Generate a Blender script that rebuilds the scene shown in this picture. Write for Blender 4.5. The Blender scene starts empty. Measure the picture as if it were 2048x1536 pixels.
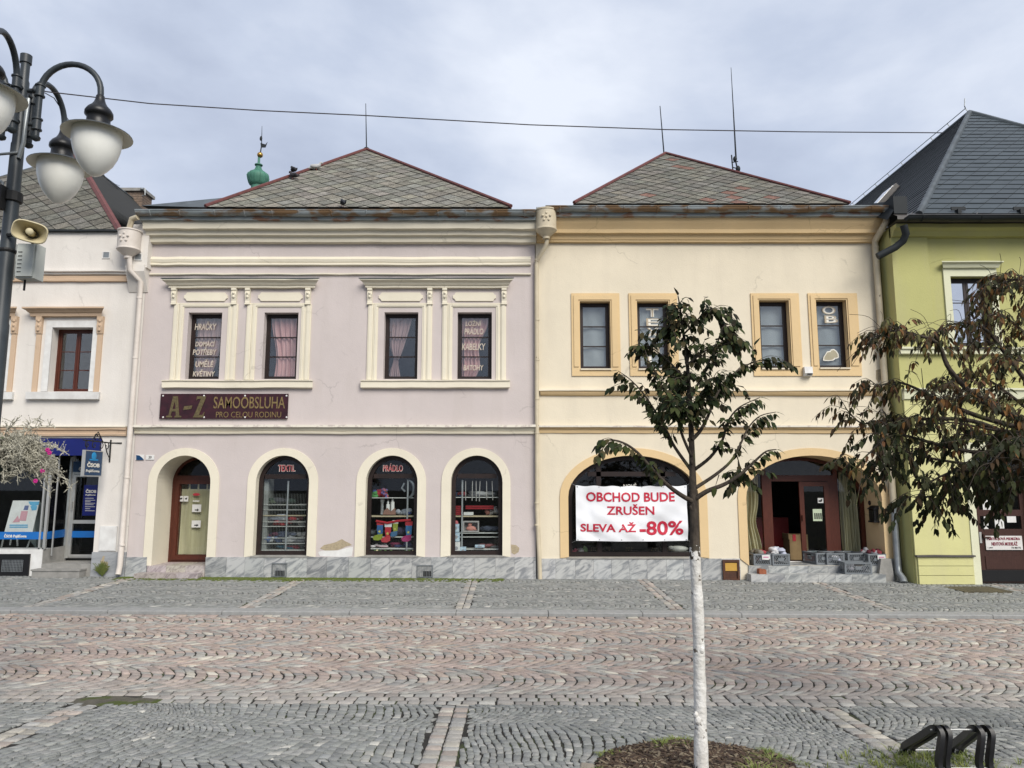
import bpy, math, random
import numpy as np
from mathutils import Vector, Matrix, noise
from mathutils.geometry import tessellate_polygon
random.seed(7)
rng = np.random.default_rng(7)
PI = math.pi
S = bpy.context.scene
C = S.collection

# ------------------------------------------------------------------ camera
FPX, PITCH, EYE = 1480.0, math.radians(7.91), 2.1
cam = bpy.data.objects.new('camera', bpy.data.cameras.new('camera'))
C.objects.link(cam); S.camera = cam
cam.location = (0, 0, EYE); cam.rotation_euler = (PI/2 + PITCH, 0, 0)
cam.data.sensor_width = 36.0; cam.data.lens = FPX/2048*36.0
cam.data.clip_start = 0.05; cam.data.clip_end = 3000

# ------------------------------------------------------------------ sky, sun, exposure
SUN_EL, SUN_AZ = math.radians(40), math.radians(150)     # azimuth clockwise from +Y
w = bpy.data.worlds.new('World'); S.world = w; w.use_nodes = True
nt = w.node_tree; nt.nodes.clear()
def wn(t, **k):
    n = nt.nodes.new(t)
    for a, b in k.items(): setattr(n, a, b)
    return n
sky = wn('ShaderNodeTexSky', sky_type='NISHITA', sun_disc=False, sun_elevation=SUN_EL, sun_rotation=SUN_AZ)
tc = wn('ShaderNodeTexCoord')
mp = wn('ShaderNodeMapping'); mp.inputs['Scale'].default_value = (1.0, 1.0, 1.9)
mp.inputs['Location'].default_value = (3.3, 1.2, 0.4)
nz = wn('ShaderNodeTexNoise'); nz.inputs['Scale'].default_value = 1.9; nz.inputs['Detail'].default_value = 7; nz.inputs['Roughness'].default_value = .52
nz.inputs['Distortion'].default_value = .15
cr = wn('ShaderNodeValToRGB')
cr.color_ramp.elements[0].position = .34; cr.color_ramp.elements[0].color = (2.3, 2.65, 3.5, 1)
cr.color_ramp.elements[1].position = .66; cr.color_ramp.elements[1].color = (4.9, 5.2, 5.8, 1)
e = cr.color_ramp.elements.new(.5); e.color = (3.35, 3.75, 4.6, 1)
nz2 = wn('ShaderNodeTexNoise'); nz2.inputs['Scale'].default_value = 1.1; nz2.inputs['Detail'].default_value = 5
cr2 = wn('ShaderNodeValToRGB'); cr2.color_ramp.elements[0].position = .4; cr2.color_ramp.elements[1].position = .62
cr2.color_ramp.elements[0].color = (.93,.93,.93,1); cr2.color_ramp.elements[1].color = (1,1,1,1)
mx = wn('ShaderNodeMixRGB')
bg = wn('ShaderNodeBackground'); bg.inputs['Strength'].default_value = .1
out = wn('ShaderNodeOutputWorld')
L = nt.links.new
L(tc.outputs['Generated'], mp.inputs['Vector']); L(mp.outputs['Vector'], nz.inputs['Vector']); L(mp.outputs['Vector'], nz2.inputs['Vector'])
L(nz.outputs['Fac'], cr.inputs['Fac']); L(nz2.outputs['Fac'], cr2.inputs['Fac'])
L(cr2.outputs['Color'], mx.inputs['Fac']); L(sky.outputs['Color'], mx.inputs['Color1']); L(cr.outputs['Color'], mx.inputs['Color2'])
L(mx.outputs['Color'], bg.inputs['Color']); L(bg.outputs['Background'], out.inputs['Surface'])
sun = bpy.data.objects.new('sun', bpy.data.lights.new('sun', 'SUN')); C.objects.link(sun)
sun.data.energy = 2.4; sun.data.angle = math.radians(34); sun.data.color = (1, .95, .87)
sd = Vector((math.sin(SUN_AZ)*math.cos(SUN_EL), math.cos(SUN_AZ)*math.cos(SUN_EL), math.sin(SUN_EL)))
sun.rotation_euler = sd.to_track_quat('Z', 'Y').to_euler(); sun.location = (20, -20, 30)
S.view_settings.view_transform = 'Standard'; S.view_settings.look = 'None'
S.view_settings.gamma = 1.0; S.view_settings.exposure = 0.83
S.cycles.max_bounces = 8; S.cycles.transparent_max_bounces = 12

# ------------------------------------------------------------------ helpers
def at(px, py, Y):
    """point of the plane y=Y seen at photo pixel px,py -> (x, z)"""
    dy = 768-py
    Yd = FPX*math.cos(PITCH) - dy*math.sin(PITCH); Zd = FPX*math.sin(PITCH) + dy*math.cos(PITCH)
    t = Y/Yd
    return ((px-1024)*t, EYE + Zd*t)
def at3(px, py, Y):
    x, z = at(px, py, Y); return Vector((x, Y, z))
def zz(py, Y): return at(1024, py, Y)[1]
def xx(px, py, Y): return at(px, py, Y)[0]

class MB:
    def __init__(s): s.v = []; s.f = []; s.mi = []; s.col = None; s.cur = 0; s.tint = []
    def add(s, vs, fs):
        b = len(s.v); s.v += [tuple(p) for p in vs]
        for q in fs: s.f.append(tuple(i+b for i in q)); s.mi.append(s.cur)
    def box(s, x0, x1, y0, y1, z0, z1):
        s.add([(x0,y0,z0),(x1,y0,z0),(x1,y1,z0),(x0,y1,z0),(x0,y0,z1),(x1,y0,z1),(x1,y1,z1),(x0,y1,z1)],
              [(0,3,2,1),(4,5,6,7),(0,1,5,4),(1,2,6,5),(2,3,7,6),(3,0,4,7)])
    def obox(s, c, ax, ay, az, hx, hy, hz):
        c = Vector(c); vs = []
        for k in (-1, 1):
            for (i, j) in ((-1,-1),(1,-1),(1,1),(-1,1)): vs.append(c + ax*(i*hx) + ay*(j*hy) + az*(k*hz))
        s.add(vs, [(0,3,2,1),(4,5,6,7),(0,1,5,4),(1,2,6,5),(2,3,7,6),(3,0,4,7)])
    def poly(s, pts):
        s.add(pts, [tuple(range(len(pts)))])
    def prism(s, pts, y0, y1, holes=()):
        """polygon in XZ (with holes) extruded from y0 (front) to y1"""
        loops = [list(pts)] + [list(h) for h in holes]
        flat = [p for l in loops for p in l]; n = len(flat)
        tris = tessellate_polygon([[Vector((p[0], p[1], 0)) for p in l] for l in loops])
        vs = [(p[0], y0, p[1]) for p in flat] + [(p[0], y1, p[1]) for p in flat]
        fs = [tuple(t) for t in tris] + [tuple(i+n for i in reversed(t)) for t in tris]
        b = 0
        for l in loops:
            k = len(l)
            for i in range(k): j = (i+1) % k; fs.append((b+i, b+j, b+j+n, b+i+n))
            b += k
        s.add(vs, fs)
    def sheet(s, pts, y, holes=()):
        loops = [list(pts)] + [list(h) for h in holes]
        flat = [p for l in loops for p in l]
        tris = tessellate_polygon([[Vector((p[0], p[1], 0)) for p in l] for l in loops])
        s.add([(p[0], y, p[1]) for p in flat], [tuple(t) for t in tris])
    def prof_x(s, prof, x0, x1, m0=0, m1=0):
        """closed (y,z) profile extruded along x; m0/m1 = how far the ends splay with how proud the profile is (mitre)"""
        n = len(prof); ym = max(p[0] for p in prof); K_ = max(1, int(abs(x1-x0)/.35)); vs = []; fs = []
        for k in range(K_+1):           # hand-run mouldings are never quite straight
            wy, wz = (random.gauss(0, .0028), random.gauss(0, .0034)) if K_ > 2 else (0, 0)
            for p in prof:
                xa, xb = x0 - m0*(ym-p[0]), x1 + m1*(ym-p[0]); vs.append((xa+(xb-xa)*k/K_, p[0] + (wy if p[0] < ym-1e-6 else 0), p[1]+wz))
        for k in range(K_): fs += [(k*n+i, k*n+(i+1) % n, (k+1)*n+(i+1) % n, (k+1)*n+i) for i in range(n)]
        for off, rev in ((0, False), (n*K_, True)):
            t = tessellate_polygon([[Vector((p[0], p[1], 0)) for p in prof]])
            fs += [tuple(i+off for i in (reversed(q) if rev else q)) for q in t]
        s.add(vs, fs)
    def tube(s, pts, rad, seg=8, cap=True):
        pts = [Vector(p) for p in pts]
        if not hasattr(rad, '__len__'): rad = [rad]*len(pts)
        n = len(pts); rings = []; up = None
        for i, p in enumerate(pts):
            d = (pts[min(i+1, n-1)] - pts[max(i-1, 0)])
            if d.length < 1e-9: d = Vector((0,0,1))
            d.normalize()
            if up is None: up = d.orthogonal().normalized()
            up = (up - d*up.dot(d))
            if up.length < 1e-6: up = d.orthogonal()
            up.normalize(); sd_ = d.cross(up)
            rings.append([p + (up*math.cos(a) + sd_*math.sin(a))*rad[i] for a in (2*PI*k/seg for k in range(seg))])
        vs = [q for r in rings for q in r]; fs = []
        for i in range(n-1):
            for k in range(seg):
                j = (k+1) % seg; fs.append((i*seg+k, i*seg+j, (i+1)*seg+j, (i+1)*seg+k))
        if cap: fs.append(tuple(reversed(range(seg)))); fs.append(tuple((n-1)*seg+k for k in range(seg)))
        s.add(vs, fs)
    def lathe(s, prof, c, seg=20, close=True):
        """(r,z) profile turned about the vertical through c"""
        n = len(prof); vs = []
        for r, z in prof:
            for k in range(seg):
                a = 2*PI*k/seg; vs.append((c[0]+r*math.cos(a), c[1]+r*math.sin(a), c[2]+z))
        fs = []
        for i in range(n-1):
            for k in range(seg): j = (k+1) % seg; fs.append((i*seg+k, i*seg+j, (i+1)*seg+j, (i+1)*seg+k))
        if close: fs.append(tuple(reversed(range(seg)))); fs.append(tuple((n-1)*seg+k for k in range(seg)))
        s.add(vs, fs)
    def ball(s, c, rx, ry, rz, seg=12, rings=8, jit=0):
        vs = [(c[0], c[1], c[2]-rz)]
        for i in range(1, rings):
            t = PI*i/rings
            for k in range(seg):
                a = 2*PI*k/seg; q = 1 + (random.uniform(-jit, jit) if jit else 0)
                vs.append((c[0]+rx*q*math.sin(t)*math.cos(a), c[1]+ry*q*math.sin(t)*math.sin(a), c[2]-rz*q*math.cos(t)))
        vs.append((c[0], c[1], c[2]+rz)); fs = []
        for k in range(seg): fs.append((0, 1+(k+1) % seg, 1+k))
        for i in range(rings-2):
            for k in range(seg): j = (k+1) % seg; b = 1+i*seg; fs.append((b+k, b+j, b+seg+j, b+seg+k))
        b = 1+(rings-2)*seg
        for k in range(seg): fs.append((b+k, b+(k+1) % seg, len(vs)-1))
        s.add(vs, fs)

ORG = {}
def mesh_of(name, mb, mats, org=(0,0,0), smooth=None, tint=None, fix=True):
    me = bpy.data.meshes.new(name)
    me.from_pydata([(p[0]-org[0], p[1]-org[1], p[2]-org[2]) for p in mb.v], [], mb.f)
    if not isinstance(mats, (list, tuple)): mats = [mats]
    for m in mats: me.materials.append(m)
    if len(mats) > 1: me.polygons.foreach_set('material_index', mb.mi)
    if tint is not None:
        a = me.attributes.new('tint', 'FLOAT_COLOR', 'FACE')
        a.data.foreach_set('color', np.asarray([(t[0], t[1], t[2], 1) for t in tint], dtype=np.float32).ravel())
    if fix:
        import bmesh
        bm = bmesh.new(); bm.from_mesh(me); bmesh.ops.recalc_face_normals(bm, faces=bm.faces); bm.to_mesh(me); bm.free()
    if smooth is not None:
        me.shade_smooth(); me.set_sharp_from_angle(angle=math.radians(smooth))
    me.update()
    return me
def part(name, mb, mats, parent, label=None, **k):
    org = ORG[parent.name]
    o = bpy.data.objects.new(name, mesh_of(name, mb, mats, org, **k)); C.objects.link(o)
    o.parent = parent; ORG[o.name] = org
    if label: o['label'] = label
    return o
def thing(name, loc, label, cat, group=None):
    o = bpy.data.objects.new(name, None); C.objects.link(o); o.location = loc
    o.empty_display_size = .2
    o['label'] = label; o['category'] = cat
    if group: o['group'] = group
    ORG[o.name] = tuple(loc); return o
def solo(name, mb, mats, label, cat, group=None, kind=None, **k):
    v = np.array(mb.v); org = ((v[:,0].min()+v[:,0].max())/2, (v[:,1].min()+v[:,1].max())/2, v[:,2].min())
    o = bpy.data.objects.new(name, mesh_of(name, mb, mats, org, **k)); C.objects.link(o); o.location = org
    ORG[o.name] = org
    if label: o['label'] = label
    if cat: o['category'] = cat
    if group: o['group'] = group
    if kind: o['kind'] = kind
    return o
def structure(name, mb, mats, **k):
    return solo(name, mb, mats, None, None, kind='structure', **k)
def copy_thing(src, loc, rotz=0, label=None, scale=None):
    c = src.copy(); C.objects.link(c); c.location = loc; c.rotation_euler = (0, 0, rotz)
    if scale: c.scale = (scale,)*3
    if label: c['label'] = label
    for ch in list(src.children):
        d = ch.copy(); C.objects.link(d); d.parent = c
        for g in list(ch.children):
            h = g.copy(); C.objects.link(h); h.parent = d
    return c
def text_mb(mb, txt, x0, x1, z0, z1, y, depth=.004, bold=0.0, shear=0.0):
    """lettering fitted to the rectangle x0..x1, z0..z1 standing at y and facing -y"""
    cu = bpy.data.curves.new('lettering', 'FONT'); cu.body = txt; cu.size = 1; cu.offset = bold; cu.shear = shear
    cu.resolution_u = 3; cu.extrude = .5
    o = bpy.data.objects.new('lettering', cu); C.objects.link(o)
    dg = bpy.context.evaluated_depsgraph_get(); me = bpy.data.meshes.new_from_object(o.evaluated_get(dg))
    v = np.array([p.co[:] for p in me.vertices]); lo = v.min(0); hi = v.max(0)
    q = [(x0+(p[0]-lo[0])/(hi[0]-lo[0])*(x1-x0), y - depth*(p[2]+.5), z0+(p[1]-lo[1])/(hi[1]-lo[1])*(z1-z0)) for p in v]
    mb.add(q, [tuple(p.vertices) for p in me.polygons])
    bpy.data.objects.remove(o); bpy.data.meshes.remove(me); bpy.data.curves.remove(cu)
def arch_pts(x0, x1, z0, zs, rise, n=20):
    """outline of an arched opening: bottom z0, springing zs, rise above it"""
    cx = (x0+x1)/2; a = (x1-x0)/2
    p = [(x0, z0)]
    for i in range(n+1):
        t = PI - PI*i/n; p.append((cx+a*math.cos(t), zs+rise*math.sin(t)))
    p.append((x1, z0)); return p
def rect(x0, x1, z0, z1): return [(x0,z0),(x0,z1),(x1,z1),(x1,z0)]
def arch_cap(x0, x1, zs, rise, ins, z0, n=18):
    """the part of an arched outline (shrunk by ins) above the level z0"""
    cx = (x0+x1)/2; a = (x1-x0)/2-ins; r_ = rise-ins
    if z0 <= zs: return arch_pts(x0+ins, x1-ins, z0, zs, r_, n)
    t0 = math.asin((z0-zs)/r_); return [(cx+a*math.cos(t), zs+r_*math.sin(t)) for t in (PI-t0-(PI-2*t0)*i/n for i in range(n+1))]
def clip(poly, a, b):
    """keep the part of a 2-D polygon to the left of a->b"""
    o = []; n = len(poly)
    def sidef(p): return (b[0]-a[0])*(p[1]-a[1]) - (b[1]-a[1])*(p[0]-a[0])
    for i in range(n):
        p, q = poly[i], poly[(i+1) % n]; sp, sq = sidef(p), sidef(q)
        if sp >= 0: o.append(p)
        if sp*sq < 0: t = sp/(sp-sq); o.append((p[0]+(q[0]-p[0])*t, p[1]+(q[1]-p[1])*t))
    return o

# ------------------------------------------------------------------ materials
def NT(m):
    m.use_nodes = True; t = m.node_tree; t.nodes.clear()
    o = t.nodes.new('ShaderNodeOutputMaterial'); b = t.nodes.new('ShaderNodeBsdfPrincipled')
    t.links.new(b.outputs[0], o.inputs[0]); return t, b
def mat(name, c, c2=None, rough=.8, scale=4, lo=.35, hi=.7, bump=.0, bscale=60, metal=0, spec=.35, stretch=(1,1,1), c3=None, s3=20, lo3=.6, hi3=.7, detail=6, tint=False, coat=0):
    """two-tone noise colour, an optional third spotted colour, noise bump"""
    m = bpy.data.materials.new(name); t, b = NT(m); N = t.nodes.new; K = t.links.new
    b.inputs['Roughness'].default_value = rough; b.inputs['Metallic'].default_value = metal
    b.inputs['Specular IOR Level'].default_value = spec
    if coat: b.inputs['Coat Weight'].default_value = coat; b.inputs['Coat Roughness'].default_value = .15
    if c2 is None: c2 = tuple(x*.86 for x in c)
    tcn = N('ShaderNodeTexCoord'); mpn = N('ShaderNodeMapping'); mpn.inputs['Scale'].default_value = stretch
    K(tcn.outputs['Object'], mpn.inputs['Vector'])
    n = N('ShaderNodeTexNoise'); n.inputs['Scale'].default_value = scale; n.inputs['Detail'].default_value = detail; n.inputs['Roughness'].default_value = .6
    K(mpn.outputs['Vector'], n.inputs['Vector'])
    r = N('ShaderNodeValToRGB'); r.color_ramp.elements[0].position = lo; r.color_ramp.elements[1].position = hi
    r.color_ramp.elements[0].color = (*c2, 1); r.color_ramp.elements[1].color = (*c, 1)
    K(n.outputs['Fac'], r.inputs['Fac']); col = r.outputs['Color']
    if c3 is not None:
        n3 = N('ShaderNodeTexNoise'); n3.inputs['Scale'].default_value = s3; n3.inputs['Detail'].default_value = 5
        K(mpn.outputs['Vector'], n3.inputs['Vector'])
        r3 = N('ShaderNodeValToRGB'); r3.color_ramp.elements[0].position = lo3; r3.color_ramp.elements[1].position = hi3
        K(n3.outputs['Fac'], r3.inputs['Fac'])
        x = N('ShaderNodeMixRGB'); K(r3.outputs['Color'], x.inputs['Fac']); K(col, x.inputs['Color1']); x.inputs['Color2'].default_value = (*c3, 1)
        col = x.outputs['Color']
    if tint:
        a = N('ShaderNodeAttribute'); a.attribute_name = 'tint'
        x = N('ShaderNodeMixRGB'); x.blend_type = 'MULTIPLY'; x.inputs['Fac'].default_value = 1
        K(col, x.inputs['Color1']); K(a.outputs['Color'], x.inputs['Color2']); col = x.outputs['Color']
    K(col, b.inputs['Base Color'])
    if bump:
        nb = N('ShaderNodeTexNoise'); nb.inputs['Scale'].default_value = bscale; nb.inputs['Detail'].default_value = 5
        K(mpn.outputs['Vector'], nb.inputs['Vector'])
        bp = N('ShaderNodeBump'); bp.inputs['Strength'].default_value = bump; bp.inputs['Distance'].default_value = .02
        K(nb.outputs['Fac'], bp.inputs['Height']); K(bp.outputs['Normal'], b.inputs['Normal'])
    return m
def stucco(name, c, dirt=(.33,.29,.25), amt=.58):
    """painted render: cloudy tone, faint vertical run marks, small scuffs, trowel bump"""
    m = bpy.data.materials.new(name); t, b = NT(m); N = t.nodes.new; K = t.links.new
    b.inputs['Roughness'].default_value = .92; b.inputs['Specular IOR Level'].default_value = .2
    tcn = N('ShaderNodeTexCoord')
    def nzt(sc, st, det=6):
        mpn = N('ShaderNodeMapping'); mpn.inputs['Scale'].default_value = st; K(tcn.outputs['Object'], mpn.inputs['Vector'])
        n = N('ShaderNodeTexNoise'); n.inputs['Scale'].default_value = sc; n.inputs['Detail'].default_value = det; n.inputs['Roughness'].default_value = .6
        K(mpn.outputs['Vector'], n.inputs['Vector']); return n
    def ramp(n, a, bb, c0, c1):
        r = N('ShaderNodeValToRGB'); r.color_ramp.elements[0].position = a; r.color_ramp.elements[1].position = bb
        r.color_ramp.elements[0].color = (*c0, 1); r.color_ramp.elements[1].color = (*c1, 1); K(n.outputs['Fac'], r.inputs['Fac']); return r
    base = ramp(nzt(.55, (1,1,1)), .3, .72, tuple(x*.90 for x in c), tuple(min(1, x*1.03) for x in c))
    run = ramp(nzt(2.2, (1,1,.13), 8), .50, .76, (0,0,0), (amt,)*3)
    x = N('ShaderNodeMixRGB'); K(run.outputs['Color'], x.inputs['Fac']); K(base.outputs['Color'], x.inputs['Color1']); x.inputs['Color2'].default_value = (*[a*.6+d*.4 for a, d in zip(c, dirt)], 1)
    sc_ = ramp(nzt(9, (1,1,1), 3), .74, .80, (0,0,0), (.35,)*3)
    y = N('ShaderNodeMixRGB'); K(sc_.outputs['Color'], y.inputs['Fac']); K(x.outputs['Color'], y.inputs['Color1']); y.inputs['Color2'].default_value = (*dirt, 1)
    vd = N('ShaderNodeTexVoronoi'); vd.feature = 'DISTANCE_TO_EDGE'; vd.inputs['Scale'].default_value = .55
    wp = N('ShaderNodeVectorMath'); wp.operation = 'MULTIPLY_ADD'; wp.inputs[1].default_value = (.5,.5,.5); wn2 = nzt(1.8, (1,1,1), 8); K(wn2.outputs['Color'], wp.inputs[0]); K(tcn.outputs['Object'], wp.inputs[2]); K(wp.outputs[0], vd.inputs['Vector'])
    lt = N('ShaderNodeMath'); lt.operation = 'LESS_THAN'; lt.inputs[1].default_value = .006; K(vd.outputs['Distance'], lt.inputs[0])
    mk = ramp(nzt(.8, (1,1,1), 3), .52, .58, (0,0,0), (.32,)*3); mm_ = N('ShaderNodeMath'); mm_.operation = 'MULTIPLY'; K(lt.outputs[0], mm_.inputs[0]); K(mk.outputs['Color'], mm_.inputs[1])
    ck = N('ShaderNodeMixRGB'); K(mm_.outputs[0], ck.inputs['Fac']); K(y.outputs['Color'], ck.inputs['Color1']); ck.inputs['Color2'].default_value = (*[q*.5 for q in c], 1)
    K(ck.outputs['Color'], b.inputs['Base Color'])
    nb = nzt(38, (1,1,1), 6); nb2 = nzt(2.2, (1,1,1), 3)
    ad = N('ShaderNodeMath'); ad.operation = 'MULTIPLY_ADD'; K(nb2.outputs['Fac'], ad.inputs[0]); ad.inputs[1].default_value = 2.0; K(nb.outputs['Fac'], ad.inputs[2])
    bp = N('ShaderNodeBump'); bp.inputs['Strength'].default_value = .35; bp.inputs['Distance'].default_value = .012
    K(ad.outputs[0], bp.inputs['Height']); K(bp.outputs['Normal'], b.inputs['Normal'])
    return m
def glass_mat(name, tintc=(.86,.9,.9), refl=1.0, wav=.0):
    """thin pane: clear with fresnel reflection"""
    m = bpy.data.materials.new(name); m.use_nodes = True; t = m.node_tree; t.nodes.clear(); N = t.nodes.new; K = t.links.new
    o = N('ShaderNodeOutputMaterial'); tr = N('ShaderNodeBsdfTransparent'); tr.inputs[0].default_value = (*tintc, 1)
    gl = N('ShaderNodeBsdfGlossy'); gl.inputs['Roughness'].default_value = .012
    geo = N('ShaderNodeNewGeometry'); dt = N('ShaderNodeVectorMath'); dt.operation = 'DOT_PRODUCT'; K(geo.outputs['Normal'], dt.inputs[0]); K(geo.outputs['Incoming'], dt.inputs[1])
    ab = N('ShaderNodeMath'); ab.operation = 'ABSOLUTE'; K(dt.outputs['Value'], ab.inputs[0]); om = N('ShaderNodeMath'); om.operation = 'SUBTRACT'; om.inputs[0].default_value = 1; K(ab.outputs[0], om.inputs[1])
    pw = N('ShaderNodeMath'); pw.operation = 'POWER'; pw.inputs[1].default_value = 5; K(om.outputs[0], pw.inputs[0])
    fr = N('ShaderNodeMath'); fr.operation = 'MULTIPLY_ADD'; fr.inputs[1].default_value = .96; fr.inputs[2].default_value = .04; K(pw.outputs[0], fr.inputs[0])
    mu = N('ShaderNodeMath'); mu.operation = 'MULTIPLY'; mu.inputs[1].default_value = refl; mu.use_clamp = True
    ms = N('ShaderNodeMixShader'); K(fr.outputs[0], mu.inputs[0]); K(mu.outputs[0], ms.inputs[0]); K(tr.outputs[0], ms.inputs[1]); K(gl.outputs[0], ms.inputs[2]); K(ms.outputs[0], o.inputs[0])
    if wav:
        tcn = N('ShaderNodeTexCoord'); nn = N('ShaderNodeTexNoise'); nn.inputs['Scale'].default_value = 2.2; K(tcn.outputs['Object'], nn.inputs['Vector'])
        bp = N('ShaderNodeBump'); bp.inputs['Strength'].default_value = wav; bp.inputs['Distance'].default_value = .02
        K(nn.outputs['Fac'], bp.inputs['Height']); K(bp.outputs['Normal'], gl.inputs['Normal']); 
    return m
def marble(name, a, b_, sc=2.2, rot=.5):
    m = bpy.data.materials.new(name); t, b = NT(m); N = t.nodes.new; K = t.links.new
    b.inputs['Roughness'].default_value = .55
    tcn = N('ShaderNodeTexCoord'); at_ = N('ShaderNodeAttribute'); at_.attribute_name = 'tint'
    sh = N('ShaderNodeVectorMath'); sh.operation = 'MULTIPLY_ADD'; sh.inputs[1].default_value = (37, 19, 53)
    K(at_.outputs['Color'], sh.inputs[0]); K(tcn.outputs['Object'], sh.inputs[2])
    mpn = N('ShaderNodeMapping'); mpn.inputs['Rotation'].default_value = (0, rot, 0); K(sh.outputs[0], mpn.inputs['Vector'])
    st = N('ShaderNodeMapping'); st.inputs['Scale'].default_value = (.8, 1, 2.6); K(mpn.outputs['Vector'], st.inputs['Vector'])
    wv = N('ShaderNodeTexNoise'); wv.inputs['Scale'].default_value = sc*1.6; wv.inputs['Distortion'].default_value = 1.6; wv.inputs['Detail'].default_value = 9; wv.inputs['Roughness'].default_value = .62
    K(st.outputs['Vector'], wv.inputs['Vector'])
    r = N('ShaderNodeValToRGB'); r.color_ramp.elements[0].position = .38; r.color_ramp.elements[1].position = .56
    r.color_ramp.elements[0].color = (*b_, 1); r.color_ramp.elements[1].color = (*a, 1); K(wv.outputs['Fac'], r.inputs['Fac'])
    x = N('ShaderNodeMixRGB'); x.blend_type = 'MULTIPLY'; x.inputs['Fac'].default_value = 1
    K(r.outputs['Color'], x.inputs['Color1'])
    h = N('ShaderNodeMixRGB'); h.inputs['Fac'].default_value = .85; h.inputs['Color1'].default_value = (1,1,1,1); K(at_.outputs['Color'], h.inputs['Color2']); K(h.outputs['Color'], x.inputs['Color2'])
    K(x.outputs['Color'], b.inputs['Base Color']); return m

PINK = stucco('lilac_render', (.515,.46,.442)); CREAM = stucco('cream_trim', (.68,.63,.51), amt=.2)
YELL = stucco('pale_yellow_render', (.668,.600,.470), amt=.42); OCHRE = stucco('ochre_trim', (.64,.475,.265), amt=.2)
WHITE = stucco('white_render', (.645,.612,.568)); PEACH = stucco('peach_trim', (.52,.385,.27), amt=.2)
GREEN = stucco('lime_render', (.43,.42,.178)); GREENL = stucco('light_lime_render', (.55,.53,.255)); GREENT = stucco('pale_lime_trim', (.62,.62,.45), amt=.15)
CRTOP = mat('flaking_white_coping', (.62,.58,.50), (.45,.40,.36), scale=7, lo=.4, hi=.5, bump=.2)
BARE = mat('bare_plaster', (.40,.33,.22), (.30,.25,.17), scale=14, bump=.6, bscale=40, rough=.95)
WHITEP = mat('white_paint', (.68,.68,.66), (.55,.54,.52), rough=.6)
DARKWOOD = mat('dark_brown_frame', (.022,.012,.010), (.013,.008,.007), rough=.45, scale=9)
REDWOOD = mat('red_brown_frame', (.085,.022,.012), (.06,.015,.008), rough=.38, scale=6, stretch=(6,6,1))
BROWNW = mat('brown_door_wood', (.055,.024,.018), (.038,.016,.012), rough=.4, scale=6, stretch=(6,6,1))
GLASS = glass_mat('window_glass', (.92,.94,.94), 2.6, .2); SHOPGL = glass_mat('shop_glass', (.93,.95,.95), .7, .0)
SKYGL = glass_mat('mirror_glass', (.4,.42,.45), 24.0, .12)
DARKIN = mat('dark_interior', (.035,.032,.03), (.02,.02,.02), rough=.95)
ROOFT = mat('lichen_shingle', (.185,.178,.155), (.10,.097,.087), rough=.95, scale=7, lo=.35, hi=.62, bump=.5, bscale=30, c3=(.32,.31,.28), s3=34, lo3=.585, hi3=.66, tint=True)
UNDER = mat('dark_underlay', (.03,.03,.028), rough=.95)
SLATE = mat('anthracite_shingle', (.044,.056,.063), (.036,.046,.052), rough=.45, scale=3, tint=True)
SHEET = mat('grey_sheet_metal', (.085,.10,.11), (.05,.058,.062), rough=.5, scale=3, bump=.1)
BRSHEET = mat('brownish_sheet_metal', (.10,.092,.085), (.065,.06,.057), rough=.45, scale=2)
REDR = mat('red_ridge_metal', (.15,.05,.042), (.09,.03,.028), rough=.6, scale=8)
GUTT = mat('rusty_grey_gutter', (.30,.335,.345), (.19,.215,.225), rough=.45, scale=2, c3=(.17,.105,.055), s3=1.9, lo3=.46, hi3=.56, stretch=(1,1,3))
FLASH = mat('rusty_flashing', (.28,.31,.31), (.20,.225,.23), rough=.5, scale=2, c3=(.20,.11,.07), s3=2.3, lo3=.52, hi3=.60, stretch=(1,1,3))
GUTD = mat('anthracite_gutter', (.024,.028,.031), rough=.55, spec=.15)
PIPEW = mat('white_painted_pipe', (.62,.57,.52), (.52,.47,.42), rough=.55, scale=3, bump=.05)
PIPEC = mat('cream_painted_pipe', (.56,.49,.36), (.45,.39,.28), rough=.55, scale=3, c3=(.10,.07,.05), s3=9, lo3=.70, hi3=.74)
PIPEG = mat('galvanised_pipe', (.27,.29,.30), (.19,.205,.21), rough=.4, metal=.5, scale=5)
MARB = marble('grey_marble', (.41,.415,.405), (.19,.20,.21), 1.5); MARBW = marble('pink_striped_marble', (.42,.38,.35), (.24,.205,.2), 3.0, .8)
CONC = mat('grey_stone', (.30,.29,.27), (.21,.205,.19), rough=.9, scale=5, bump=.3)
LAMPM = mat('dark_grey_pole_paint', (.038,.046,.052), (.028,.034,.039), rough=.42, scale=6)
BLACKP = mat('black_paint', (.008,.008,.009), rough=.4)
BLACKF = mat('matt_black_iron', (.012,.012,.012), rough=.6)
# ------------------------------------------------------------------ ground
KN = [(-300,.2),(-10,.2),(2,.12),(6.3,-.10),(8.3,-.20),(13.45,-.15),(13.72,-.085),(17.5,0),(40,.02),(900,.02)]
def gz(x, y):
    for (a, za), (b, zb) in zip(KN, KN[1:]):
        if y <= b: z = za + (zb-za)*(y-a)/(b-a); break
    else: z = KN[-1][1]
    return z - .005*max(-40, min(40, x))
gm = MB(); xs = [-700,-40,-15,0,15,40,700]; ys = [-300,-10,2,5.0,6.3,7.3,8.3,13.45,13.72,17.5,40,900]
gm.add([(x, y, gz(x, y)-.0135) for y in ys for x in xs], [(j*7+i, j*7+i+1, j*7+i+8, j*7+i+7) for j in range(len(ys)-1) for i in range(6)])
structure('ground', gm, mat('joint_soil', (.026,.024,.021), (.014,.013,.011), rough=1, scale=9, bump=.4, c3=(.035,.045,.015), s3=2, lo3=.52, hi3=.6))

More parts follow.
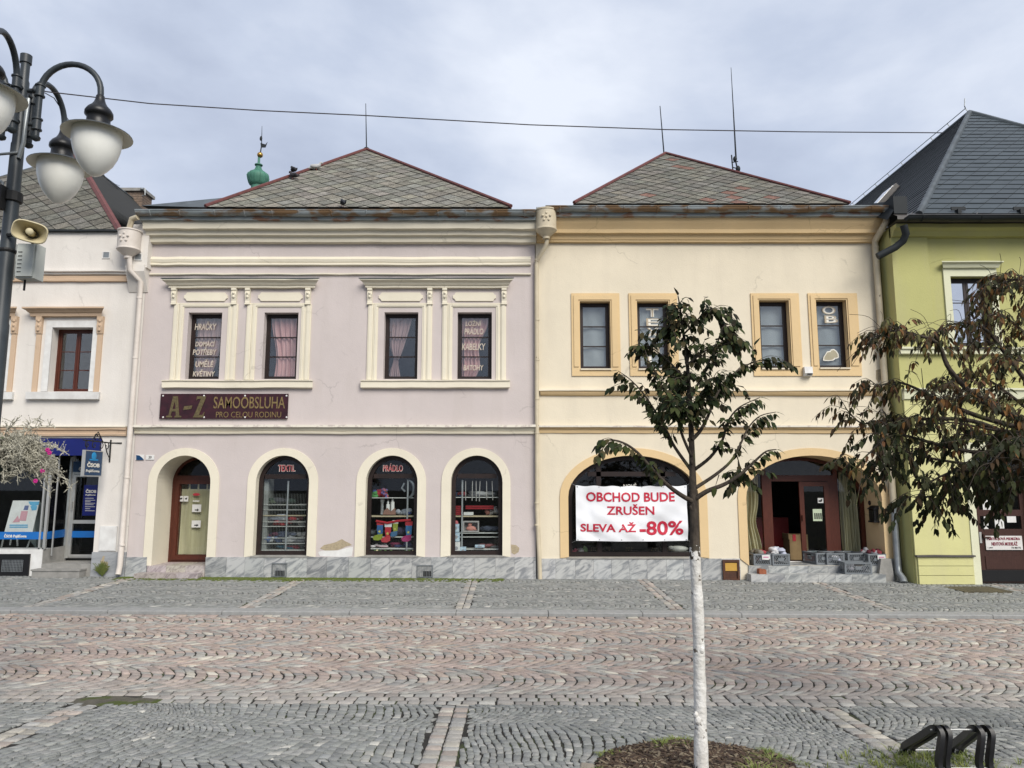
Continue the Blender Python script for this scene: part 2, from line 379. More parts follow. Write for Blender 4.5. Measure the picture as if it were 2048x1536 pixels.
SETT = mat('sett_stone', (1,1,1), (.80,.80,.80), rough=.72, scale=14, lo=.3, hi=.7, bump=.55, bscale=70, tint=True, spec=.3)
SQ2 = lambda q: (q[:,:,0].mean(1), q[:,:,1].mean(1))
def setts(name, quads, tints, gap=.008, round_=.02, jz=.004, edge=.006):
    q = np.asarray(quads, float); n = len(q); t = np.asarray(tints, float)
    c = q.mean(1, keepdims=True)
    def inset(qq, d):
        v = qq - c; r = np.linalg.norm(v, axis=2, keepdims=True); return c + v*(1 - d*1.41/np.maximum(r, .02))
    qa, qb, qc = inset(q, gap*.4), inset(q, gap), inset(q, gap+round_)
    zf = np.vectorize(gz)
    za = zf(qa[:,:,0], qa[:,:,1]) - .035; base = zf(qb[:,:,0], qb[:,:,1])
    tilt = rng.normal(0, jz, (n, 1)); tx = rng.normal(0, jz*.45, (n, 4))
    zb = base - edge + tilt; zc = zf(qc[:,:,0], qc[:,:,1]) + tilt + tx
    V = np.concatenate([np.dstack([qa, za[:,:,None]]), np.dstack([qb, zb[:,:,None]]), np.dstack([qc, zc[:,:,None]])], axis=1)
    V = V.reshape(-1, 3)
    F = []
    for i in range(4):
        j = (i+1) % 4; F += [(i, j, 4+j, 4+i), (4+i, 4+j, 8+j, 8+i)]
    F.append((8, 9, 10, 11)); F = np.array(F)
    FF = (F[None] + (np.arange(n)*12)[:,None,None]).reshape(-1, 4)
    me = bpy.data.meshes.new(name); me.vertices.add(len(V)); me.vertices.foreach_set('co', V.astype(np.float32).ravel())
    me.loops.add(FF.size); me.loops.foreach_set('vertex_index', FF.astype(np.int32).ravel())
    me.polygons.add(len(FF)); me.polygons.foreach_set('loop_start', np.arange(0, FF.size, 4, dtype=np.int32))
    me.update(calc_edges=True)
    a = me.attributes.new('tint', 'FLOAT_COLOR', 'FACE'); tt = np.repeat(np.c_[t, np.ones(n)], 9, axis=0)
    a.data.foreach_set('color', tt.astype(np.float32).ravel())
    me.materials.append(SETT)
    o = bpy.data.objects.new(name, me); C.objects.link(o); o['kind'] = 'structure'; return o
def arcs(x0, x1, y0, y1, nb, s, bulge, jit=.10, skip=None, wob=.0, warp=0):
    def wrp(p):
        e = min(1, (p[1]-y0)/.25, (y1-p[1])/.25); e = max(0, e); n1 = noise.noise((p[0]*.55, p[1]*.6, 2.2)); n2 = noise.noise((p[0]*.55+9, p[1]*.6, 6.1)); n3 = noise.noise((p[0]*2, p[1]*2, 1.1))
        return (p[0]+warp*1.2*n1+.02*n3, p[1]+warp*e*n2)
    out = []; W = (y1-y0)/nb; n = max(4, round(W/s))
    for b in range(nb):
        ph = random.random()*s; nrow = int((x1-x0+bulge)/s)+2
        for i in range(nrow):
            xb = x0 - bulge + i*s + ph; off = .5*(i % 2)
            wv = wob*math.sin(i*.11+b*2.1)
            f = lambda xq, t: (xq + (bulge+wv)*(1-(2*t-1)**2) + s*.55*noise.noise((xq*1.7, (b+t)*2.1, 7.7)), y0 + (b+t)*W)
            ed = [0] + [min(1, max(0, (k+off)/n + random.uniform(-.25, .25)*jit*2/n)) for k in range(1 if off == 0 else 0, n)] + [1]
            for ta, tb in zip(ed, ed[1:]):
                if tb-ta < .3/n: continue
                q = [f(xb, ta), f(xb, tb), f(xb+s, tb), f(xb+s, ta)]
                if warp: q = [wrp(p) for p in q]
                q = [(p[0]+random.uniform(-jit, jit)*s*.5, p[1]+random.uniform(-jit, jit)*s*.5) for p in q]
                q = [(p[0], min(y1, max(y0, p[1]))) for p in q]
                cx = sum(p[0] for p in q)/4; cy = sum(p[1] for p in q)/4
                if skip and skip(cx, cy): continue
                out.append(q[::-1])
    return out
def rows_x(x0, x1, y0, nrow, d, l, jit=.08, skip=None):
    out = []
    for r in range(nrow):
        x = x0 - random.random()*l
        while x < x1:
            k = l*random.uniform(.8, 1.25); ya = y0+r*d
            q = [(x, ya), (x+k, ya), (x+k, ya+d), (x, ya+d)]
            q = [(p[0]+random.uniform(-jit, jit)*d*.5, p[1]+random.uniform(-jit, jit)*d*.5) for p in q]
            if not (skip and skip(x+k/2, ya+d/2)): out.append(q)
            x += k
    return out
def rows_y(xc, y0, y1, ncol, d, l, jit=.08, skip=None):
    out = []
    for r in range(ncol):
        y = y0
        xa = xc + (r-ncol/2)*d
        while y < y1-.02:
            k = min(l*random.uniform(.8, 1.25), y1-y)
            q = [(xa, y), (xa+d, y), (xa+d, y+k), (xa, y+k)]
            q = [(p[0]+random.uniform(-jit, jit)*d*.4, p[1]+random.uniform(-jit, jit)*d*.4) for p in q]
            if not (skip and skip(xa+d/2, y+k/2)): out.append(q)
            y += k
    return out
def pal(n, cols, wts, var=.12):
    c = np.array(cols); i = rng.choice(len(cols), n, p=np.array(wts)/sum(wts)); return c[i]*(1+rng.normal(0, var, (n, 1)))
PITX, PITY, PITR = 1.47, 6.13, .82
def in_pit(x, y, g=0): return ((x-PITX)/(PITR+g))**2 + ((y-PITY)/(PITR+g))**2 < 1
PUD = (-4.28, 8.36)
def in_pud(x, y): return ((x-PUD[0])/.48)**2 + ((y-PUD[1])/.16)**2 < 1
STX = [-.9+3.9*k for k in range(-3, 4)]; STL = [-.6+3.9*k for k in range(-2, 3)]
def side_skip(x, y): return any(abs(x-a) < .15 for a in STX) or (9.45 < x < 10.5 and 15.9 < y < 16.75)
def sq_skip(x, y): return in_pit(x, y, .14 if y < PITY+.1 else .0+.06*noise.noise((x*4, y*4, 1))) or any(abs(x-a) < .17 for a in STL) or in_pud(x, y)
GREYS = [(.245,.252,.238),(.21,.217,.205),(.275,.275,.26),(.222,.228,.222),(.42,.41,.37)]
q = arcs(-14.5, 15, 13.74, 17.6, 4, .098, .26, jit=.16, skip=side_skip)
setts('sidewalk', q, pal(len(q), GREYS, [4,3,3,3,.12], .09), gap=.0056, round_=.006, jz=.0022, edge=.004)
PINKS = [(.355,.285,.25),(.33,.28,.25),(.31,.30,.275),(.355,.34,.305),(.45,.42,.355),(.27,.26,.25),(.37,.30,.25)]
q = arcs(-13, 13.5, 8.70, 13.28, 4, .132, .42, jit=.13, skip=in_pud)
q += rows_x(-13, 13.5, 8.30, 3, .133, .16, skip=in_pud) + rows_x(-13, 13.5, 13.29, 1, .15, .17)
tn = pal(len(q), PINKS, [6,5,2,3,1.5,1.2,3], .09)
qm = np.array(q).mean(1)
greyish = np.clip((9.6-qm[:,1])/1.2, 0, 1)[:,None]*.75        # the rows by the square are laid in greyer stone
lum = tn.mean(1, keepdims=True); tn = tn*(1-greyish) + (lum*np.array([[1.02,1.0,.93]])*1.04)*greyish
setts('road', q, tn, gap=.0105, round_=.009, jz=.004, edge=.006)
q = arcs(-9.5, 10, 4.6, 8.29, 4, .074, .11, jit=.30, skip=sq_skip, wob=.09, warp=.40)
setts('square_paving', q, pal(len(q), GREYS, [4,3,3,3,.22], .10), gap=.0062, round_=.005, jz=.0028, edge=.004)
SP = [(.34,.295,.26),(.32,.305,.28),(.40,.375,.325),(.29,.285,.27)]
q = [p for a in STX for p in rows_y(a, 13.74, 17.55, 2, .135, .16)]
q += [p for a in STL for p in rows_y(a, 4.6, 8.29, 2, .15, .12, skip=lambda x, y: in_pit(x, y, .14) or in_pud(x, y))]
setts('paving_strip', q, pal(len(q), SP, [4,3,2,3]), gap=.008, round_=.02, jz=.004)
q = []
for k in list(range(0, 2))+list(range(12, 26)):
    a0, a1 = 2*PI*k/26, 2*PI*(k+1)/26; r0, r1 = PITR, PITR+.13
    q.append([(PITX+r*math.cos(a), PITY+r*math.sin(a)) for r, a in ((r0,a0),(r1,a0),(r1,a1),(r0,a1))])
setts('pit_edging', q, pal(len(q), [(.32,.28,.23),(.27,.26,.24)], [1,1]), gap=.012, round_=.02, jz=.006)
# kerb: long granite stones with a worn edge
kb = MB(); x = -14.5
while x < 15:
    l = random.uniform(1.6, 2.3); j = .006
    pr = [(13.452,-.23),(13.452,-.105),(13.462,-.092),(13.74,-.085),(13.74,-.23)]
    vs = [(xx_, y, z-.005*xx_) for xx_ in (x+j, x+l-j) for (y, z) in pr]; n = 5
    kb.add(vs, [(i, (i+1)%n, (i+1)%n+n, i+n) for i in range(n)] + [(4,3,2,1,0),(5,6,7,8,9)]); x += l
structure('kerb', kb, mat('kerb_granite', (.29,.29,.28), (.225,.228,.225), rough=.8, scale=11, bump=.3))
# worn hollow filled with sand at the road edge, moss at its rim
def blob(mb, cx, cy, rx, ry, dz, n=40, ph=0, jit=.12, rings=3):
    vs = [(cx, cy, gz(cx, cy)+dz)]; fs = []
    for r in range(1, rings+1):
        for k in range(n):
            a = 2*PI*k/n; w_ = 1 + jit*math.sin(3*a+ph) + jit*.7*math.sin(7*a+ph*2) + random.uniform(-.5,.5)*jit
            x_, y_ = cx+rx*w_*math.cos(a)*r/rings, cy+ry*w_*math.sin(a)*r/rings
            vs.append((x_, y_, gz(x_, y_) + dz*(1-(r/rings)**2) - .012*(r == rings)))
    for k in range(n): fs.append((0, 1+k, 1+(k+1)%n))
    for r in range(rings-1):
        for k in range(n): j = (k+1)%n; b = 1+r*n; fs.append((b+k, b+n+k, b+n+j, b+j))
    mb.add(vs, fs)
SAND = mat('wet_sand', (.10,.09,.07), (.065,.06,.045), rough=.85, scale=9, c3=(.05,.065,.012), s3=3.2, lo3=.48, hi3=.58, bump=.4)
b_ = MB(); blob(b_, PUD[0], PUD[1], .56, .19, .004, ph=1.2); structure('sand_hollow', b_, SAND)
MOSS = mat('moss', (.115,.145,.025), (.06,.08,.016), rough=1, scale=16, bump=.8, bscale=60)
def tuft(mb, x, y, z, h, n, spread, wd=.004):
    for _ in range(n):
        a = random.random()*2*PI; r = random.random()*spread; bx, by = x+r*math.cos(a)*.4, y+r*math.sin(a)*.4
        hh = h*random.uniform(.5, 1.1); dx, dy = math.cos(a)*r*1.3, math.sin(a)*r*1.3; px_, py_ = -math.sin(a)*wd, math.cos(a)*wd
        mb.add([(bx-px_,by-py_,z),(bx+px_,by+py_,z),(bx+dx*.5+px_*.8,by+dy*.5+py_*.8,z+hh*.7),(bx+dx*.5-px_*.8,by+dy*.5-py_*.8,z+hh*.7),(bx+dx*1.2,by+dy*1.2,z+hh*random.uniform(.75,1))],
               [(0,1,2,3),(3,2,4)])
# moss along the foot of the lilac house: fine tufts
mm = MB()
for _ in range(6500):
    x = random.uniform(-9.0, -.2); y = 17.52 - abs(random.gauss(0, .20)) - .02
    dens = math.exp(-((x+5.6)/2.6)**2)*.9 + .12 + (.5 if noise.noise((x*2, 0, 5)) > .1 else 0)*.5
    if random.random() > dens: continue
    z = gz(x, y); r = random.uniform(.012, .035)
    mm.ball((x, y, z-.002), r*1.6, r, r*.45, 5, 3, .2)
solo('moss_strip', mm, MOSS, 'band of green moss in the paving joints along the foot of the lilac house', 'moss', kind='stuff', fix=False)
# tree pit: bark mulch, moss rim, grass
pm = MB(); blob(pm, PITX, PITY, PITR*.99, PITR*.99, .03, n=48, jit=.0, rings=6)
structure('mulch_bed', pm, mat('mulch_soil', (.05,.032,.022), (.022,.015,.011), rough=1, scale=25, bump=1.0, bscale=50))
ch = MB(); tn = []
for _ in range(4200):
    a = random.random()*2*PI; r = PITR*.97*math.sqrt(random.random()); x, y = PITX+r*math.cos(a), PITY+r*math.sin(a)
    z = gz(x, y) + .03*(1-(r/PITR)**2) + random.uniform(.0, .018); l = random.uniform(.012, .04); w_ = random.uniform(.005, .013)
    ax = Vector((math.cos(a*7.3), math.sin(a*7.3), random.uniform(-.35,.35))).normalized(); ay = Vector((0,0,1)).cross(ax).normalized()
    az = ax.cross(ay); ch.obox((x,y,z), ax, ay, az, l, w_, .003)
    c = random.choice([(.07,.045,.030),(.05,.032,.022),(.10,.07,.045),(.036,.024,.018),(.20,.16,.11)]); tn += [c]*6
solo('bark_chips', ch, mat('bark_chip', (1,1,1), rough=1, tint=True), 'brown bark chips spread round the white tree trunk', 'mulch', kind='stuff', tint=tn, fix=False)
gr = MB()
for _ in range(1500):
    a = random.random()*2*PI; r = PITR*random.uniform(.62, 1.12); x, y = PITX+r*math.cos(a), PITY+r*math.sin(a)
    if noise.noise((x*2.5, y*2.5, 3.3)) < .02: continue
    tuft(gr, x, y, gz(x, y), random.uniform(.012, .04), 9, .045, .003)
for (x, y, h, n) in ((1.86,5.98,.11,70),(1.98,5.86,.10,60),(1.80,5.80,.09,40),(1.30,6.75,.05,40),(2.1,6.35,.05,40)): tuft(gr, x, y, gz(x, y)+.01, h, n, .13, .004)
GRASS = mat('grass_blade', (.21,.23,.06), (.10,.135,.035), rough=.9, scale=6)
solo('pit_grass', gr, GRASS, 'thin grass and moss round the rim of the bark-covered tree pit', 'grass', kind='stuff', fix=False)
g2 = MB()
for _ in range(150):
    x, y = random.gauss(3.35, .28), random.gauss(6.35, .16); tuft(g2, x, y, gz(x, y), random.uniform(.03, .07), 9, .06, .003)
solo('rack_grass', g2, GRASS, 'patch of green grass growing under the black bicycle rack', 'grass', kind='stuff', fix=False)
# boards laid in the sidewalk before the green house
bd = MB()
for k in range(6): bd.box(9.46+k*.172, 9.46+k*.172+.166, 15.92, 16.73, gz(9.9, 16.3)-.03, gz(9.9, 16.3)+.008)
solo('cover_plate', bd, mat('brown_board', (.10,.085,.05), (.06,.052,.035), rough=.8, scale=5, stretch=(1,.2,1)), 'flat brown cover set in the sidewalk before the lime green house', 'cover')
lf = MB()
for _ in range(26):
    x, y = random.uniform(-9, 9), random.uniform(5.2, 17.2); z = gz(x, y)+.006; a = random.random()*6.3; r = random.uniform(.012,.032)
    lf.add([(x+r*math.cos(a),y+r*math.sin(a),z+.004),(x-r*.5*math.sin(a),y+r*.5*math.cos(a),z+.008),(x-r*math.cos(a),y-r*math.sin(a),z+.003),(x+r*.5*math.sin(a),y-r*.5*math.cos(a),z)], [(0,1,2,3)])
solo('litter', lf, mat('pale_litter', (.55,.53,.47), rough=.9), 'scattered pale bits of paper and leaf on the paving', 'litter', kind='stuff', fix=False)
# ------------------------------------------------------------------ house kit
D = 17.58
def R4(x0, x1, y0, y1, Y=D):
    """photo rectangle (measured at its mid height) -> world rect on the plane Y"""
    pm = (y0+y1)/2; return xx(x0, pm, Y), xx(x1, pm, Y), zz(y1, Y), zz(y0, Y)
def bx(mb, r, y0, y1): mb.box(r[0], r[1], y0, y1, r[2], r[3])
def moulding(steps, Y):
    """steps: list of (z, proud) from top to bottom -> closed profile against the wall"""
    p = [(Y+.02, steps[0][0])] + [(Y-d, z) for z, d in steps] + [(Y+.02, steps[-1][0])]
    return p
def pane_grid(mb, r, y0, y1, cols, rows, bar=.022):
    x0, x1, z0, z1 = r
    for k in range(1, cols): x = x0+(x1-x0)*k/cols; mb.box(x-bar/2, x+bar/2, y0, y1, z0, z1)
    for k in range(1, rows): z = z0+(z1-z0)*k/rows; mb.box(x0, x1, y0+.003, y1-.003, z-bar/2, z+bar/2)
def frame_rect(mb, r, t, y0, y1):
    x0, x1, z0, z1 = r; mb.prism(rect(x0,x1,z0,z1), y0, y1, [rect(x0+t,x1-t,z0+t,z1-t)])
def curtain(mb, xl, xr, z0, z1, y, n=46, m=14, waves=7, amp=.025, ph=0.0):
    """hanging cloth whose left and right edges are functions of t (0 bottom .. 1 top)"""
    vs = []
    for j in range(m+1):
        t = j/m; a, b = xl(t), xr(t)
        for i in range(n+1):
            s = i/n; vs.append((a+(b-a)*s, y+amp*math.sin(s*waves*2*PI+ph+.7*math.sin(t*3))+amp*.5*math.sin(s*waves*1.3*PI+t*4), z0+(z1-z0)*t))
    mb.add(vs, [(j*(n+1)+i, j*(n+1)+i+1, (j+1)*(n+1)+i+1, (j+1)*(n+1)+i) for j in range(m) for i in range(n)])
PINKC = mat('pink_curtain', (.66,.40,.38), (.55,.31,.30), rough=.9, scale=5, stretch=(5,1,.4))
PALEC = mat('dusty_pink_net', (.46,.31,.30), (.36,.24,.24), rough=.9, scale=5, stretch=(5,1,.4))
OLIVC = mat('olive_curtain', (.50,.45,.29), (.39,.35,.21), rough=.95, scale=4, stretch=(5,1,.3))
BLINDG = mat('pale_grey_blind', (.40,.42,.43), (.29,.31,.32), rough=.9, scale=1.6, lo=.3, hi=.75)
LETC = mat('faded_letters', (.55,.50,.42), (.42,.36,.30), scale=9)
LETW = mat('white_letters', (.75,.73,.66), rough=.6); LETT = mat('tan_letters', (.45,.38,.28), rough=.7); LETR = mat('red_letters', (.45,.035,.05), rough=.6)

def window(house, r, Y, fm, cols, rows, depth=.12, ft=.05, sash=.03, glass=GLASS, bar=.022, midpost=0, wood2=None):
    """casement: outer frame and sash, glass behind the bars"""
    x0, x1, z0, z1 = r; m = MB()
    frame_rect(m, r, ft, Y+depth, Y+depth+.08)
    xs = [x0+ft, x1-ft] if not midpost else None
    leaves = [(x0+ft, x1-ft)] if not midpost else [(x0+ft, (x0+x1)/2-.004), ((x0+x1)/2+.004, x1-ft)]
    for a, b in leaves:
        rr = (a, b, z0+ft, z1-ft); frame_rect(m, rr, sash, Y+depth+.012, Y+depth+.055)
        pane_grid(m, (a+sash, b-sash, z0+ft+sash, z1-ft-sash), Y+depth+.018, Y+depth+.05, cols, rows, bar)
    w_ = part('window', m, fm, house, smooth=None)
    g = MB(); g.box(x0+ft*.6, x1-ft*.6, Y+depth+.03, Y+depth+.035, z0+ft*.6, z1-ft*.6); part('pane', g, glass, w_)
    return w_
def arch_surround(house, o, i, Y, back, mt, proud=.025):
    """proud band round an arched opening together with its plastered reveal"""
    m = MB(); n = len(o)
    F = [(p[0], Y-proud, p[1]) for p in o]; I = [(p[0], Y-proud, p[1]) for p in i]; B = [(p[0], Y+.005, p[1]) for p in o]; IB = [(p[0], back, p[1]) for p in i]
    g = [(p[0]*.97+.03*sum(q[0] for q in o)/n if False else p[0], Y-proud-.0, p[1]) for p in i]
    m.add(F+I+B+IB, [(k, k+1, n+k+1, n+k) for k in range(n-1)] + [(k, k+1, 2*n+k+1, 2*n+k) for k in range(n-1)] + [(n+k, n+k+1, 3*n+k+1, 3*n+k) for k in range(n-1)])
    # bottoms
    for k in (0, n-1): m.add([F[k], I[k], IB[k], B[k]], [(0,1,2,3)])
    return part('arch_surround', m, mt, house, fix=False)
def plinth(house, x0, x1, z1, Y, pitch, ym, gaps=(), name='plinth', mt=None):
    m = MB(); tn = []; x = x0
    while x < x1-.02:
        l = min(pitch*random.uniform(.9, 1.1), x1-x); t = random.random()
        mid = x+l/2
        if not any(a < mid < b for a, b in gaps):
            m.box(x+.002, x+l-.002, Y-.035-random.uniform(0,.004), Y+.05, gz(mid, Y)-.06, z1)
            c = random.choice([1,1,.9,.75,1.05]); c *= random.uniform(.93,1.07); tn += [(c*random.uniform(.985,1.015), c, c*random.uniform(.985,1.015))]*6
        x += l
    return part(name, m, mt or MARB, house, tint=tn)
def shingle_faces(mb, tn, tri, e1, e2, o, org, U, V, N_, lift, gap, pale):
    """tiles on the lattice o + i e1 + j e2 (parallelograms), clipped to the convex polygon tri given in (u,v)"""
    us = [p[0] for p in tri]; vs_ = [p[1] for p in tri]
    det = e1[0]*e2[1]-e1[1]*e2[0]; ij = []
    for u in (min(us), max(us)):
        for v in (min(vs_), max(vs_)):
            du, dv = u-o[0], v-o[1]; ij.append(((du*e2[1]-dv*e2[0])/det, (e1[0]*dv-e1[1]*du)/det))
    i0, i1 = int(min(a for a, b in ij))-2, int(max(a for a, b in ij))+2; j0, j1 = int(min(b for a, b in ij))-2, int(max(b for a, b in ij))+2
    sq = math.hypot(*e1), math.hypot(*e2)
    for i in range(i0, i1):
        for j in range(j0, j1):
            cs = []
            for (a, b) in ((0,0),(1,0),(1,1),(0,1)):
                aa = i + (gap/sq[0] if a == 0 else 1-gap/sq[0]); bb = j + (gap/sq[1] if b == 0 else 1-gap/sq[1])
                cs.append((o[0]+aa*e1[0]+bb*e2[0], o[1]+aa*e1[1]+bb*e2[1]))
            vmin = min(p[1] for p in cs); vmax = max(p[1] for p in cs)
            q = cs
            for k in range(len(tri)):
                q = clip(q, tri[k], tri[(k+1) % len(tri)])
                if len(q) < 3: break
            if len(q) < 3: continue
            dl = random.uniform(-.002, .004)
            P = [org + U*p[0] + V*p[1] + N_*(.006 + dl + lift*(vmax-p[1])/(vmax-vmin)) for p in q]
            mb.poly([tuple(p) for p in P]); tn.append(pale())
def roof_plane(mb, under, tn, pts, e1, e2, lift=.016, gap=.007, pale=None, o=(0,0)):
    """pts: 3-D convex polygon, first edge is the eave (left to right seen from outside)"""
    pts = [Vector(p) for p in pts]; U = (pts[1]-pts[0]).normalized(); N_ = U.cross(pts[2]-pts[0]).normalized(); V = N_.cross(U)
    tri = [((p-pts[0]).dot(U), (p-pts[0]).dot(V)) for p in pts]
    under.poly([tuple(p) for p in pts]); shingle_faces(mb, tn, tri, e1, e2, o, pts[0], U, V, N_, lift, gap, pale or (lambda: (random.uniform(.8,1.2),)*3))
def grey(): 
    g = random.choice([.85,1,1.1,1.2,.95]); return (g*random.uniform(.97,1.06), g, g*random.uniform(.9,1.0))
def grey_red(): return (1.25,.72,.62) if random.random() < .025 else grey()
def gutter(house, x0, x1, z, Y, r, mt, pitch=.78):
    m = MB(); n = 9; n_ = int((x1-x0)/.2)
    def ring(x): return [(x, Y + r*math.cos(a), z + r*math.sin(a)) for a in [PI + PI*k/(n-1) for k in range(n)]]
    L_ = int((x1-x0)/.6)+1; vs = []
    for i in range(L_+1):
        x = x0+(x1-x0)*i/L_; rr = ring(x); sag = .012*math.sin(i*1.7)+.006*math.sin(i*.6)
        vs += [(a, b, c+sag) for a, b, c in rr] + [(a, Y+(b-Y)*.94, z+(c-z)*.94+sag) for a, b, c in rr]
    k2 = 2*n; fs = []
    for i in range(L_):
        for k in range(n-1): fs.append((i*k2+k, i*k2+k+1, (i+1)*k2+k+1, (i+1)*k2+k)); fs.append((i*k2+n+k, (i+1)*k2+n+k, (i+1)*k2+n+k+1, i*k2+n+k+1))
        fs.append((i*k2, (i+1)*k2, (i+1)*k2+n, i*k2+n)); fs.append((i*k2+n-1, i*k2+2*n-1, (i+1)*k2+2*n-1, (i+1)*k2+n-1))
    for i in (0, L_): fs.append(tuple(i*k2+k for k in range(n)))
    m.add(vs, fs)
    m.tube([(x0, Y-r, z), (x1, Y-r, z)], .013, 6)
    g = part('gutter', m, mt, house, smooth=50, fix=False)
    h = MB(); x = x0+.35
    while x < x1:
        h.tube([(x, Y+(r+.006)*math.cos(a), z+(r+.006)*math.sin(a)+.008) for a in [PI*1.0 + PI*k/8 for k in range(9)]], .017, 5); x += pitch*random.uniform(.8,1.15)
    part('gutter_bracket', h, mt, g)
    return g
def wire_tube(mb, pts, r=.006): mb.tube(pts, r, 5)
def scroll(mb, c, r0, turns, a0, r, y, sgn=1, n=18):
    mb.tube([(c[0]+r0*(1-.75*k/n)*math.cos(a0+sgn*turns*2*PI*k/n), y, c[1]+r0*(1-.75*k/n)*math.sin(a0+sgn*turns*2*PI*k/n)) for k in range(n+1)], r, 5)
def flower(mb, cx, cz, y, r):
    """five-petalled rosette on a rainwater head"""
    for k in range(5):
        a = PI/2+2*PI*k/5; mb.ball((cx+r*math.cos(a), y, cz+r*math.sin(a)), r*.32, .02, r*.32, 8, 5)
    mb.ball((cx, y, cz), r*.3, .025, r*.3, 8, 5)
def hopper(parent, cx, y, ztop, rad, h, mt):
    m = MB(); m.lathe([(rad*.98,-.005),(rad*1.03,0),(rad*1.03,-.03),(rad*.97,-.035),(rad*.95,-h*.70),(rad*1.0,-h*.72),(rad*1.0,-h*.76),(rad*.34,-h),(rad*.34,-h-.05)], (cx, y, ztop), 22)
    flower(m, cx, ztop-h*.36, y-rad*.97, rad*.36)
    return part('rainwater_head', m, mt, parent, smooth=35)

# ================================================================== lilac house
PK = thing('town_house', (-4.2, D, 0), 'lilac two-storey house with cream arches and a maroon sign on its front', 'house', 'terraced houses facing the square')
XL, XR = -8.95, .56
def Z(py): return zz(py, D)
ZP = Z(1114)             # top of the plinth
sp = Z(964)
def arch(px0, px1, ptop, pspr, pbot, Y=D, n=22):
    pm = (pspr+pbot)/2
    return arch_pts(xx(px0, pm, Y), xx(px1, pm, Y), zz(pbot, Y), zz(pspr, Y), zz(ptop, Y)-zz(pspr, Y), n)
A_in = [arch(309, 417, 911, 965, 1131), arch(509, 616, 911, 965, 1112), arch(730, 834, 911, 965, 1112), arch(901, 1005, 911, 965, 1112)]
A_out = [arch(292, 435, 896, 964, 1114), arch(492, 634, 896, 964, 1114), arch(711, 851, 896, 964, 1114), arch(882, 1021, 896, 964, 1114)]
A_out[0][0] = (A_out[0][0][0], A_in[0][0][1]); A_out[0][-1] = (A_out[0][-1][0], A_in[0][0][1])
W_up = [R4(373.5, 441, 625, 758), R4(526, 594.5, 625, 758), R4(767.5, 835.5, 624.5, 758), R4(914.5, 983.5, 624.5, 758)]
ZE = zz(447, D)
m = MB(); hl = [list(a) for a in A_in] + [rect(*w_) for w_ in W_up]
m.sheet([(XL, -.1), (XL, ZE), (XR, ZE), (XR, -.1)], D, hl)
for w_ in W_up:      # plastered reveals
    x0, x1, z0, z1 = w_; p = rect(*w_); m.add([(a, D, b) for a, b in p]+[(a, D+.22, b) for a, b in p], [(k, (k+1)%4, 4+(k+1)%4, 4+k) for k in range(4)])
m.box(XL, XL+.05, D+.012, D+12, -.1, ZE-.01); m.box(XR-.05, XR, D+.012, D+12, -.1, ZE-.01)
part('wall', m, PINK, PK, fix=False)
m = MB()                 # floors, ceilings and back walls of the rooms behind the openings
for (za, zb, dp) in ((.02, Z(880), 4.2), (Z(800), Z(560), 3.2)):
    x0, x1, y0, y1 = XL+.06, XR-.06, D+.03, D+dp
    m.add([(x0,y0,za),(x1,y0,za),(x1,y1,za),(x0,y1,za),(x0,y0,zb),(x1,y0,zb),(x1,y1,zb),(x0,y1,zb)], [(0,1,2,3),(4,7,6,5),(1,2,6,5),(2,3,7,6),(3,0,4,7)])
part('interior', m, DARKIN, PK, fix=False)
for k in range(4):
    arch_surround(PK, A_out[k], A_in[k], D, D+(.80 if k == 0 else .22), CREAM)
DX0, DX1 = A_in[0][0][0], A_in[0][-1][0]
plinth(PK, XL, XR, ZP, D, .47, None, gaps=((DX0-.1, DX1+.02),))
m = MB(); tn = []          # front steps of striped marble
for (pa, pb, za, zb, ya, yb, n) in ((283, 408, -.1, Z(1144)+.0, D-.34, D-.04, 3), (296, 411, -.1, Z(1131), D-.06, D+.84, 3)):
    xa, xb = xx(pa, 1140, D), xx(pb, 1140, D)
    for k in range(n): 
        m.box(xa+(xb-xa)*k/n+.002, xa+(xb-xa)*(k+1)/n-.002, ya, yb, za, zb); c = random.uniform(.85,1.05); tn += [(c, c*random.uniform(.95,1.03), c*random.uniform(.9,1.05))]*6
part('steps', m, MARBW, PK, tint=tn)
sill = MB()
for k in (1,2,3):
    sill.box(A_in[k][0][0]-.04, A_in[k][-1][0]+.04, D-.05, D+.3, ZP-.008, ZP+.03)
part('shop_sill', sill, CONC, PK)
# mouldings
def course(name, x0, x1, steps, mt, Y=D, m0=0, m1=0, label=None, parent=PK):
    mb = MB(); mb.prof_x(moulding(steps, Y), x0, x1, m0, m1); return part(name, mb, mt, parent, label)
course('string_course', XL, XR-.02, [(Z(855),.10),(Z(856.5),.10),(Z(862),.065),(Z(862.6),.05),(Z(864),.05),(Z(864.5),.07),(Z(867.5),.06),(Z(868.5),.01)], CREAM)
course('coping', XL-.02, XR, [(Z(849.5),.02),(Z(850.5),.15),(Z(855.2),.155),(Z(855.6),.09)], CRTOP)
XB = xx(302, 530, D)
course('belt', XB, XR-.1, [(Z(547),.02),(Z(547.6),.055),(Z(550),.055),(Z(551.5),.02)], CREAM)
course('belt', XB, XR-.1, [(Z(514),.02),(Z(516),.05),(Z(520),.075),(Z(525),.06),(Z(527),.045),(Z(527.6),.06),(Z(531),.065),(Z(533),.02)], CREAM)
course('cornice', XB, XR+.03, [(Z(453),.36),(Z(466.5),.345),(Z(468),.25),(Z(469),.24),(Z(476),.225),(Z(477.5),.15),(Z(479),.14),(Z(487),.12),(Z(488.5),.02)], CREAM, m0=.25)
m = MB(); m.prof_x(moulding([(Z(441),.30),(Z(442),.46),(Z(452.5),.44),(Z(454),.30)], D), XL-.05, XR+.06)
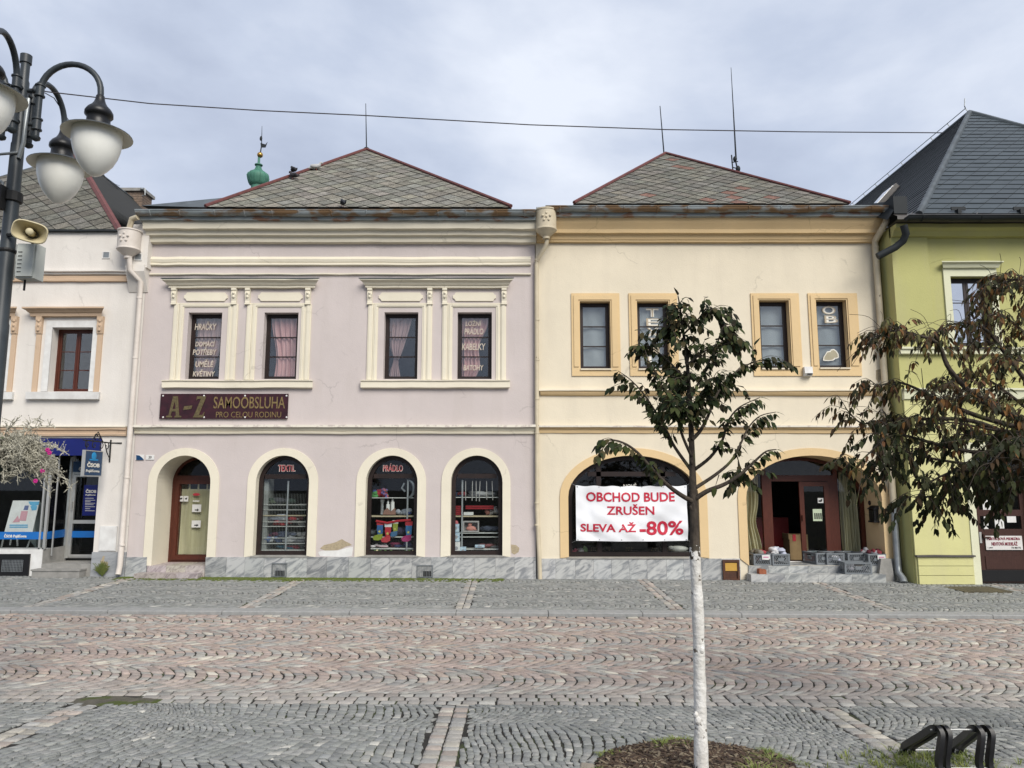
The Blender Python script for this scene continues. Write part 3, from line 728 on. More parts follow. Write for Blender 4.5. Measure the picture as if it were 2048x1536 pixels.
m.prof_x(moulding([(Z(424),.10),(Z(430),.30),(Z(441.3),.30)], D), XL-.05, XR+.06)
part('eaves_flashing', m, FLASH, PK)
gutter(PK, XL-.08, XR+.0, Z(423)-.19, D-.50, .115, GUTT)
# upper windows
for gi, (cx0, cx1, cy0, cy1, sx0, sx1, sy0, sy1) in enumerate(((333,641,560,577,326,630,760,777),(724,1025,561,577,721,1022,761,777.5))):
    xa, xb = xx(cx0, cy0, D), xx(cx1, cy0, D); pr = [(Z(560.5),.02),(Z(562),.22),(Z(564.5),.22),(Z(568),.15),(Z(572),.12),(Z(573),.09),(Z(577),.09),(Z(577.6),.02)]
    m = MB(); m.prof_x(moulding(pr, D), xa+.20, xb-.20, .9, .9); part('lintel', m, CREAM, PK)
    m = MB(); m.prof_x(moulding([(Z(560.0),.0),(Z(560.5),.235),(Z(562.2),.235),(Z(562.5),.0)], D), xa+.20, xb-.20, .92, .92); part('lintel_flashing', m, SHEET, PK)
    xa, xb = xx(sx0, sy0, D), xx(sx1, sy0, D); m = MB()
    m.prof_x(moulding([(Z(760.5),.02),(Z(761.5),.13),(Z(763),.13),(Z(764),.10),(Z(776),.10),(Z(777.5),.02)], D), xa+.06, xb-.06, .3, .3); part('sill', m, CREAM, PK)
def pilaster(mb, px0, px1, ya, yb, mb2=None):
    pm = 690; x0, x1 = xx(px0, pm, D), xx(px1, pm, D); z1, z0 = Z(ya), Z(yb)
    mb.box(x0, x1, D-.035, D+.01, z0, z1); w_ = x1-x0
    mb.box(x0+w_*.22, x1-w_*.22, D-.05, D-.03, z0, z1)
def console(mb, px0, px1, ya, yb):
    pm = 594; x0, x1 = xx(px0, pm, D), xx(px1, pm, D); z1, z0 = Z(ya), Z(yb); w_ = x1-x0; h = z1-z0; cx = (x0+x1)/2
    mb.prof_x([(D+.01,z1),(D-.11,z1),(D-.11,z1-h*.12),(D-.085,z1-h*.2),(D-.10,z1-h*.4),(D-.075,z1-h*.62),(D-.06,z1-h*.8),(D-.065,z1-h*.86),(D-.065,z0),(D+.01,z0)], x0, x1)
    for k, f in enumerate((.32,.55)): mb.ball((cx, D-.10+.015*k, z1-h*f), w_*.28, .03, h*.09, 8, 6)
    mb.box(x0-.01, x1+.01, D-.075, D, z0-.012, z0+.012)
for (a, b, pa, pb, ins) in ((344.5,473.5,369,456,(362,457)),(491.5,621,517,606,(508,605)),(735,864,758,846,(752,848)),(884.5,1012,906,992,(901,997))):
    m = MB(); w_ = 10.5
    pilaster(m, a, a+w_, 609, 760); pilaster(m, b-w_, b, 609, 760)
    console(m, a+.8, a+w_-.3, 578, 609); console(m, b-w_+1.8, b+1.2, 578, 609)
    x0, x1 = xx(a+w_+.5, 690, D), xx(b-w_-.5, 690, D)
    m.prism([(x0, Z(760)),(x0, Z(607)),(x1, Z(607)),(x1, Z(760)),(x1-.11, Z(760)),(x1-.11, Z(614.5)),(x0+.11, Z(614.5)),(x0+.11, Z(760))], D-.02, D+.01)
    m.prism([(x0+.035, Z(760)),(x0+.035, Z(609.5)),(x1-.035, Z(609.5)),(x1-.035, Z(760)),(x1-.075, Z(760)),(x1-.075, Z(612.3)),(x0+.075, Z(612.3)),(x0+.075, Z(760))], D-.035, D-.015)
    m.box(xx(a, 607, D), xx(b, 607, D), D-.025, D+.01, Z(608.5), Z(606.6))
    p0, p1 = xx(pa, 594, D), xx(pb, 594, D); z0, z1 = Z(602.5), Z(585.5); c = .07
    m.prism([(p0,z0+c),(p0,z1-c),(p0+c*.5,z1-c*.8),(p0+c,z1),(p1-c,z1),(p1-c*.5,z1-c*.8),(p1,z1-c),(p1,z0+c),(p1-c*.5,z0+c*.8),(p1-c,z0),(p0+c,z0),(p0+c*.5,z0+c*.8)], D-.03, D+.01)
    part('window_surround', m, CREAM, PK)
def lines(house_part, rows, x0p, x1p, Y, mt, bold=.03, shear=.12, name='lettering', dep=.004):
    mb = MB()
    for txt, ya, yb, a, b in rows:
        pm = (ya+yb)/2; text_mb(mb, txt, xx(a, pm, Y), xx(b, pm, Y), zz(yb, Y), zz(ya, Y), Y, dep, bold, shear)
    return part(name, mb, mt, house_part)
wins = []
for k, r in enumerate(W_up):
    wn_ = window(PK, r, D+.08, DARKWOOD, 1, 3, .12, .06, .034, bar=.03); wins.append(wn_)
    x0, x1, z0, z1 = r; m = MB(); Yc = D+.29
    if k == 0: curtain(m, lambda t: x0+.12, lambda t: x1-.05-.28*(1-t)**2, z0+.05, z1-.02, Yc, waves=6, amp=.02)
    elif k == 1: curtain(m, lambda t: x0+.20-.06*t+.05*math.sin(t*5), lambda t: x1-.06, z0+.05, z1-.02, Yc, waves=5, amp=.035)
    elif k == 2: curtain(m, lambda t: x0+.10+.09*math.exp(-((t-.30)/.14)**2), lambda t: x0+.30+.46*max(0,t-.27)**.8 + .30*max(0,.27-t), z0+.05, z1-.02, Yc, waves=5, amp=.02)
    else: curtain(m, lambda t: x0+.1, lambda t: x0+.42+.30*t+.06*math.sin(t*9), z0+.05, z1-.02, Yc, waves=5, amp=.03)
    part('curtain', m, PALEC if k in (0, 2) else PINKC, wn_)
Yg = D+.205
lines(wins[0], [('HRAČKY',643,660,390,433),('DOMÁCÍ',681,693,391,430),('POTŘEBY',695,710,386,433),('UMĚLÉ',719,734,391,427),('KVĚTINY',739,753,386,430)], 0, 0, Yg, LETC, bold=.015)
lines(wins[3], [('LOŽNÍ',640,652,931,963),('PRÁDLO',654,669,929,967),('KABELKY',687,700,924,971),('BATOHY',730,741,927,967)], 0, 0, Yg, LETC, bold=.015)
# arched shop windows
def arch_window(house, inn, Y, fm, ptr, t=.07, mull=(), glass=SHOPGL, nm='shop_window'):
    x0, x1 = inn[0][0], inn[-1][0]; z0 = inn[0][1]; cx = (x0+x1)/2; a = (x1-x0)/2
    zs = inn[1][1]; rise = max(p[1] for p in inn)-zs; zt = zz(ptr, Y); m = MB()
    i2 = arch_pts(x0+t, x1-t, z0+t, zs, rise-t, 22); m.prism(inn, Y, Y+.09, [i2]); hw = t*.55
    f = lambda z: a-t if z <= zs else (a-t)*math.sqrt(max(0, 1-((z-zs)/(rise-t))**2))
    m.box(cx-f(zt+hw), cx+f(zt+hw), Y+.004, Y+.085, zt-hw, zt+hw)
    for (mxx, za, zb) in mull: m.box(mxx-hw, mxx+hw, Y+.004, Y+.085, za, zb)
    w_ = part(nm, m, fm, house); g = MB(); g.prism(arch_pts(x0+t*.6, x1-t*.6, z0+t*.6, zs, rise-t*.6, 22), Y+.04, Y+.045); part('pane', g, glass, w_)
    return w_
sw = []
for k, ptr in ((1, 953), (2, 952), (3, 952)):
    sw.append(arch_window(PK, A_in[k], D+.19, DARKWOOD, ptr, .10))
def sign_word(wp, txt, a, b, ya, yb, Y):
    lines(wp, [(txt, ya-.8, yb+.8, a-1, b+1)], 0, 0, Y, LETW, bold=.03, shear=0)
    lines(wp, [(txt, ya, yb, a, b)], 0, 0, Y-.006, LETR, bold=.006, shear=0)
sign_word(sw[0], 'TEXTIL', 557, 590, 930.5, 942.5, D+.225); sign_word(sw[1], 'PRÁDLO', 767, 805, 927.5, 942.5, D+.225)
# entrance door in the deep arch
dr = (DX0, DX1); YD = D+.80; m = MB(); inn = arch_pts(dr[0], dr[1], Z(1131)+.006, A_in[0][1][1], max(p[1] for p in A_in[0])-A_in[0][1][1], 22)
t = .09; zt = zz(956, YD)
up = arch_cap(dr[0], dr[1], A_in[0][1][1], max(p[1] for p in A_in[0])-A_in[0][1][1], .06, zt+.06)
m.prism(inn, YD, YD+.09, [rect(dr[0]+.20, dr[1]-.20, inn[0][1]+.17, zt-.14), up])
frame_rect(m, (dr[0]+.085, dr[1]-.085, inn[0][1]+.05, zt-.05), .1, YD-.03, YD+.01)
dp = part('door', m, REDWOOD, PK, 'red-brown glazed entrance door hung with a cloth')
g = MB(); g.box(dr[0]+.19, dr[1]-.19, YD+.03, YD+.035, inn[0][1]+.16, zt-.13); g.sheet(up, YD+.04); part('pane', g, SHOPGL, dp)
m = MB(); xa, xb = dr[0]+.20, dr[1]-.20; zb = inn[0][1]+.17; ztp = zt-.27
curtain(m, lambda t: xa, lambda t: xb, zb, ztp, YD+.10, waves=2.2, amp=.018)
for k in range(4): m.box(xa+.16+k*.22, xa+.20+k*.22, YD+.10, YD+.105, ztp-.01, ztp+.12)
part('curtain', m, OLIVC, dp)
m = MB(); x = lambda p, y_: xx(p, y_, YD)
for (a, b, y0, y1) in ((357,366,992,1003),(367,376,992,1003),(384,402,1009,1024),(383,401,1041,1055),(385,398,1001,1003.2)): m.box(x(a,y0), x(b,y0), YD+.018, YD+.028, zz(y1,YD), zz(y0,YD))
part('notice', m, WHITEP, dp)
m = MB(); m.ball((x(392,989), YD+.02, zz(989,YD)), .09, .008, .035, 14, 6); part('sticker', m, LETR, dp)
m = MB()
for (cx, cy) in ((393,1020),(392,1050.5)):
    X0, X1, zc = x(cx-4,cy), x(cx+4.5,cy), zz(cy,YD); d = X1-X0
    m.prism([(X0,zc-.012),(X0,zc+.012),(X0+d*.55,zc+.012),(X0+d*.55,zc+.035),(X1,zc),(X0+d*.55,zc-.035),(X0+d*.55,zc-.012)], YD+.012, YD+.017)
for cx in (361.5, 371.5):
    X0, zc = x(cx,997.5), zz(997.5,YD); m.ball((X0, YD+.014, zc), .028, .003, .02, 8, 4); m.ball((X0+.02, YD+.014, zc+.018), .014, .003, .012, 6, 4)
part('notice_mark', m, BLACKF, dp)
# small fittings
def grate(house, r, Y, mt, nb=8, hole=None):
    m = MB(); frame_rect(m, r, .012, Y-.012, Y+.01); x0, x1, z0, z1 = r
    for k in range(1, nb): x = x0+(x1-x0)*k/nb; m.tube([(x, Y-.008, z0), (x, Y-.008, z1)], .005, 4)
    g = part('vent_grate', m, mt, house)
    if hole: h = MB(); h.box(*hole[:2], Y-.003, Y+.002, *hole[2:]); part('vent_hole', h, BLACKF, g)
Yp = D-.04
r = R4(544, 574, 1126, 1153, Yp); grate(PK, r, Yp-.012, PIPEG, 10, R4(551, 569, 1141, 1153, Yp))
r = R4(834, 866, 1130, 1154, Yp); grate(PK, r, Yp-.012, PIPEG, 10, R4(846, 863, 1142, 1154, Yp))
m = MB()
for poly in ([(640,1097),(648,1090),(662,1087),(672,1084),(684,1078),(690,1082),(700,1087),(704,1090),(692,1093),(684,1097),(675,1100),(660,1101),(650,1101)],
             [(1022,1089),(1032,1090),(1039,1096),(1037,1104),(1029,1109),(1023,1106)]):
    m.prism([at(a, b, D) for a, b in poly], D-.004, D+.004)
part('bare_plaster_patch', m, BARE, PK)
m = MB(); m.prism([at(a, b, D) for a, b in [(646,1101),(676,1101),(700,1094),(706,1094),(704,1112),(690,1114),(660,1113),(640,1112),(636,1104)]], D-.003, D+.004); part('whitewashed_patch', m, WHITEP, PK)
m = MB(); frame_rect(m, R4(1042, 1054, 871, 884), .012, D-.006, D+.004); part('hatch', m, PINK, PK)
# roof: front hip, side planes running back to the ridge
ZR = Z(424); AP = Vector((-4.56, 22.0, 12.57))
BL, BR = Vector((-7.45, D-.35, ZR-.02)), Vector((-.02, D-.35, ZR-.02))
tl, un, tn = MB(), MB(), []
h = .25
roof_plane(tl, un, tn, [BL, BR, AP], (h, h*1.0), (-h, h*1.0), pale=grey, o=(.1, -.12), gap=.0042)
RB = AP + Vector((0, 14, 0)); CRN = Vector((XR-.3, D-.2, ZR))
roof_plane(tl, un, tn, [BR, Vector((BR.x+.3, D+18, ZR)), RB, AP], (h, h), (-h, h), pale=grey)
CL = BL.lerp(AP, .13)
roof_plane(tl, un, tn, [Vector((BL.x-.3, D+18, ZR)), BL, AP, RB], (h, h), (-h, h), pale=grey)
rf = part('roof', tl, ROOFT, PK, tint=tn)
part('roof_underlay', un, UNDER, rf)
m = MB(); m.add([(XL-.05, D-.38, ZR+.02), tuple(BL+Vector((0,-.02,0))), tuple(CL+Vector((0,-.01,.03))), (XL-.05, D+3, ZR+.4)], [(0,1,2),(0,2,3)]); part('valley_sheet', m, SHEET, rf)
m = MB()
for a, b in ((BL, AP), (BR, AP), (AP, RB)):
    m.tube([a+Vector((0,-.02,.03)), b+Vector((0,-.02,.03))], .048, 6)
part('ridge_cap', m, REDR, rf)
m = MB(); m.tube([at3(733,300,22), at3(731.5,207,22)], [.022,.010], 6); m.ball(at3(733,298,22), .09, .09, .06); part('lightning_rod', m, GUTD, rf)
# downpipes
m = MB(); rp = .062; cxl = XL-.0
pts = [at3(259,500,D-.34), at3(259,540,D-.34), at3(281,563,D-.13), at3(260.5,858,D-.13), at3(240,1130,D-.13), (xx(236,1150,D-.2), D-.2, gz(-9, D)+.06)]
m.tube(pts, rp*1.02, 12)
for py in (596, 716, 955, 1090): 
    f = (py-563)/(858-563); p = at3(281+(260.5-281)*f, py, D-.13); m.lathe([(rp+.008,-.02),(rp+.010,0),(rp+.008,.02)], p, 12)
dpw = part('downpipe', m, PIPEW, PK, 'white painted rainwater pipe', smooth=50)
p = at3(260, 462, D-.34); hopper(dpw, p.x, p.y, p.z, .27, zz(462,D-.34)-zz(513,D-.34), PIPEW)
m = MB(); m.tube([at3(258,460,D-.4), at3(264,438,D-.45), at3(276,434,D-.5)], .07, 10); part('gutter_spout', m, PIPEC, dpw, smooth=50)
m = MB(); pts = [at3(1094,478,D-.40), at3(1093,490,D-.40), at3(1076,517,D-.12), at3(1073,530,D-.10), at3(1074,850,D-.10), at3(1074.5,1020,D-.10), at3(1078,1100,D-.10), (xx(1080,1155,D-.1), D-.10, gz(.6, D)+.0)]
m.tube(pts, .052, 12)
for py in (520, 640, 720, 798, 866, 1006, 1050): m.lathe([(.058,-.02),(.064,0),(.058,.02)], at3(1074, py, D-.10), 12)
dpc = part('downpipe', m, PIPEC, PK, 'cream painted rainwater pipe with flaking paint', smooth=50)
p = at3(1092, 421, D-.42); hopper(dpc, p.x, p.y, p.z, .26, zz(421,D-.42)-zz(474,D-.42), PIPEC)
SPLIT = {'plinth','pilaster','gutter_bracket','clamp','notice','bare_plaster_patch','shelf_','notice_mark','screw_cap','eyelet','cord','flower','snow_guard','upright','side_panel','candle','ground_floor_facing','wing','leg','steps','picture','letterings','angled_riser','rod','band','lettering','fitting','shop_sill','letter'}
# ================================================================== pale yellow house
YW = thing('town_house', (4.8, D, 0), 'pale yellow two-storey house with two wide ochre arches', 'house', 'terraced houses facing the square')
X0, X1 = XR+.02, 9.02
B_in = [arch(1137, 1399, 911, 994, 1114), arch(1495, 1767, 911, 996, 1131)]
B_out = [arch(1120, 1416, 896, 993, 1116), arch(1477.5, 1782, 896, 995, 1118)]
W_y = [R4(1160, 1221, 603, 738), R4(1275, 1338, 603, 738), R4(1520, 1580, 601, 737), R4(1634.5, 1695, 600.5, 736)]
ZEY = zz(444, D); m = MB()
m.sheet([(X0, -.2), (X0, ZEY), (X1, ZEY), (X1, -.2)], D, [list(a) for a in B_in] + [rect(*w_) for w_ in W_y])
m.box(X0, X0+.05, D+.012, D+12, -.1, ZEY-.01); m.box(X1-.05, X1, D+.012, D+12, -.1, ZEY-.01)
part('wall', m, YELL, YW, fix=False)
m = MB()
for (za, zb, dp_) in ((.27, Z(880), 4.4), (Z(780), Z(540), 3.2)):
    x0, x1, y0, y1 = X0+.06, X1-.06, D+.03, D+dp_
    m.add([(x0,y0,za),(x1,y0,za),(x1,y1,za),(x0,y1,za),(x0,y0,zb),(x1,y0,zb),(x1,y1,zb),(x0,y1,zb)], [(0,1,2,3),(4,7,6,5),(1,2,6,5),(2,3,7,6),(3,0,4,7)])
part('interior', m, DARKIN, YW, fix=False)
ZPY = Z(1117)
B_out[1][0] = (B_out[1][0][0], ZPY); B_out[1][-1] = (B_out[1][-1][0], ZPY)
arch_surround(YW, B_out[0], B_in[0], D, D+.2, OCHRE); arch_surround(YW, B_out[1], B_in[1], D, D+.88, OCHRE)
plinth(YW, X0, X1, ZPY, D, .44, None, gaps=((B_in[1][0][0]-.05, B_in[1][-1][0]+.05),))
m = MB(); m.box(B_in[0][0][0]-.04, B_in[0][-1][0]+.04, D-.05, D+.3, ZPY-.01, ZPY+.028); part('shop_sill', m, CONC, YW)
m = MB(); tn = []
def slab_row(xa, xb, n, ya, yb, za, zb):
    for k in range(n):
        m.box(xa+(xb-xa)*k/n+.002, xa+(xb-xa)*(k+1)/n-.002, ya, yb, za, zb-random.uniform(0,.006)); c = random.uniform(.72,1.05); tn.extend([(c, c*random.uniform(.985,1.015), c*random.uniform(.96,1.0))]*6)
LZ = .29                    # landing height
slab_row(xx(1502,1158,D-.35), xx(1772,1158,D-.35), 8, D-.36, D-.03, -.2, zz(1149,D-.36))
slab_row(B_in[1][0][0]-.02, B_in[1][-1][0]+.02, 7, D-.03, D+.9, -.2, LZ)
part('steps', m, MARB, YW, tint=tn)
m = MB(); m.prism([at(a, b, D-.2) for a, b in [(1764,1118),(1784,1118),(1792,1166),(1758,1166)]], D-.16, D-.0); part('corner_stone', m, CONC, YW)
course('string_course', X0+.03, X1-.05, [(Z(853),.02),(Z(854),.10),(Z(857),.095),(Z(857.6),.045),(Z(866),.03),(Z(867),.0)], OCHRE, parent=YW)
course('coping', X0+.03, X1-.05, [(Z(851.0),.0),(Z(851.8),.125),(Z(855),.125),(Z(855.5),.05)], CRTOP, parent=YW)
course('sill_course', xx(1083,784,D), X1-.1, [(Z(782),.02),(Z(784),.10),(Z(786),.09),(Z(790),.06),(Z(792),.02)], OCHRE, parent=YW, m0=.3)
course('coping', xx(1082,784,D)-.02, X1-.1, [(Z(777.5),.0),(Z(778.5),.11),(Z(782.5),.12),(Z(783),.05)], YELL, parent=YW, m0=.3)
course('cornice', X0+.02, X1-.02, [(Z(446),.38),(Z(450),.36),(Z(455),.33),(Z(461),.28),(Z(465),.25),(Z(472),.24),(Z(473),.17),(Z(474.5),.165),(Z(475),.15),(Z(482),.12),(Z(483),.10),(Z(486),.09),(Z(487),.02)], OCHRE, parent=YW)
m = MB(); m.prof_x(moulding([(Z(435),.30),(Z(436),.48),(Z(445.5),.46),(Z(447),.30)], D), X0+.02, X1+.0)
m.prof_x(moulding([(Z(417),.10),(Z(424),.30),(Z(435.3),.30)], D), X0+.02, X1+.02)
part('eaves_flashing', m, FLASH, YW)
gutter(YW, X0+.22, X1+.06, Z(416)-.19, D-.52, .115, GUTT)
for k, (r, (oa, ob)) in enumerate(zip(W_y, ((1143,1240),(1258.5,1356),(1504,1601),(1619,1718)))):
    x0, x1, z0, z1 = R4(oa, ob, 587, 752); a, b, c, d = r; m = MB()
    m.prism(rect(x0,x1,z0,z1), D-.03, D+.005, [rect(a,b,c,d)])
    m.prism([(x0+.055,c+.05),(x0+.055,z1-.055),(x1-.055,z1-.055),(x1-.055,c+.05),(b+.035,c+.05),(b+.035,d+.035),(a-.035,d+.035),(a-.035,c+.05)], D-.05, D-.028)
    m.add([(q[0], D-.03, q[1]) for q in rect(a,b,c,d)]+[(q[0], D+.2, q[1]) for q in rect(a,b,c,d)], [(i, (i+1)%4, 4+(i+1)%4, 4+i) for i in range(4)])
    part('window_surround', m, OCHRE, YW)
    m = MB(); m.box(a, b, D-.065, D+.2, c-.03, c+.004); part('sill', m, YELL, YW)
    wy = window(YW, r, D+.0, DARKWOOD, 1, 3, .17, .06, .034, bar=.03)
    m = MB(); curtain(m, lambda t: a+.04, lambda t: b-.04, c+.03, d-.03, D+.27, waves=1.4, amp=.012); part('curtain', m, BLINDG, wy)
    Yl = D+.185
    if k == 1:
        for mt, bd_, dy_ in ((LETW, .03, 0), (LETT, -.022, -.006)):
            mb = MB()
            for ch_, ya, yb in (('T',617,634),('E',637,652),('X',656,673),('T',676,692),('I',695,710),('L',713,730)):
                text_mb(mb, ch_, xx(1293,660,Yl), xx(1318,660,Yl), zz(yb,Yl), zz(ya,Yl), Yl+dy_, .004, bd_)
            part('lettering', mb, mt, wy)
    if k == 3:
        for mt, bd_, dy_ in ((LETW, .03, 0), (LETT, -.022, -.006)):
            mb = MB()
            for ch_, ya, yb, xa in (('O',612,629,1645),('B',631,646,1649)):
                text_mb(mb, ch_, xx(xa,640,Yl), xx(xa+27,640,Yl), zz(yb,Yl), zz(ya,Yl), Yl+dy_, .004, bd_)
            part('lettering', mb, mt, wy)
        for mt, s_, dy_ in ((LETW, 1, 0), (mat('felt_letters', (.36,.33,.24)), .8, -.005)):
            mb = MB()
            for ox, oy in ((0,0),(8,-4)):
                pts_ = [(0,17),(1,10),(5,4),(8,-1),(14,-2),(19,2),(23,8),(24,15),(20,17),(10,18)]
                cxp = 12; cyp = 8
                mb.prism([at(1646+ox+cxp+(a_-cxp)*s_, 704+oy+cyp+(b_-cyp)*s_, Yl+dy_-(.003 if ox else 0)) for a_, b_ in pts_], Yl+dy_-.004-(.003 if ox else 0), Yl+dy_)
            part('shoe_cutout', mb, mt, wy)
# banner window
z0i = B_in[0][0][1]
bw = arch_window(YW, B_in[0], D+.16, DARKWOOD, 948, .10, mull=((xx(1198,1000,D+.16), z0i+.05, Z(925)), (xx(1327,1000,D+.16), z0i+.05, Z(925))))
lines(bw, [('NOVĚ', 966, 976, 1247, 1273)], 0, 0, D+.195, LETW, bold=0, shear=0)
m = MB()
for xa in (1183, 1213, 1252, 1304, 1335):
    for r_ in range(3):
        for c_ in range(5):
            if random.random() < .75: p = at3(xa+c_*3.4+random.uniform(-1,1), 1096+r_*4.2, D+.30); m.ball(p, .009, .006, .009, 5, 3)
part('light_string', m, mat('gold_bead', (.35,.22,.08), rough=.4), bw)
# entrance in the deep arch
YE = D+.86; ai = B_in[1]; zs_ = ai[1][1]; rs_ = max(p[1] for p in ai)-zs_
inn = arch_pts(ai[0][0]+.01, ai[-1][0]-.01, LZ, zs_, rs_-.01, 26); Xe = lambda p: xx(p, 1040, YE); tz = zz(957, YE); m = MB()
def ar(x0, x1, z0):            # piece of the arched outline between two uprights
    cx, a_ = (ai[0][0]+ai[-1][0])/2, (ai[-1][0]-ai[0][0])/2-.09; p = [(x0, z0)]
    for i in range(13):
        x = x0+(x1-x0)*i/12; q = max(0, 1-((x-cx)/a_)**2); p.append((x, zs_+(rs_-.09)*math.sqrt(q) if q > 0 else zs_))
    p.append((x1, z0)); return p
xL, xM1, xM2, xR_ = ai[0][0]+.09, Xe(1527), Xe(1679), ai[-1][0]-.09
holes = [ar(xL+.01, xM1, LZ+.10), ar(xM2, xR_-.01, LZ+.10), rect(Xe(1546), Xe(1659), LZ+.02, tz-.07)]
cx_, a_ = (ai[0][0]+ai[-1][0])/2, (ai[-1][0]-ai[0][0])/2-.09
tp = [(x, z) for x, z in ar(xM1+.1, xM2-.1, tz+.08)]
holes.append(tp); m.prism(inn, YE, YE+.10, holes)
de = part('entrance_frame', m, REDWOOD, YW)
g = MB()
for hh in (holes[0], holes[1], holes[3]): g.prism(hh, YE+.05, YE+.055)
part('pane', g, SHOPGL, de)
m = MB(); r = (Xe(1600), Xe(1659)-.005, LZ+.03, tz-.08); frame_rect(m, r, .11, YE-.05, YE+.01); m.box(r[0]+.03, r[0]+.045, YE-.10, YE-.05, 1.28, 1.42)
dl = part('door_leaf', m, REDWOOD, de); g = MB(); g.box(r[0]+.09, r[1]-.09, YE-.03, YE-.025, r[2]+.09, r[3]-.09); part('pane', g, SHOPGL, YW)
m = MB(); m.box(r[0]-1.0, r[1], YE-.02, YE+.08, LZ-.01, LZ+.018); part('threshold', m, WHITEP, YW)
m = MB()
def board(px0, px1, py0, py1, Y, th=.01): m.box(xx(px0,py0,Y), xx(px1,py0,Y), Y-th, Y, zz(py1,Y), zz(py0,Y))
board(1635, 1646, 996, 1006, YE-.035); m2 = m
part('notice', m, WHITEP, YW); m = MB(); board(1625, 1643, 1018, 1042, YE-.036); part('opening_hours_card', m, mat('pale_green_card', (.50,.58,.42)), YW)
m = MB(); m.ball(at3(1640.5,1002,YE-.048), .05, .003, .022, 8, 5); m.ball(at3(1643,999.5,YE-.048), .022, .003, .02, 6, 4)
for k in range(4): m.box(xx(1627+k*4,1030,YE), xx(1629.5+k*4,1030,YE), YE-.05, YE-.047, zz(1038,YE), zz(1026,YE))
part('notice_mark', m, BLACKF, YW)
m = MB(); curtain(m, lambda t: xL+.03, lambda t: xM1-.03-.02*t-.10*math.exp(-((t-.42)/.16)**2)+.16*max(0,.22-t), LZ+.12, zs_+.55, YE+.13, waves=6, amp=.035)
part('curtain', m, OLIVC, de)
m = MB(); xa_, xb_ = Xe(1687), Xe(1722); curtain(m, lambda t: xa_, lambda t: xb_-.18*max(0,t-.7), LZ+.12, zs_+.62, YE+.13, waves=6, amp=.04); part('curtain', m, OLIVC, de)
m = MB()   # open shop doorway: counter and shelving seen inside
m.box(Xe(1540)-.1, Xe(1600)+.3, YE+1.6, YE+2.1, LZ, LZ+1.0); part('counter', m, mat('red_counter', (.20,.012,.012), rough=.5), YW)
# plinth repair, black letter box on the reveal, roof
m = MB(); m.prism([at(a, b, D) for a, b in [(1752,740),(1762,738),(1764,756),(1757,766),(1752,758)]], D-.003, D+.004); part('damp_stain', m, BARE, YW)
ZRY = Z(417); AP = Vector((4.8, 22.0, 12.42)); AP.x = xx(1331, 308, 22); AP.z = zz(308, 22)
BL, BR = Vector((xx(1148,419,D-.35), D-.35, ZRY-.02)), Vector((xx(1700,414,D-.35), D-.35, ZRY-.02))
tl, un, tn = MB(), MB(), []; h = .235
roof_plane(tl, un, tn, [BL, BR, AP], (h, h*1.0), (-h, h*1.0), pale=lambda: tuple(.80*q for q in grey_red()), o=(.05,.1), gap=.0042)
RB = AP + Vector((0, 14, 0))
roof_plane(tl, un, tn, [BR, Vector((BR.x+.3, D+18, ZRY)), RB, AP], (h, h), (-h, h), pale=grey)
roof_plane(tl, un, tn, [Vector((BL.x-.3, D+18, ZRY)), BL, AP, RB], (h, h), (-h, h), pale=grey)
rf = part('roof', tl, ROOFT, YW, tint=tn); part('roof_underlay', un, UNDER, rf)
m = MB()
for a, b in ((BL, AP), (BR, AP), (AP, RB)): m.tube([a+Vector((0,-.02,.03)), b+Vector((0,-.02,.03))], .042, 6)
part('ridge_cap', m, REDR, rf)
m = MB(); m.tube([at3(1328,308,22), at3(1320,212,22)], [.022,.012], 6); part('lightning_rod', m, GUTD, rf)
m = MB(); Ya = 24.0
m.tube([at3(1477,380,Ya), at3(1475,338,Ya)], .035, 6); m.tube([at3(1472,318,Ya), at3(1462,135,Ya)], [.03,.008], 6); m.tube([at3(1475,340,Ya), at3(1470,316,Ya)], .025, 6)
m.tube([at3(1463,310,Ya), at3(1466,344,Ya)], .022, 6); m.tube([at3(1463,325,Ya), at3(1476,323,Ya)], .02, 5); m.tube([at3(1466,335,Ya), at3(1478,338,Ya)], .02, 5)
m.ball(at3(1470,318,Ya), .07, .07, .1); m.ball(at3(1476,338,Ya), .08, .08, .12)
part('aerial', m, GUTD, rf)
m = MB(); pts = [at3(1772,424,D-.52), at3(1772,444,D-.5), at3(1764,458,D-.44), at3(1750,482,D-.14), at3(1750.5,495,D-.12), at3(1771,780,D-.12), at3(1787,1010,D-.14)]
m.tube(pts, .075, 12)
for py in (495, 690, 860): 
    f = (py-495)/(780-495); m.lathe([(.083,-.02),(.087,0),(.083,.02)], at3(1750.5+20.5*f, py, D-.12), 12)
dpy = part('downpipe', m, PIPEC, YW, 'cream painted rainwater pipe at the green house', smooth=50)
m = MB(); pts = [at3(1786.5,1005,D-.14), at3(1795,1130,D-.15), at3(1797,1145,D-.2), at3(1806,1158,D-.36), at3(1808,1166,D-.42)]
m.tube(pts, [.075,.075,.078,.08,.085], 12); part('pipe_foot', m, PIPEG, dpy, smooth=50)

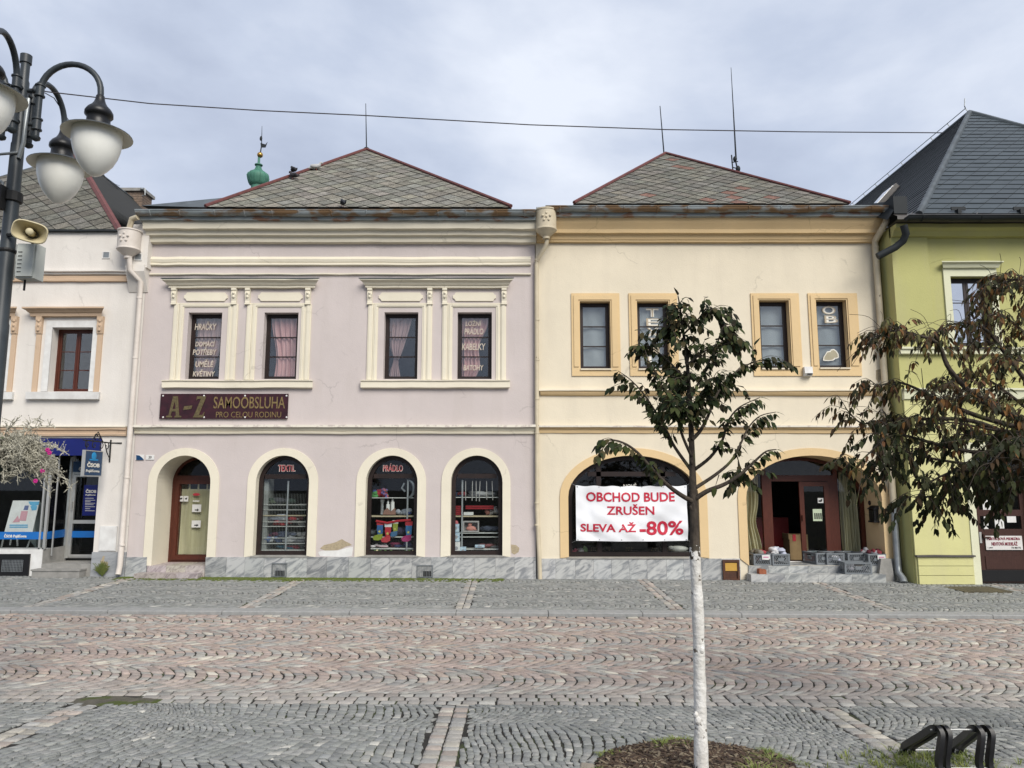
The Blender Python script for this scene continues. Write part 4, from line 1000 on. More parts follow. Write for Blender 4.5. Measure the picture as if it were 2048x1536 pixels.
# ================================================================== cream house with the insurance office (left)
CR = thing('town_house', (-13.2, D, 0), 'cream house with peach window pilasters above a recessed corner shop', 'house', 'terraced houses facing the square')
x0, x1 = -18.0, XL-.01; xo = xx(194, 1000, D); zt_ = Z(876)
win2 = [R4(100.5, 182.5, 655, 783), R4(-72, 10, 655, 783)]
m = MB(); m.sheet([(x0,-.1),(x0,Z(462)),(x1,Z(462)),(x1,-.1),(xo,-.1),(xo,zt_),(x0+.3,zt_),(x0+.3,-.1)], D, [rect(*r) for r in win2])
m.box(xo, xo+.03, D+.001, D+1.2, -.1, zt_); m.box(x0+.3, xo, D+.001, D+1.2, zt_, zt_+.03)
for w_ in win2:
    p = rect(*w_); m.add([(a, D, b) for a, b in p]+[(a, D+.26, b) for a, b in p], [(k, (k+1)%4, 4+(k+1)%4, 4+k) for k in range(4)])
m.box(x1-.05, x1, D+.012, D+12, -.1, Z(463)); m.box(x0, x0+.05, D+.012, D+12, -.1, Z(463))
part('wall', m, WHITE, CR, fix=False)
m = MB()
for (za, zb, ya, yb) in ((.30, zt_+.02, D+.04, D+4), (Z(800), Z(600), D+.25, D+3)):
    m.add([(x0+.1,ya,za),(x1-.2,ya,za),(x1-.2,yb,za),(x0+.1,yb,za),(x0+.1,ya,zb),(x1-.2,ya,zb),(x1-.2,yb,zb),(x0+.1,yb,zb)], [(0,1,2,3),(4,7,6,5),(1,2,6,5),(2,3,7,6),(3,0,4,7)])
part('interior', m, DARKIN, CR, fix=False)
course('parapet_coping', x0, xx(240,462,D), [(Z(460.5),.02),(Z(461),.09),(Z(464.5),.09),(Z(465),.0)], GUTD, parent=CR)
course('cornice', x0, xx(256,550,D), [(Z(541),.0),(Z(543),.13),(Z(545.5),.13),(Z(546.5),.08),(Z(550),.07),(Z(551),.01)], WHITE, parent=CR)
course('belt', x0, xx(258,556,D), [(Z(552),.0),(Z(552.5),.05),(Z(559),.045),(Z(560),.065),(Z(563.5),.06),(Z(564.5),.0)], PEACH, parent=CR)
course('string_course', x0, xx(255,860,D), [(Z(854.5),.0),(Z(855),.09),(Z(860),.08),(Z(861),.05),(Z(867),.04),(Z(868),.06),(Z(872),.05),(Z(872.6),.0)], PEACH, parent=CR)
course('coping', x0, xx(255,860,D), [(Z(852.4),.0),(Z(852.8),.11),(Z(854.7),.11),(Z(855.2),.06)], CREAM, parent=CR)
for r, off in zip(win2, (0, -172)):
    a, b, c, d = r; wd = window(CR, r, D+.1, REDWOOD, 1, 3, .14, .05, .045, midpost=1, bar=.02, glass=SKYGL if False else GLASS)
    m = MB(); m.prof_x(moulding([(Z(617),.0),(Z(618),.24),(Z(621),.24),(Z(624),.17),(Z(627),.14),(Z(628),.11),(Z(634),.10),(Z(635),.0)], D), xx(59+off,620,D)+.2, xx(216+off,620,D)-.2, .9, .9); part('lintel', m, PEACH, CR)
    m = MB(); m.prof_x(moulding([(Z(784.5),.0),(Z(785),.12),(Z(799),.11),(Z(800),.0)], D), xx(58+off,790,D)+.02, xx(202+off,790,D)-.02, .2, .2); part('sill', m, WHITEP, CR)
    m = MB(); m.prism([(a-.15,c),(a-.15,d+.16),(b+.15,d+.16),(b+.15,c),(b,c),(b,d),(a,d),(a,c)], D-.025, D+.004); part('window_casing', m, WHITEP, CR)
    m = MB()
    for pa in (70.5, 193):
        xa, xb = xx(pa+off,715,D), xx(pa+off+10,715,D); m.box(xa, xb, D-.04, D+.01, Z(784), Z(634)); console(m, pa+off-4, pa+off+13-6, 634, 668) if False else None
        m.prof_x([(D+.01,Z(634)),(D-.10,Z(634)),(D-.10,Z(641)),(D-.08,Z(645)),(D-.09,Z(655)),(D-.06,Z(668)),(D+.01,Z(668))], xa-.01, xb+.01)
        for zq in (643, 652, 661): m.ball(((xa+xb)/2, D-.09, Z(zq)), .035, .02, .035, 8, 5)
    part('pilaster', m, PEACH, CR)
for (a, b, c, d) in ((205,220,503,517),(269,284,507,521)):
    m = MB(); Yv = D-.22 if a > 250 else D; r = R4(a, b, c, d, Yv-.01); frame_rect(m, r, .02, Yv-.02, Yv); part('vent_frame', m, WHITEP, CR); m = MB(); m.box(r[0]+.02, r[1]-.02, Yv-.012, Yv-.004, r[2]+.02, r[3]-.02)
    part('vent_louvre', m, PIPEG, CR)
# corbel at the party wall
m = MB(); m.box(xx(258,500,D-.1), xx(301,500,D-.1), D-.22, D, Z(540), Z(455)); m.prof_x([(D,Z(535)),(D-.26,Z(535)),(D-.26,Z(548)),(D-.02,Z(585)),(D,Z(585))], xx(262,545,D), xx(299,545,D)); part('corbel', m, WHITE, CR)
# shop front
ALU = mat('aluminium', (.52,.52,.50), (.44,.44,.42), rough=.4, metal=.6); BLUE = mat('deep_blue_panel', (.006,.012,.12), rough=.35); CYAN = mat('bright_blue_film', (.012,.13,.42), rough=.4)
NAVY = mat('navy_enamel', (.008,.045,.12), rough=.3)
xs_ = xx(95, 1000, D+.05); xd0, xd1 = xx(139, 1000, D+.75), xo
m = MB(); m.box(x0+.4, xs_, D+.03, D+.5, Z(1106), Z(1099)); m.box(x0+.4, xs_, D+.03, D+.3, -.1, Z(1106)); part('stall_riser', m, WHITEP, CR)
m = MB(); m.add([(xs_, D+.05, -.1), (xd0, D+.75, -.1), (xd0, D+.75, Z(1096)), (xs_, D+.05, Z(1099))], [(0,1,2,3)]); part('angled_riser', m, CONC, CR, fix=False)
fr = MB(); fr.box(xs_-.03, xs_+.03, D+.05, D+.11, Z(1099), Z(911)); fr.box(xs_-.13, xs_-.09, D+.05, D+.11, Z(1099), Z(911)); fr.box(x0+.4, xs_, D+.05, D+.1, Z(1099), Z(1096)); fr.box(x0+.4, xs_, D+.05, D+.1, Z(914), Z(911))
fr.tube([(xd0-.02, D+.75, .3), (xd0-.02, D+.75, Z(911))], .035, 4); fr.tube([(xs_+.12, D+.19, .5), (xs_+.12, D+.19, Z(911))], .02, 4)
sf = part('shop_front', fr, ALU, CR)
g = MB(); g.box(x0+.4, xs_, D+.07, D+.075, Z(1098), Z(912)); g.add([(xs_, D+.08, Z(1098)), (xd0, D+.75, Z(1096)), (xd0, D+.75, Z(912)), (xs_, D+.08, Z(912))], [(0,1,2,3)]); part('pane', g, SHOPGL, sf, fix=False)
YO = D+.76; m = MB(); rr = (xd0, xd1+.02, zz(1116,YO), zz(905,YO)); frame_rect(m, rr, .06, YO, YO+.06); zb_ = zz(946,YO)
m.box(rr[0], rr[1], YO+.002, YO+.058, zb_-.03, zb_+.03); frame_rect(m, (rr[0]+.07, rr[1]-.07, rr[2]+.03, zb_-.04), .055, YO-.02, YO+.03); m.box(rr[0]+.12, rr[1]-.12, YO-.018, YO+.028, zz(1047,YO), zz(1040,YO))
m.box(rr[0]+.085, rr[0]+.105, YO-.07, YO-.02, zz(1020,YO), zz(1003,YO)); dC = part('office_door', m, ALU, CR)
g = MB(); g.box(rr[0]+.05, rr[1]-.05, YO+.01, YO+.015, rr[2]+.1, rr[3]-.05); part('pane', g, SHOPGL, dC)
m = MB(); m.box(x0+.4, xo+.01, D-.015, D+.06, Z(911), Z(877)); fs = part('fascia', m, BLUE, CR)
m = MB(); m.box(xx(147,930,YO-.02), xo, YO-.035, YO-.03, zz(944,YO), zz(923,YO)); part('transom_panel', m, NAVY, dC)
m = MB(); text_mb(m, 'ČSOB', xx(160,935,YO), xx(179,935,YO), zz(941,YO), zz(934,YO), YO-.045, .003, .03); text_mb(m, 'Pojišťovna', xx(182,935,YO), xx(214,935,YO), zz(942,YO), zz(934,YO), YO-.045, .003, .0)
m.v = [(min(v[0], xo-.01), v[1], v[2]) for v in m.v]; part('lettering', m, LETW, dC)
m = MB(); m.box(xx(168,1000,YO), xo, YO-.035, YO-.03, zz(1031,YO), zz(970,YO)); part('office_poster', m, BLUE, dC)
m = MB()
for (ya, yb, a, b, tx) in ((978,986,174,195,'ČSOB'),(988,992,174,194,'Pojišťovna')): text_mb(m, tx, xx(a,980,YO), min(xo-.005, xx(b,980,YO)), zz(yb,YO), zz(ya,YO), YO-.045, .003, .03)
for y_ in (996, 1000, 1003, 1006, 1009, 1013, 1017, 1021): m.box(xx(172,y_,YO), xx(172+random.randint(10,20),y_,YO), YO-.04, YO-.037, zz(y_+.8,YO), zz(y_,YO))
part('lettering', m, LETW, dC)
m = MB(); m.box(x0+.45, xs_-.02, D+.062, D+.066, Z(1079), Z(1064)); m.add([(xs_+.03, D+.09, Z(1079)), (xd0-.03, D+.72, Z(1078)), (xd0-.03, D+.72, Z(1062)), (xs_+.03, D+.09, Z(1064))], [(0,1,2,3)])
m.box(rr[0]+.12, rr[1]-.12, YO-.001, YO+.003, zz(1075,YO), zz(1062,YO)); part('blue_film', m, CYAN, sf, fix=False)
m = MB(); text_mb(m, 'ČSOB Pojišťovna', xx(5,1072,D), xx(50,1072,D), Z(1077), Z(1068), D+.058, .003, .025); part('lettering', m, LETW, sf)
m = MB(); bx(m, R4(-60, 58, 1108, 1157), D-.01, D+.03); lv = part('vent_panel', m, BLACKP, CR); m = MB(); r = R4(5, 46, 1120, 1143)
for k in range(15): m.box(r[0]+(r[1]-r[0])*k/14-.005, r[0]+(r[1]-r[0])*k/14+.005, D-.022, D-.01, r[2], r[3])
for k in range(8): m.box(r[0], r[1], D-.026, D-.022, r[2]+(r[3]-r[2])*k/7-.004, r[2]+(r[3]-r[2])*k/7+.004)
part('mesh_grille', m, PIPEG, lv)
m = MB(); m.box(xx(62,1150,D-.3), xx(172,1150,D), D-.28, D+.2, -.1, zz(1142,D-.28)); m.box(xx(83,1130,D), xo+.01, D+.0, D+.9, -.1, zz(1128,D)); m.box(xx(60,1150,D-.3), xx(173,1150,D), D-.30, D+.2, zz(1142,D-.28), zz(1139,D-.28)); part('steps', m, CONC, CR)
m = MB(); m.box(xo-.005, x1, D-.035, D+.01, -.1, Z(1104)); part('plinth', m, marble('blue_grey_stone', (.30,.31,.32), (.22,.23,.24), 1.4, .2), CR, tint=[(1,1,1)]*6)
m = MB(); m.prism([at(a,b,D-.04) for a, b in [(201,1124),(206,1112),(209,1112),(208,1122),(212,1124),(216,1125),(215,1136),(204,1137)]], D-.041, D-.03); part('broken_plaster', m, BARE, CR)
m = MB(); r = R4(200, 234, 1052, 1102); bx(m, r, D-.03, D+.01); bx(m, (r[0]+.02, r[1]-.02, r[2]+.02, r[3]-.02), D-.036, D-.02); part('meter_door', m, WHITEP, CR)
m = MB(); 
# roof, chimney
AP = at3(152, 311, 22); BR = at3(240, 463, D+.3); BL = Vector((2*AP.x-BR.x, D+.3, BR.z)); RB = AP+Vector((0, 14, 0))
tl, un, tn = MB(), MB(), []; h = .27
roof_plane(tl, un, tn, [BL, BR, AP], (h, h), (-h, h), pale=lambda: tuple(.66*q for q in grey()), o=(.1,.05))
roof_plane(tl, un, tn, [BR, BR+Vector((.2,16,0)), RB, AP], (.35, 0), (0, .14), pale=lambda: tuple(.7*q for q in grey()), lift=.03)
rf = part('roof', tl, ROOFT, CR, tint=tn); part('roof_underlay', un, UNDER, rf)
m = MB(); m.tube([BR, AP], .09, 6); part('ridge_cap', m, REDR, rf)
m = MB(); m.tube([AP, BL], .04, 6); m.tube([AP, RB], .04, 6); part('verge_trim', m, SHEET, rf)
BRK = mat('old_brick', (.22,.16,.12), (.15,.115,.09), rough=.95, scale=20, bump=.5)
m = MB(); ca, cb = at(240, 420, 25.5), at(286, 378, 25.5); tn = []
for k in range(14):
    z = cb[1]-.10-k*.095; nB = 4
    for j in range(nB):
        xa = ca[0]+(cb[0]-ca[0])*j/nB; m.box(xa+.006, xa+(cb[0]-ca[0])/nB-.006, 25.5, 26.2, z-.085, z)
chm = part('chimney', m, BRK, rf)
m = MB(); m.box(ca[0]-.06, cb[0]+.06, 25.42, 26.3, cb[1]-.09, cb[1]+.02); m.box(ca[0]+.02, cb[0]-.02, 25.52, 26.2, cb[1]-1.5, cb[1]-.1); part('chimney_cap', m, CONC, rf)
m = MB(); m.tube([at3(284,392,25.4), at3(290,390,25.4), at3(290,376,25.4)], .02, 5); m.ball(at3(284,378,25.4), .06, .06, .05); part('roof_lamp', m, PIPEG, rf)
m = MB(); m.tube([at3(200,345,22.4), at3(218,362,23), at3(238,380,24.2), at3(262,400,25.4)], .01, 4); part('lightning_cable', m, GUTD, rf)

# ================================================================== lime green house (right)
DG = 17.03
GH = thing('town_house', (14.8, DG, 0), 'lime green house with a dark slate hipped roof on the right', 'house', 'terraced houses facing the square')
Zg = lambda py: zz(py, DG); Xg = lambda px, py: xx(px, py, DG)
x0, x1 = 9.05, 20.6; xp = Xg(1864, 600)
wg = R4(1905, 1985, 553, 692, DG+.05); xdoor0, xdoor1 = Xg(1955, 1060), Xg(2068, 1060); zdt = Zg(900)
m = MB(); m.sheet([(x0,-.2),(x0,Zg(455)),(x1,Zg(455)),(x1,-.2)], DG+.06, [rect(*wg), rect(xdoor0, xdoor1, gz(10,DG)-.02, zdt)])
m.add([(x0+.004,DG+.05,-.2),(x0+.004,DG+12,-.2),(x0+.004,DG+12,Zg(455)),(x0+.004,DG+.05,Zg(455))], [(0,1,2,3)])
m.box(x0, xp, DG, DG+.1, Zg(700), Zg(455))
for (r, dp_) in ((wg, .22), ((xdoor0, xdoor1, gz(10,DG)-.02, zdt), .2)):
    p = rect(*r); m.add([(a, DG+.06, b) for a, b in p]+[(a, DG+.06+dp_, b) for a, b in p], [(k, (k+1)%4, 4+(k+1)%4, 4+k) for k in range(4)])
part('wall', m, GREEN, GH, fix=False)
m = MB()
for (za, zb) in ((-.05, Zg(890)), (Zg(710), Zg(520))):
    ya, yb = DG+.1, DG+3; m.add([(x0+.1,ya,za),(x1-.2,ya,za),(x1-.2,yb,za),(x0+.1,yb,za),(x0+.1,ya,zb),(x1-.2,ya,zb),(x1-.2,yb,zb),(x0+.1,yb,zb)], [(0,1,2,3),(4,7,6,5),(1,2,6,5),(2,3,7,6),(3,0,4,7)])
part('interior', m, DARKIN, GH, fix=False)
m = MB(); m.box(x0+.03, xdoor0-.16, DG-.0, DG+.058, -.1, Zg(800)); m.box(xdoor1+.16, x1, DG, DG+.058, -.1, Zg(800)); part('ground_floor_facing', m, GREENL, GH)
course('eaves_moulding', x0, x1, [(Zg(455),.32),(Zg(462),.30),(Zg(466),.2),(Zg(474),.12),(Zg(475),.0)], GREEN, Y=DG+.05, parent=GH)
course('belt', x0+.02, x1, [(Zg(694),.0),(Zg(695),.13),(Zg(699),.13),(Zg(700),.09),(Zg(708),.09),(Zg(709),.0)], GREENT, Y=DG+.05, parent=GH)
course('belt', x0+.02, x1, [(Zg(776),.0),(Zg(777),.15),(Zg(781),.15),(Zg(782),.11),(Zg(798),.09),(Zg(800),.0)], GREENT, Y=DG+.05, parent=GH)
m = MB(); m.prof_x(moulding([(Zg(1109.5),.0),(Zg(1110),.09),(Zg(1113),.09),(Zg(1113.5),.0)], DG), x0+.02, xdoor0-.14); part('plinth_ledge', m, BRSHEET, GH)
m = MB()
for k, (ya, yb) in enumerate(((1114,1131),(1132,1150),(1151,1168))): m.box(x0+.06, xdoor0-.18, DG-.045, DG+.01, max(-.1, Zg(yb)), Zg(ya))
part('plinth', m, GREENL, GH)
a, b, c, d = wg; m = MB(); m.prism([(a-.16,c-.05),(a-.16,d+.20),(b+.16,d+.20),(b+.16,c-.05),(b,c-.05),(b,d),(a,d),(a,c-.05)], DG+.02, DG+.065); part('window_casing', m, GREENT, GH)
m = MB(); m.prof_x(moulding([(Zg(524),.0),(Zg(525),.18),(Zg(527),.18),(Zg(530),.12),(Zg(536),.09),(Zg(537),.0)], DG+.05), a-.10, b+.10, .8, .8); lg = part('lintel', m, GREENT, GH)
wd = window(GH, wg, DG+.06, DARKWOOD, 1, 3, .16, .06, .055, midpost=1, glass=SKYGL)
m = MB(); m.box(a-.2, b+.2, DG-.08, DG+.1, c-.09, c-.04); part('sill', m, DARKWOOD, GH)
m = MB(); zd0 = gz(10, DG)+.02; m.prism([(xdoor0-.17,zd0-.1),(xdoor0-.17,zdt+.17),(xdoor1+.17,zdt+.17),(xdoor1+.17,zd0-.1),(xdoor1,zd0-.1),(xdoor1,zdt),(xdoor0,zdt),(xdoor0,zd0-.1)], DG-.02, DG+.064); part('door_casing', m, GREENT, GH)
YGD = DG+.16; xa, xb = xdoor0+.02, xdoor1; m = MB(); zpy = lambda py: zz(py, YGD); tS = .16
m.prism(rect(xa, xb, zd0, zdt), YGD, YGD+.06, [rect(xa+tS, xb-tS, zpy(1019.5), zpy(960)), rect(xa+tS, xb-tS, zpy(1058), zpy(1032)), rect(xa+tS, xb-tS, zpy(950), zdt-.06)])
m.box(xa+tS+.04, xb-tS-.04, YGD-.015, YGD, zpy(1138), zpy(1112)); m.box(xa+.17, xa+.20, YGD-.06, YGD, zpy(1076), zpy(1068)); m.box(xa+.17, xa+.32, YGD-.07, YGD-.05, zpy(1075.5), zpy(1073))
dg = part('street_door', m, BROWNW, GH); g = MB(); g.box(xa+tS-.03, xb-tS+.03, YGD+.02, YGD+.025, zpy(1060), zdt-.05); part('pane', g, SHOPGL, dg)
m = MB(); m.box(xa+.08, xb-.02, YGD-.012, YGD, zd0+.02, zpy(1140)); part('kick_plate', m, BLACKP, dg)
m = MB(); m.box(xa+.10, xa+.15, YGD-.02, YGD, zpy(1086), zpy(1064)); part('handle', m, ALU, dg)
m = MB(); xg_ = lambda px, py: xx(px, py, YGD)
for (p0, p1, q0, q1) in ((1968,1977,1033,1043),(1968,1977,1044,1051),(1989,2007,1032,1057),(2014,2032,1032,1045),(1965,1985,1000,1020),(1990,2004,1004,1020)): m.box(xg_(p0,q0), xg_(p1,q0), YGD+.008, YGD+.013, zpy(q1), zpy(q0))
m.prism([(xg_(1968,1057),zpy(1058)),(xg_(1972.5,1052),zpy(1052)),(xg_(1978,1057),zpy(1058))], YGD+.008, YGD+.013); part('notice', m, WHITEP, dg)
# roof
AP = at3(1939, 225, 22.4); BL = at3(1838, 428, DG-.2); BR = Vector((2*AP.x-BL.x, BL.y, BL.z)); RB = AP+Vector((0,16,0))
tl, un, tn = MB(), MB(), []
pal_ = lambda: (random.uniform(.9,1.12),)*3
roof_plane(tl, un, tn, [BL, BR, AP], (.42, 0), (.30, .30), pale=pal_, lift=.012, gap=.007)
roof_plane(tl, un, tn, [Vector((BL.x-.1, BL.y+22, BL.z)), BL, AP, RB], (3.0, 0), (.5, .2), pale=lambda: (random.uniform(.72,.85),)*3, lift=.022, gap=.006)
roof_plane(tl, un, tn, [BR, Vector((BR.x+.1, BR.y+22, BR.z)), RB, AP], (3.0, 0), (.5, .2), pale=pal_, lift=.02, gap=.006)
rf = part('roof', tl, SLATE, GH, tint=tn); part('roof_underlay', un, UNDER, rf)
m = MB(); m.tube([BL, AP], .085, 8); m.tube([BR, AP], .08, 8); m.tube([AP, RB], .07, 8); part('ridge_cap', m, SHEET, rf)
U = Vector((1,0,0)); m = MB()
ea, eb = Vector((9.0, DG-.45, Zg(447)+.02)), Vector((20.6, DG-.45, Zg(447)+.02))
m.add([tuple(ea), tuple(eb), (20.6, DG-.15, BL.z+.03), (9.0, DG-.15, BL.z+.03), (9.0, DG+.2, Zg(455)), (20.6, DG+.2, Zg(455)), (9.0, DG-.45, Zg(447)-.06), (20.6, DG-.45, Zg(447)-.06)], [(0,1,2,3),(6,7,1,0),(4,5,7,6)])
x = 9.4
while x < 20: m.obox((x, DG-.30, (ea.z+BL.z)/2+.02), Vector((.25,.27,.22)).normalized(), Vector((1,0,0)), Vector((0,-.6,.7)).normalized(), .2, .01, .012); x += 1.55
part('eaves_sheet', m, BRSHEET, rf)
m = MB(); x = BL.x+.95
while x < 17: m.box(x-.17, x+.17, DG-.20, DG-.17, BL.z+.10, BL.z+.18); m.box(x-.04, x+.04, DG-.24, DG+.05, BL.z-.0, BL.z+.12); x += 1.48
part('snow_guard', m, GUTD, rf)
gutter(GH, 9.15, 20.6, Zg(450), DG-.56, .10, GUTD, 1.2)
m = MB(); m.box(Xg(1774,412), Xg(1801,412), DG-.3, DG+.6, Zg(436), Zg(402)); m.add([at3(1693,413,D+1), at3(1801,400,DG-.3), at3(1801,404,DG+.6), at3(1775,440,DG-.3), at3(1693,421,D+1)], [(0,1,2),(0,3,1),(0,4,3)]); part('party_wall_sheet', m, GUTD, rf)
m = MB(); m.tube([at3(1807,450,DG-.5), at3(1812,468,DG-.46), at3(1806,482,DG-.36), at3(1790,495,DG-.3), at3(1755,513,DG-.22)], .085, 12); part('downpipe', m, GUTD, GH, 'short dark rainwater spout bent towards the yellow house', smooth=50)
m = MB(); A_, B_ = AP+Vector((-.12,0,.14)), AP+Vector((-.12,14,.14)); m.tube([A_, B_], .013, 4)
for k in range(15): q = A_.lerp(B_, k/14); m.tube([q, q+Vector((.1,0,-.16))], .014, 4)
m.tube([A_, at3(1929,212,22.2), at3(1929.5,197,22.2)], .015, 5); part('lightning_conductor', m, PIPEG, rf)
m = MB(); P = BL.lerp(AP, .33); nrm = (AP-BL).cross(Vector((0,1,0))).normalized()
if nrm.z < 0: nrm = -nrm
slp = Vector((0,1,0)).cross(nrm).normalized(); c0 = at3(1783, 366, 23.2)
# skylight on the left slope
den = (BL.x-AP.x); yk = 23.5; tt_ = .52; c0 = Vector((BL.x+(AP.x-BL.x)*tt_, yk, BL.z+(AP.z-BL.z)*tt_)); up_ = Vector((AP.x-BL.x,0,AP.z-BL.z)).normalized(); no_ = Vector((-up_.z,0,up_.x))
m.obox(c0+no_*.10, Vector((0,1,0)), up_, no_, .42, .60, .09); sk = part('skylight', m, BRSHEET, rf); m = MB(); m.obox(c0+no_*.195, Vector((0,1,0)), up_, no_, .34, .52, .006); part('pane', m, SKYGL, sk)

# ================================================================== far tower
TW = thing('church_tower', (at(516, 340, 80)[0], 80, 0), 'green copper onion dome with gold ball rising behind the lilac house', 'tower')
cx, zc = at(516, 358, 80); s_ = 80*1.055/FPX
m = MB(); m.lathe([(2.3,0),(2.3,zc-4.2),(2.2,zc-4.2),(1.3,zc-4.1)], (cx,80,0), 8); part('tower_wall', m, WHITE, TW)
COP = mat('copper_patina', (.075,.22,.155), (.045,.14,.10), rough=.6, scale=1.5, stretch=(1,1,.2))
m = MB(); pr = [(1.3,-4.2),(.95,-3.6),(.8,-3.0),(.72,-1.1),(.72,-.85),(.95,-.7),(1.02,-.5),(1.15,-.1),(1.22,.25),(1.1,.55),(.8,.75),(.5,.95),(.34,1.2),(.27,1.5),(.30,1.58),(.44,1.62),(.44,1.72),(.25,1.76),(.14,1.9),(.13,2.6)]
m.lathe(pr, (cx,80,zc), 16)
for k in range(12):
    a = 2*PI*k/12; m.tube([(cx+r_*1.01*math.cos(a), 80+r_*1.01*math.sin(a), zc+z_) for r_, z_ in pr[6:14]], .04, 4)
part('onion_dome', m, COP, TW, smooth=40)
gz_ = zz(310, 80); m = MB(); m.ball((cx+.1,80,gz_), .33, .33, .33, 14, 10); part('gold_ball', m, mat('gilded_metal', (.45,.27,.07), rough=.3, metal=.8), TW, smooth=60)
m = MB(); m.tube([(cx+.02,80,zc+2.5), (cx+.1,80,gz_), (cx+.22,80,zz(290,80)), at3(524,252,80)], [.09,.08,.06,.02], 6)
q = [at(a_, b_, 80) for a_, b_ in [(521,286),(522,295),(531,295),(535,284),(531,289)]]; m.prism(q, 79.97, 80.03); m.ball(at3(522,277,80), .16, .12, .3, 8, 6)
part('weather_vane', m, GUTD, TW)
# ================================================================== signs and banner
def box_thing(name, r, y0, y1, mt, label, cat):
    o = thing(name, ((r[0]+r[1])/2, y1, r[2]), label, cat); m = MB(); m.box(r[0], r[1], y0, y1, r[2], r[3]); part('board', m, mt, o); return o
GOLD = mat('dull_gold_letters', (.24,.175,.065), (.13,.09,.04), rough=.5, scale=18); GOLDD = mat('worn_olive_letters', (.13,.10,.045), (.07,.055,.025), rough=.6, scale=20)
MAROON = mat('maroon_sheet', (.045,.010,.016), (.022,.006,.010), rough=.4, scale=5)
r = R4(322, 577, 788, 838, D); sg = box_thing('shop_sign', r, D-.05, D-.022, MAROON, 'long maroon shop sign with gold lettering A-Z above the arched door', 'sign')
Ys = D-.052; m = MB(); X = lambda p: xx(p, 813, Ys)
zA = lambda y: zz(y, Ys)
a0, a1 = X(333.5), X(364); h0, h1 = zA(835), zA(792.5); w_ = a1-a0; hh = h1-h0
m.prism([(a0,h0),(a0,h0+.035),(a0+w_*.16,h0+.05),(a0+w_*.38,h1-.01),(a0+w_*.36,h1),(a0+w_*.70,h1),(a0+w_*.86,h0+.045),(a0+w_,h0+.035),(a0+w_,h0),(a0+w_*.56,h0),(a0+w_*.56,h0+.035),(a0+w_*.64,h0+.045),(a0+w_*.62,h0+hh*.28),(a0+w_*.36,h0+hh*.28),(a0+w_*.30,h0+.045),(a0+w_*.40,h0+.035),(a0+w_*.40,h0)], Ys-.012, Ys, [[(a0+w_*.40,h0+hh*.40),(a0+w_*.52,h0+hh*.78),(a0+w_*.60,h0+hh*.40)]])
m.prism([(X(367),zA(820)),(X(369),zA(812.5)),(X(385),zA(811)),(X(383),zA(818))], Ys-.012, Ys)
b0, b1 = X(387), X(412); w_ = b1-b0
m.prism([(b0,h0),(b0+w_*.10,h0+.05),(b0+w_*.58,h1-.06),(b0+w_*.30,h1-.07),(b0+w_*.2,h1-.11),(b0+w_*.26,h1),(b0+w_*.98,h1),(b0+w_*.95,h1-.05),(b0+w_*.48,h0+.06),(b0+w_*.75,h0+.06),(b0+w_*.92,h0+.14),(b0+w_*.86,h0)], Ys-.012, Ys)
part('lettering', m, GOLDD, sg)
m = MB(); text_mb(m, 'SAMOOBSLUHA', X(427), X(570), zA(817), zA(793.5), Ys, .008, .004); text_mb(m, 'PRO CELOU RODINU', X(433), X(563), zA(835), zA(823.5), Ys, .006, -.004); part('lettering', m, GOLD, sg)
m = MB()
for px_ in (326, 408, 490, 573):
    for py_ in (791.5, 834.5): m.ball(at3(px_, py_, Ys), .022, .012, .022, 8, 5)
part('screw_cap', m, WHITEP, sg)
# hanging sign of the insurance office (stands out from the wall, read from the right)
xh = xx(222, 890, D); zt_ = zz(886, D); hs = thing('hanging_sign', (xh, D, zz(925, D)), 'dark blue hanging sign on a scrolled black iron bracket beside the office door', 'sign')
m = MB(); m.tube([(xh, D-.01, zz(924,D)), (xh, D-.02, zz(878,D)-.02)], .018, 6); m.tube([(xh, D-.03, zt_), (xh, D-1.15, zt_)], .016, 6); m.tube([(xh-.0, D-.0, zt_), (xh+.26, D-.02, zt_)], .014, 5)
def scr(cy, cz, r0, turns, a0, sgn): m.tube([(xh, cy+r0*(1-.75*k/18)*math.cos(a0+sgn*turns*2*PI*k/18), cz+r0*(1-.75*k/18)*math.sin(a0+sgn*turns*2*PI*k/18)) for k in range(19)], .011, 5)
for cy in (-.18, -.42, -.70, -.98): scr(D+cy, zt_-.09, .10, .9, PI/2, 1 if cy < -.5 else -1)
for cy in (-.55, -.62): scr(D+cy-.02, zt_+.12, .09, .8, -PI/2, 1 if cy == -.55 else -1)
m.tube([(xh, D-.35, zt_), (xh, D-.58, zt_+.22), (xh, D-.82, zt_)], .012, 5); m.tube([(xh, D-.05, zz(915,D)), (xh, D-.16, zz(905,D)), (xh, D-.28, zt_)], .012, 5)
for cy in (-.45, -1.0): m.tube([(xh, D+cy, zt_), (xh, D+cy, zt_-.2)], .008, 4)
part('bracket', m, BLACKF, hs)
y0, y1, z1, z0 = D-1.08, D-.38, zz(903, D-.7), zz(951, D-.7)
m = MB(); m.box(xh-.03, xh+.03, y0, y1, z0, z1); bdp = part('panel', m, NAVY, hs)
m = MB()
for (a, b, c, d) in ((y0-.012,y1+.012,z1,z1+.02),(y0-.012,y1+.012,z0-.02,z0),(y0-.012,y0+.008,z0,z1),(y1-.008,y1+.012,z0,z1)): m.box(xh-.036, xh+.036, a, b, c, d)
part('rim', m, ALU, bdp)
def on_side(mb, txt, ya, yb, za, zb, bold):
    q = MB(); text_mb(q, txt, ya, yb, za, zb, 0, .004, bold); mb.add([(xh+.032-v[1], v[0], v[2]) for v in q.v], q.f)
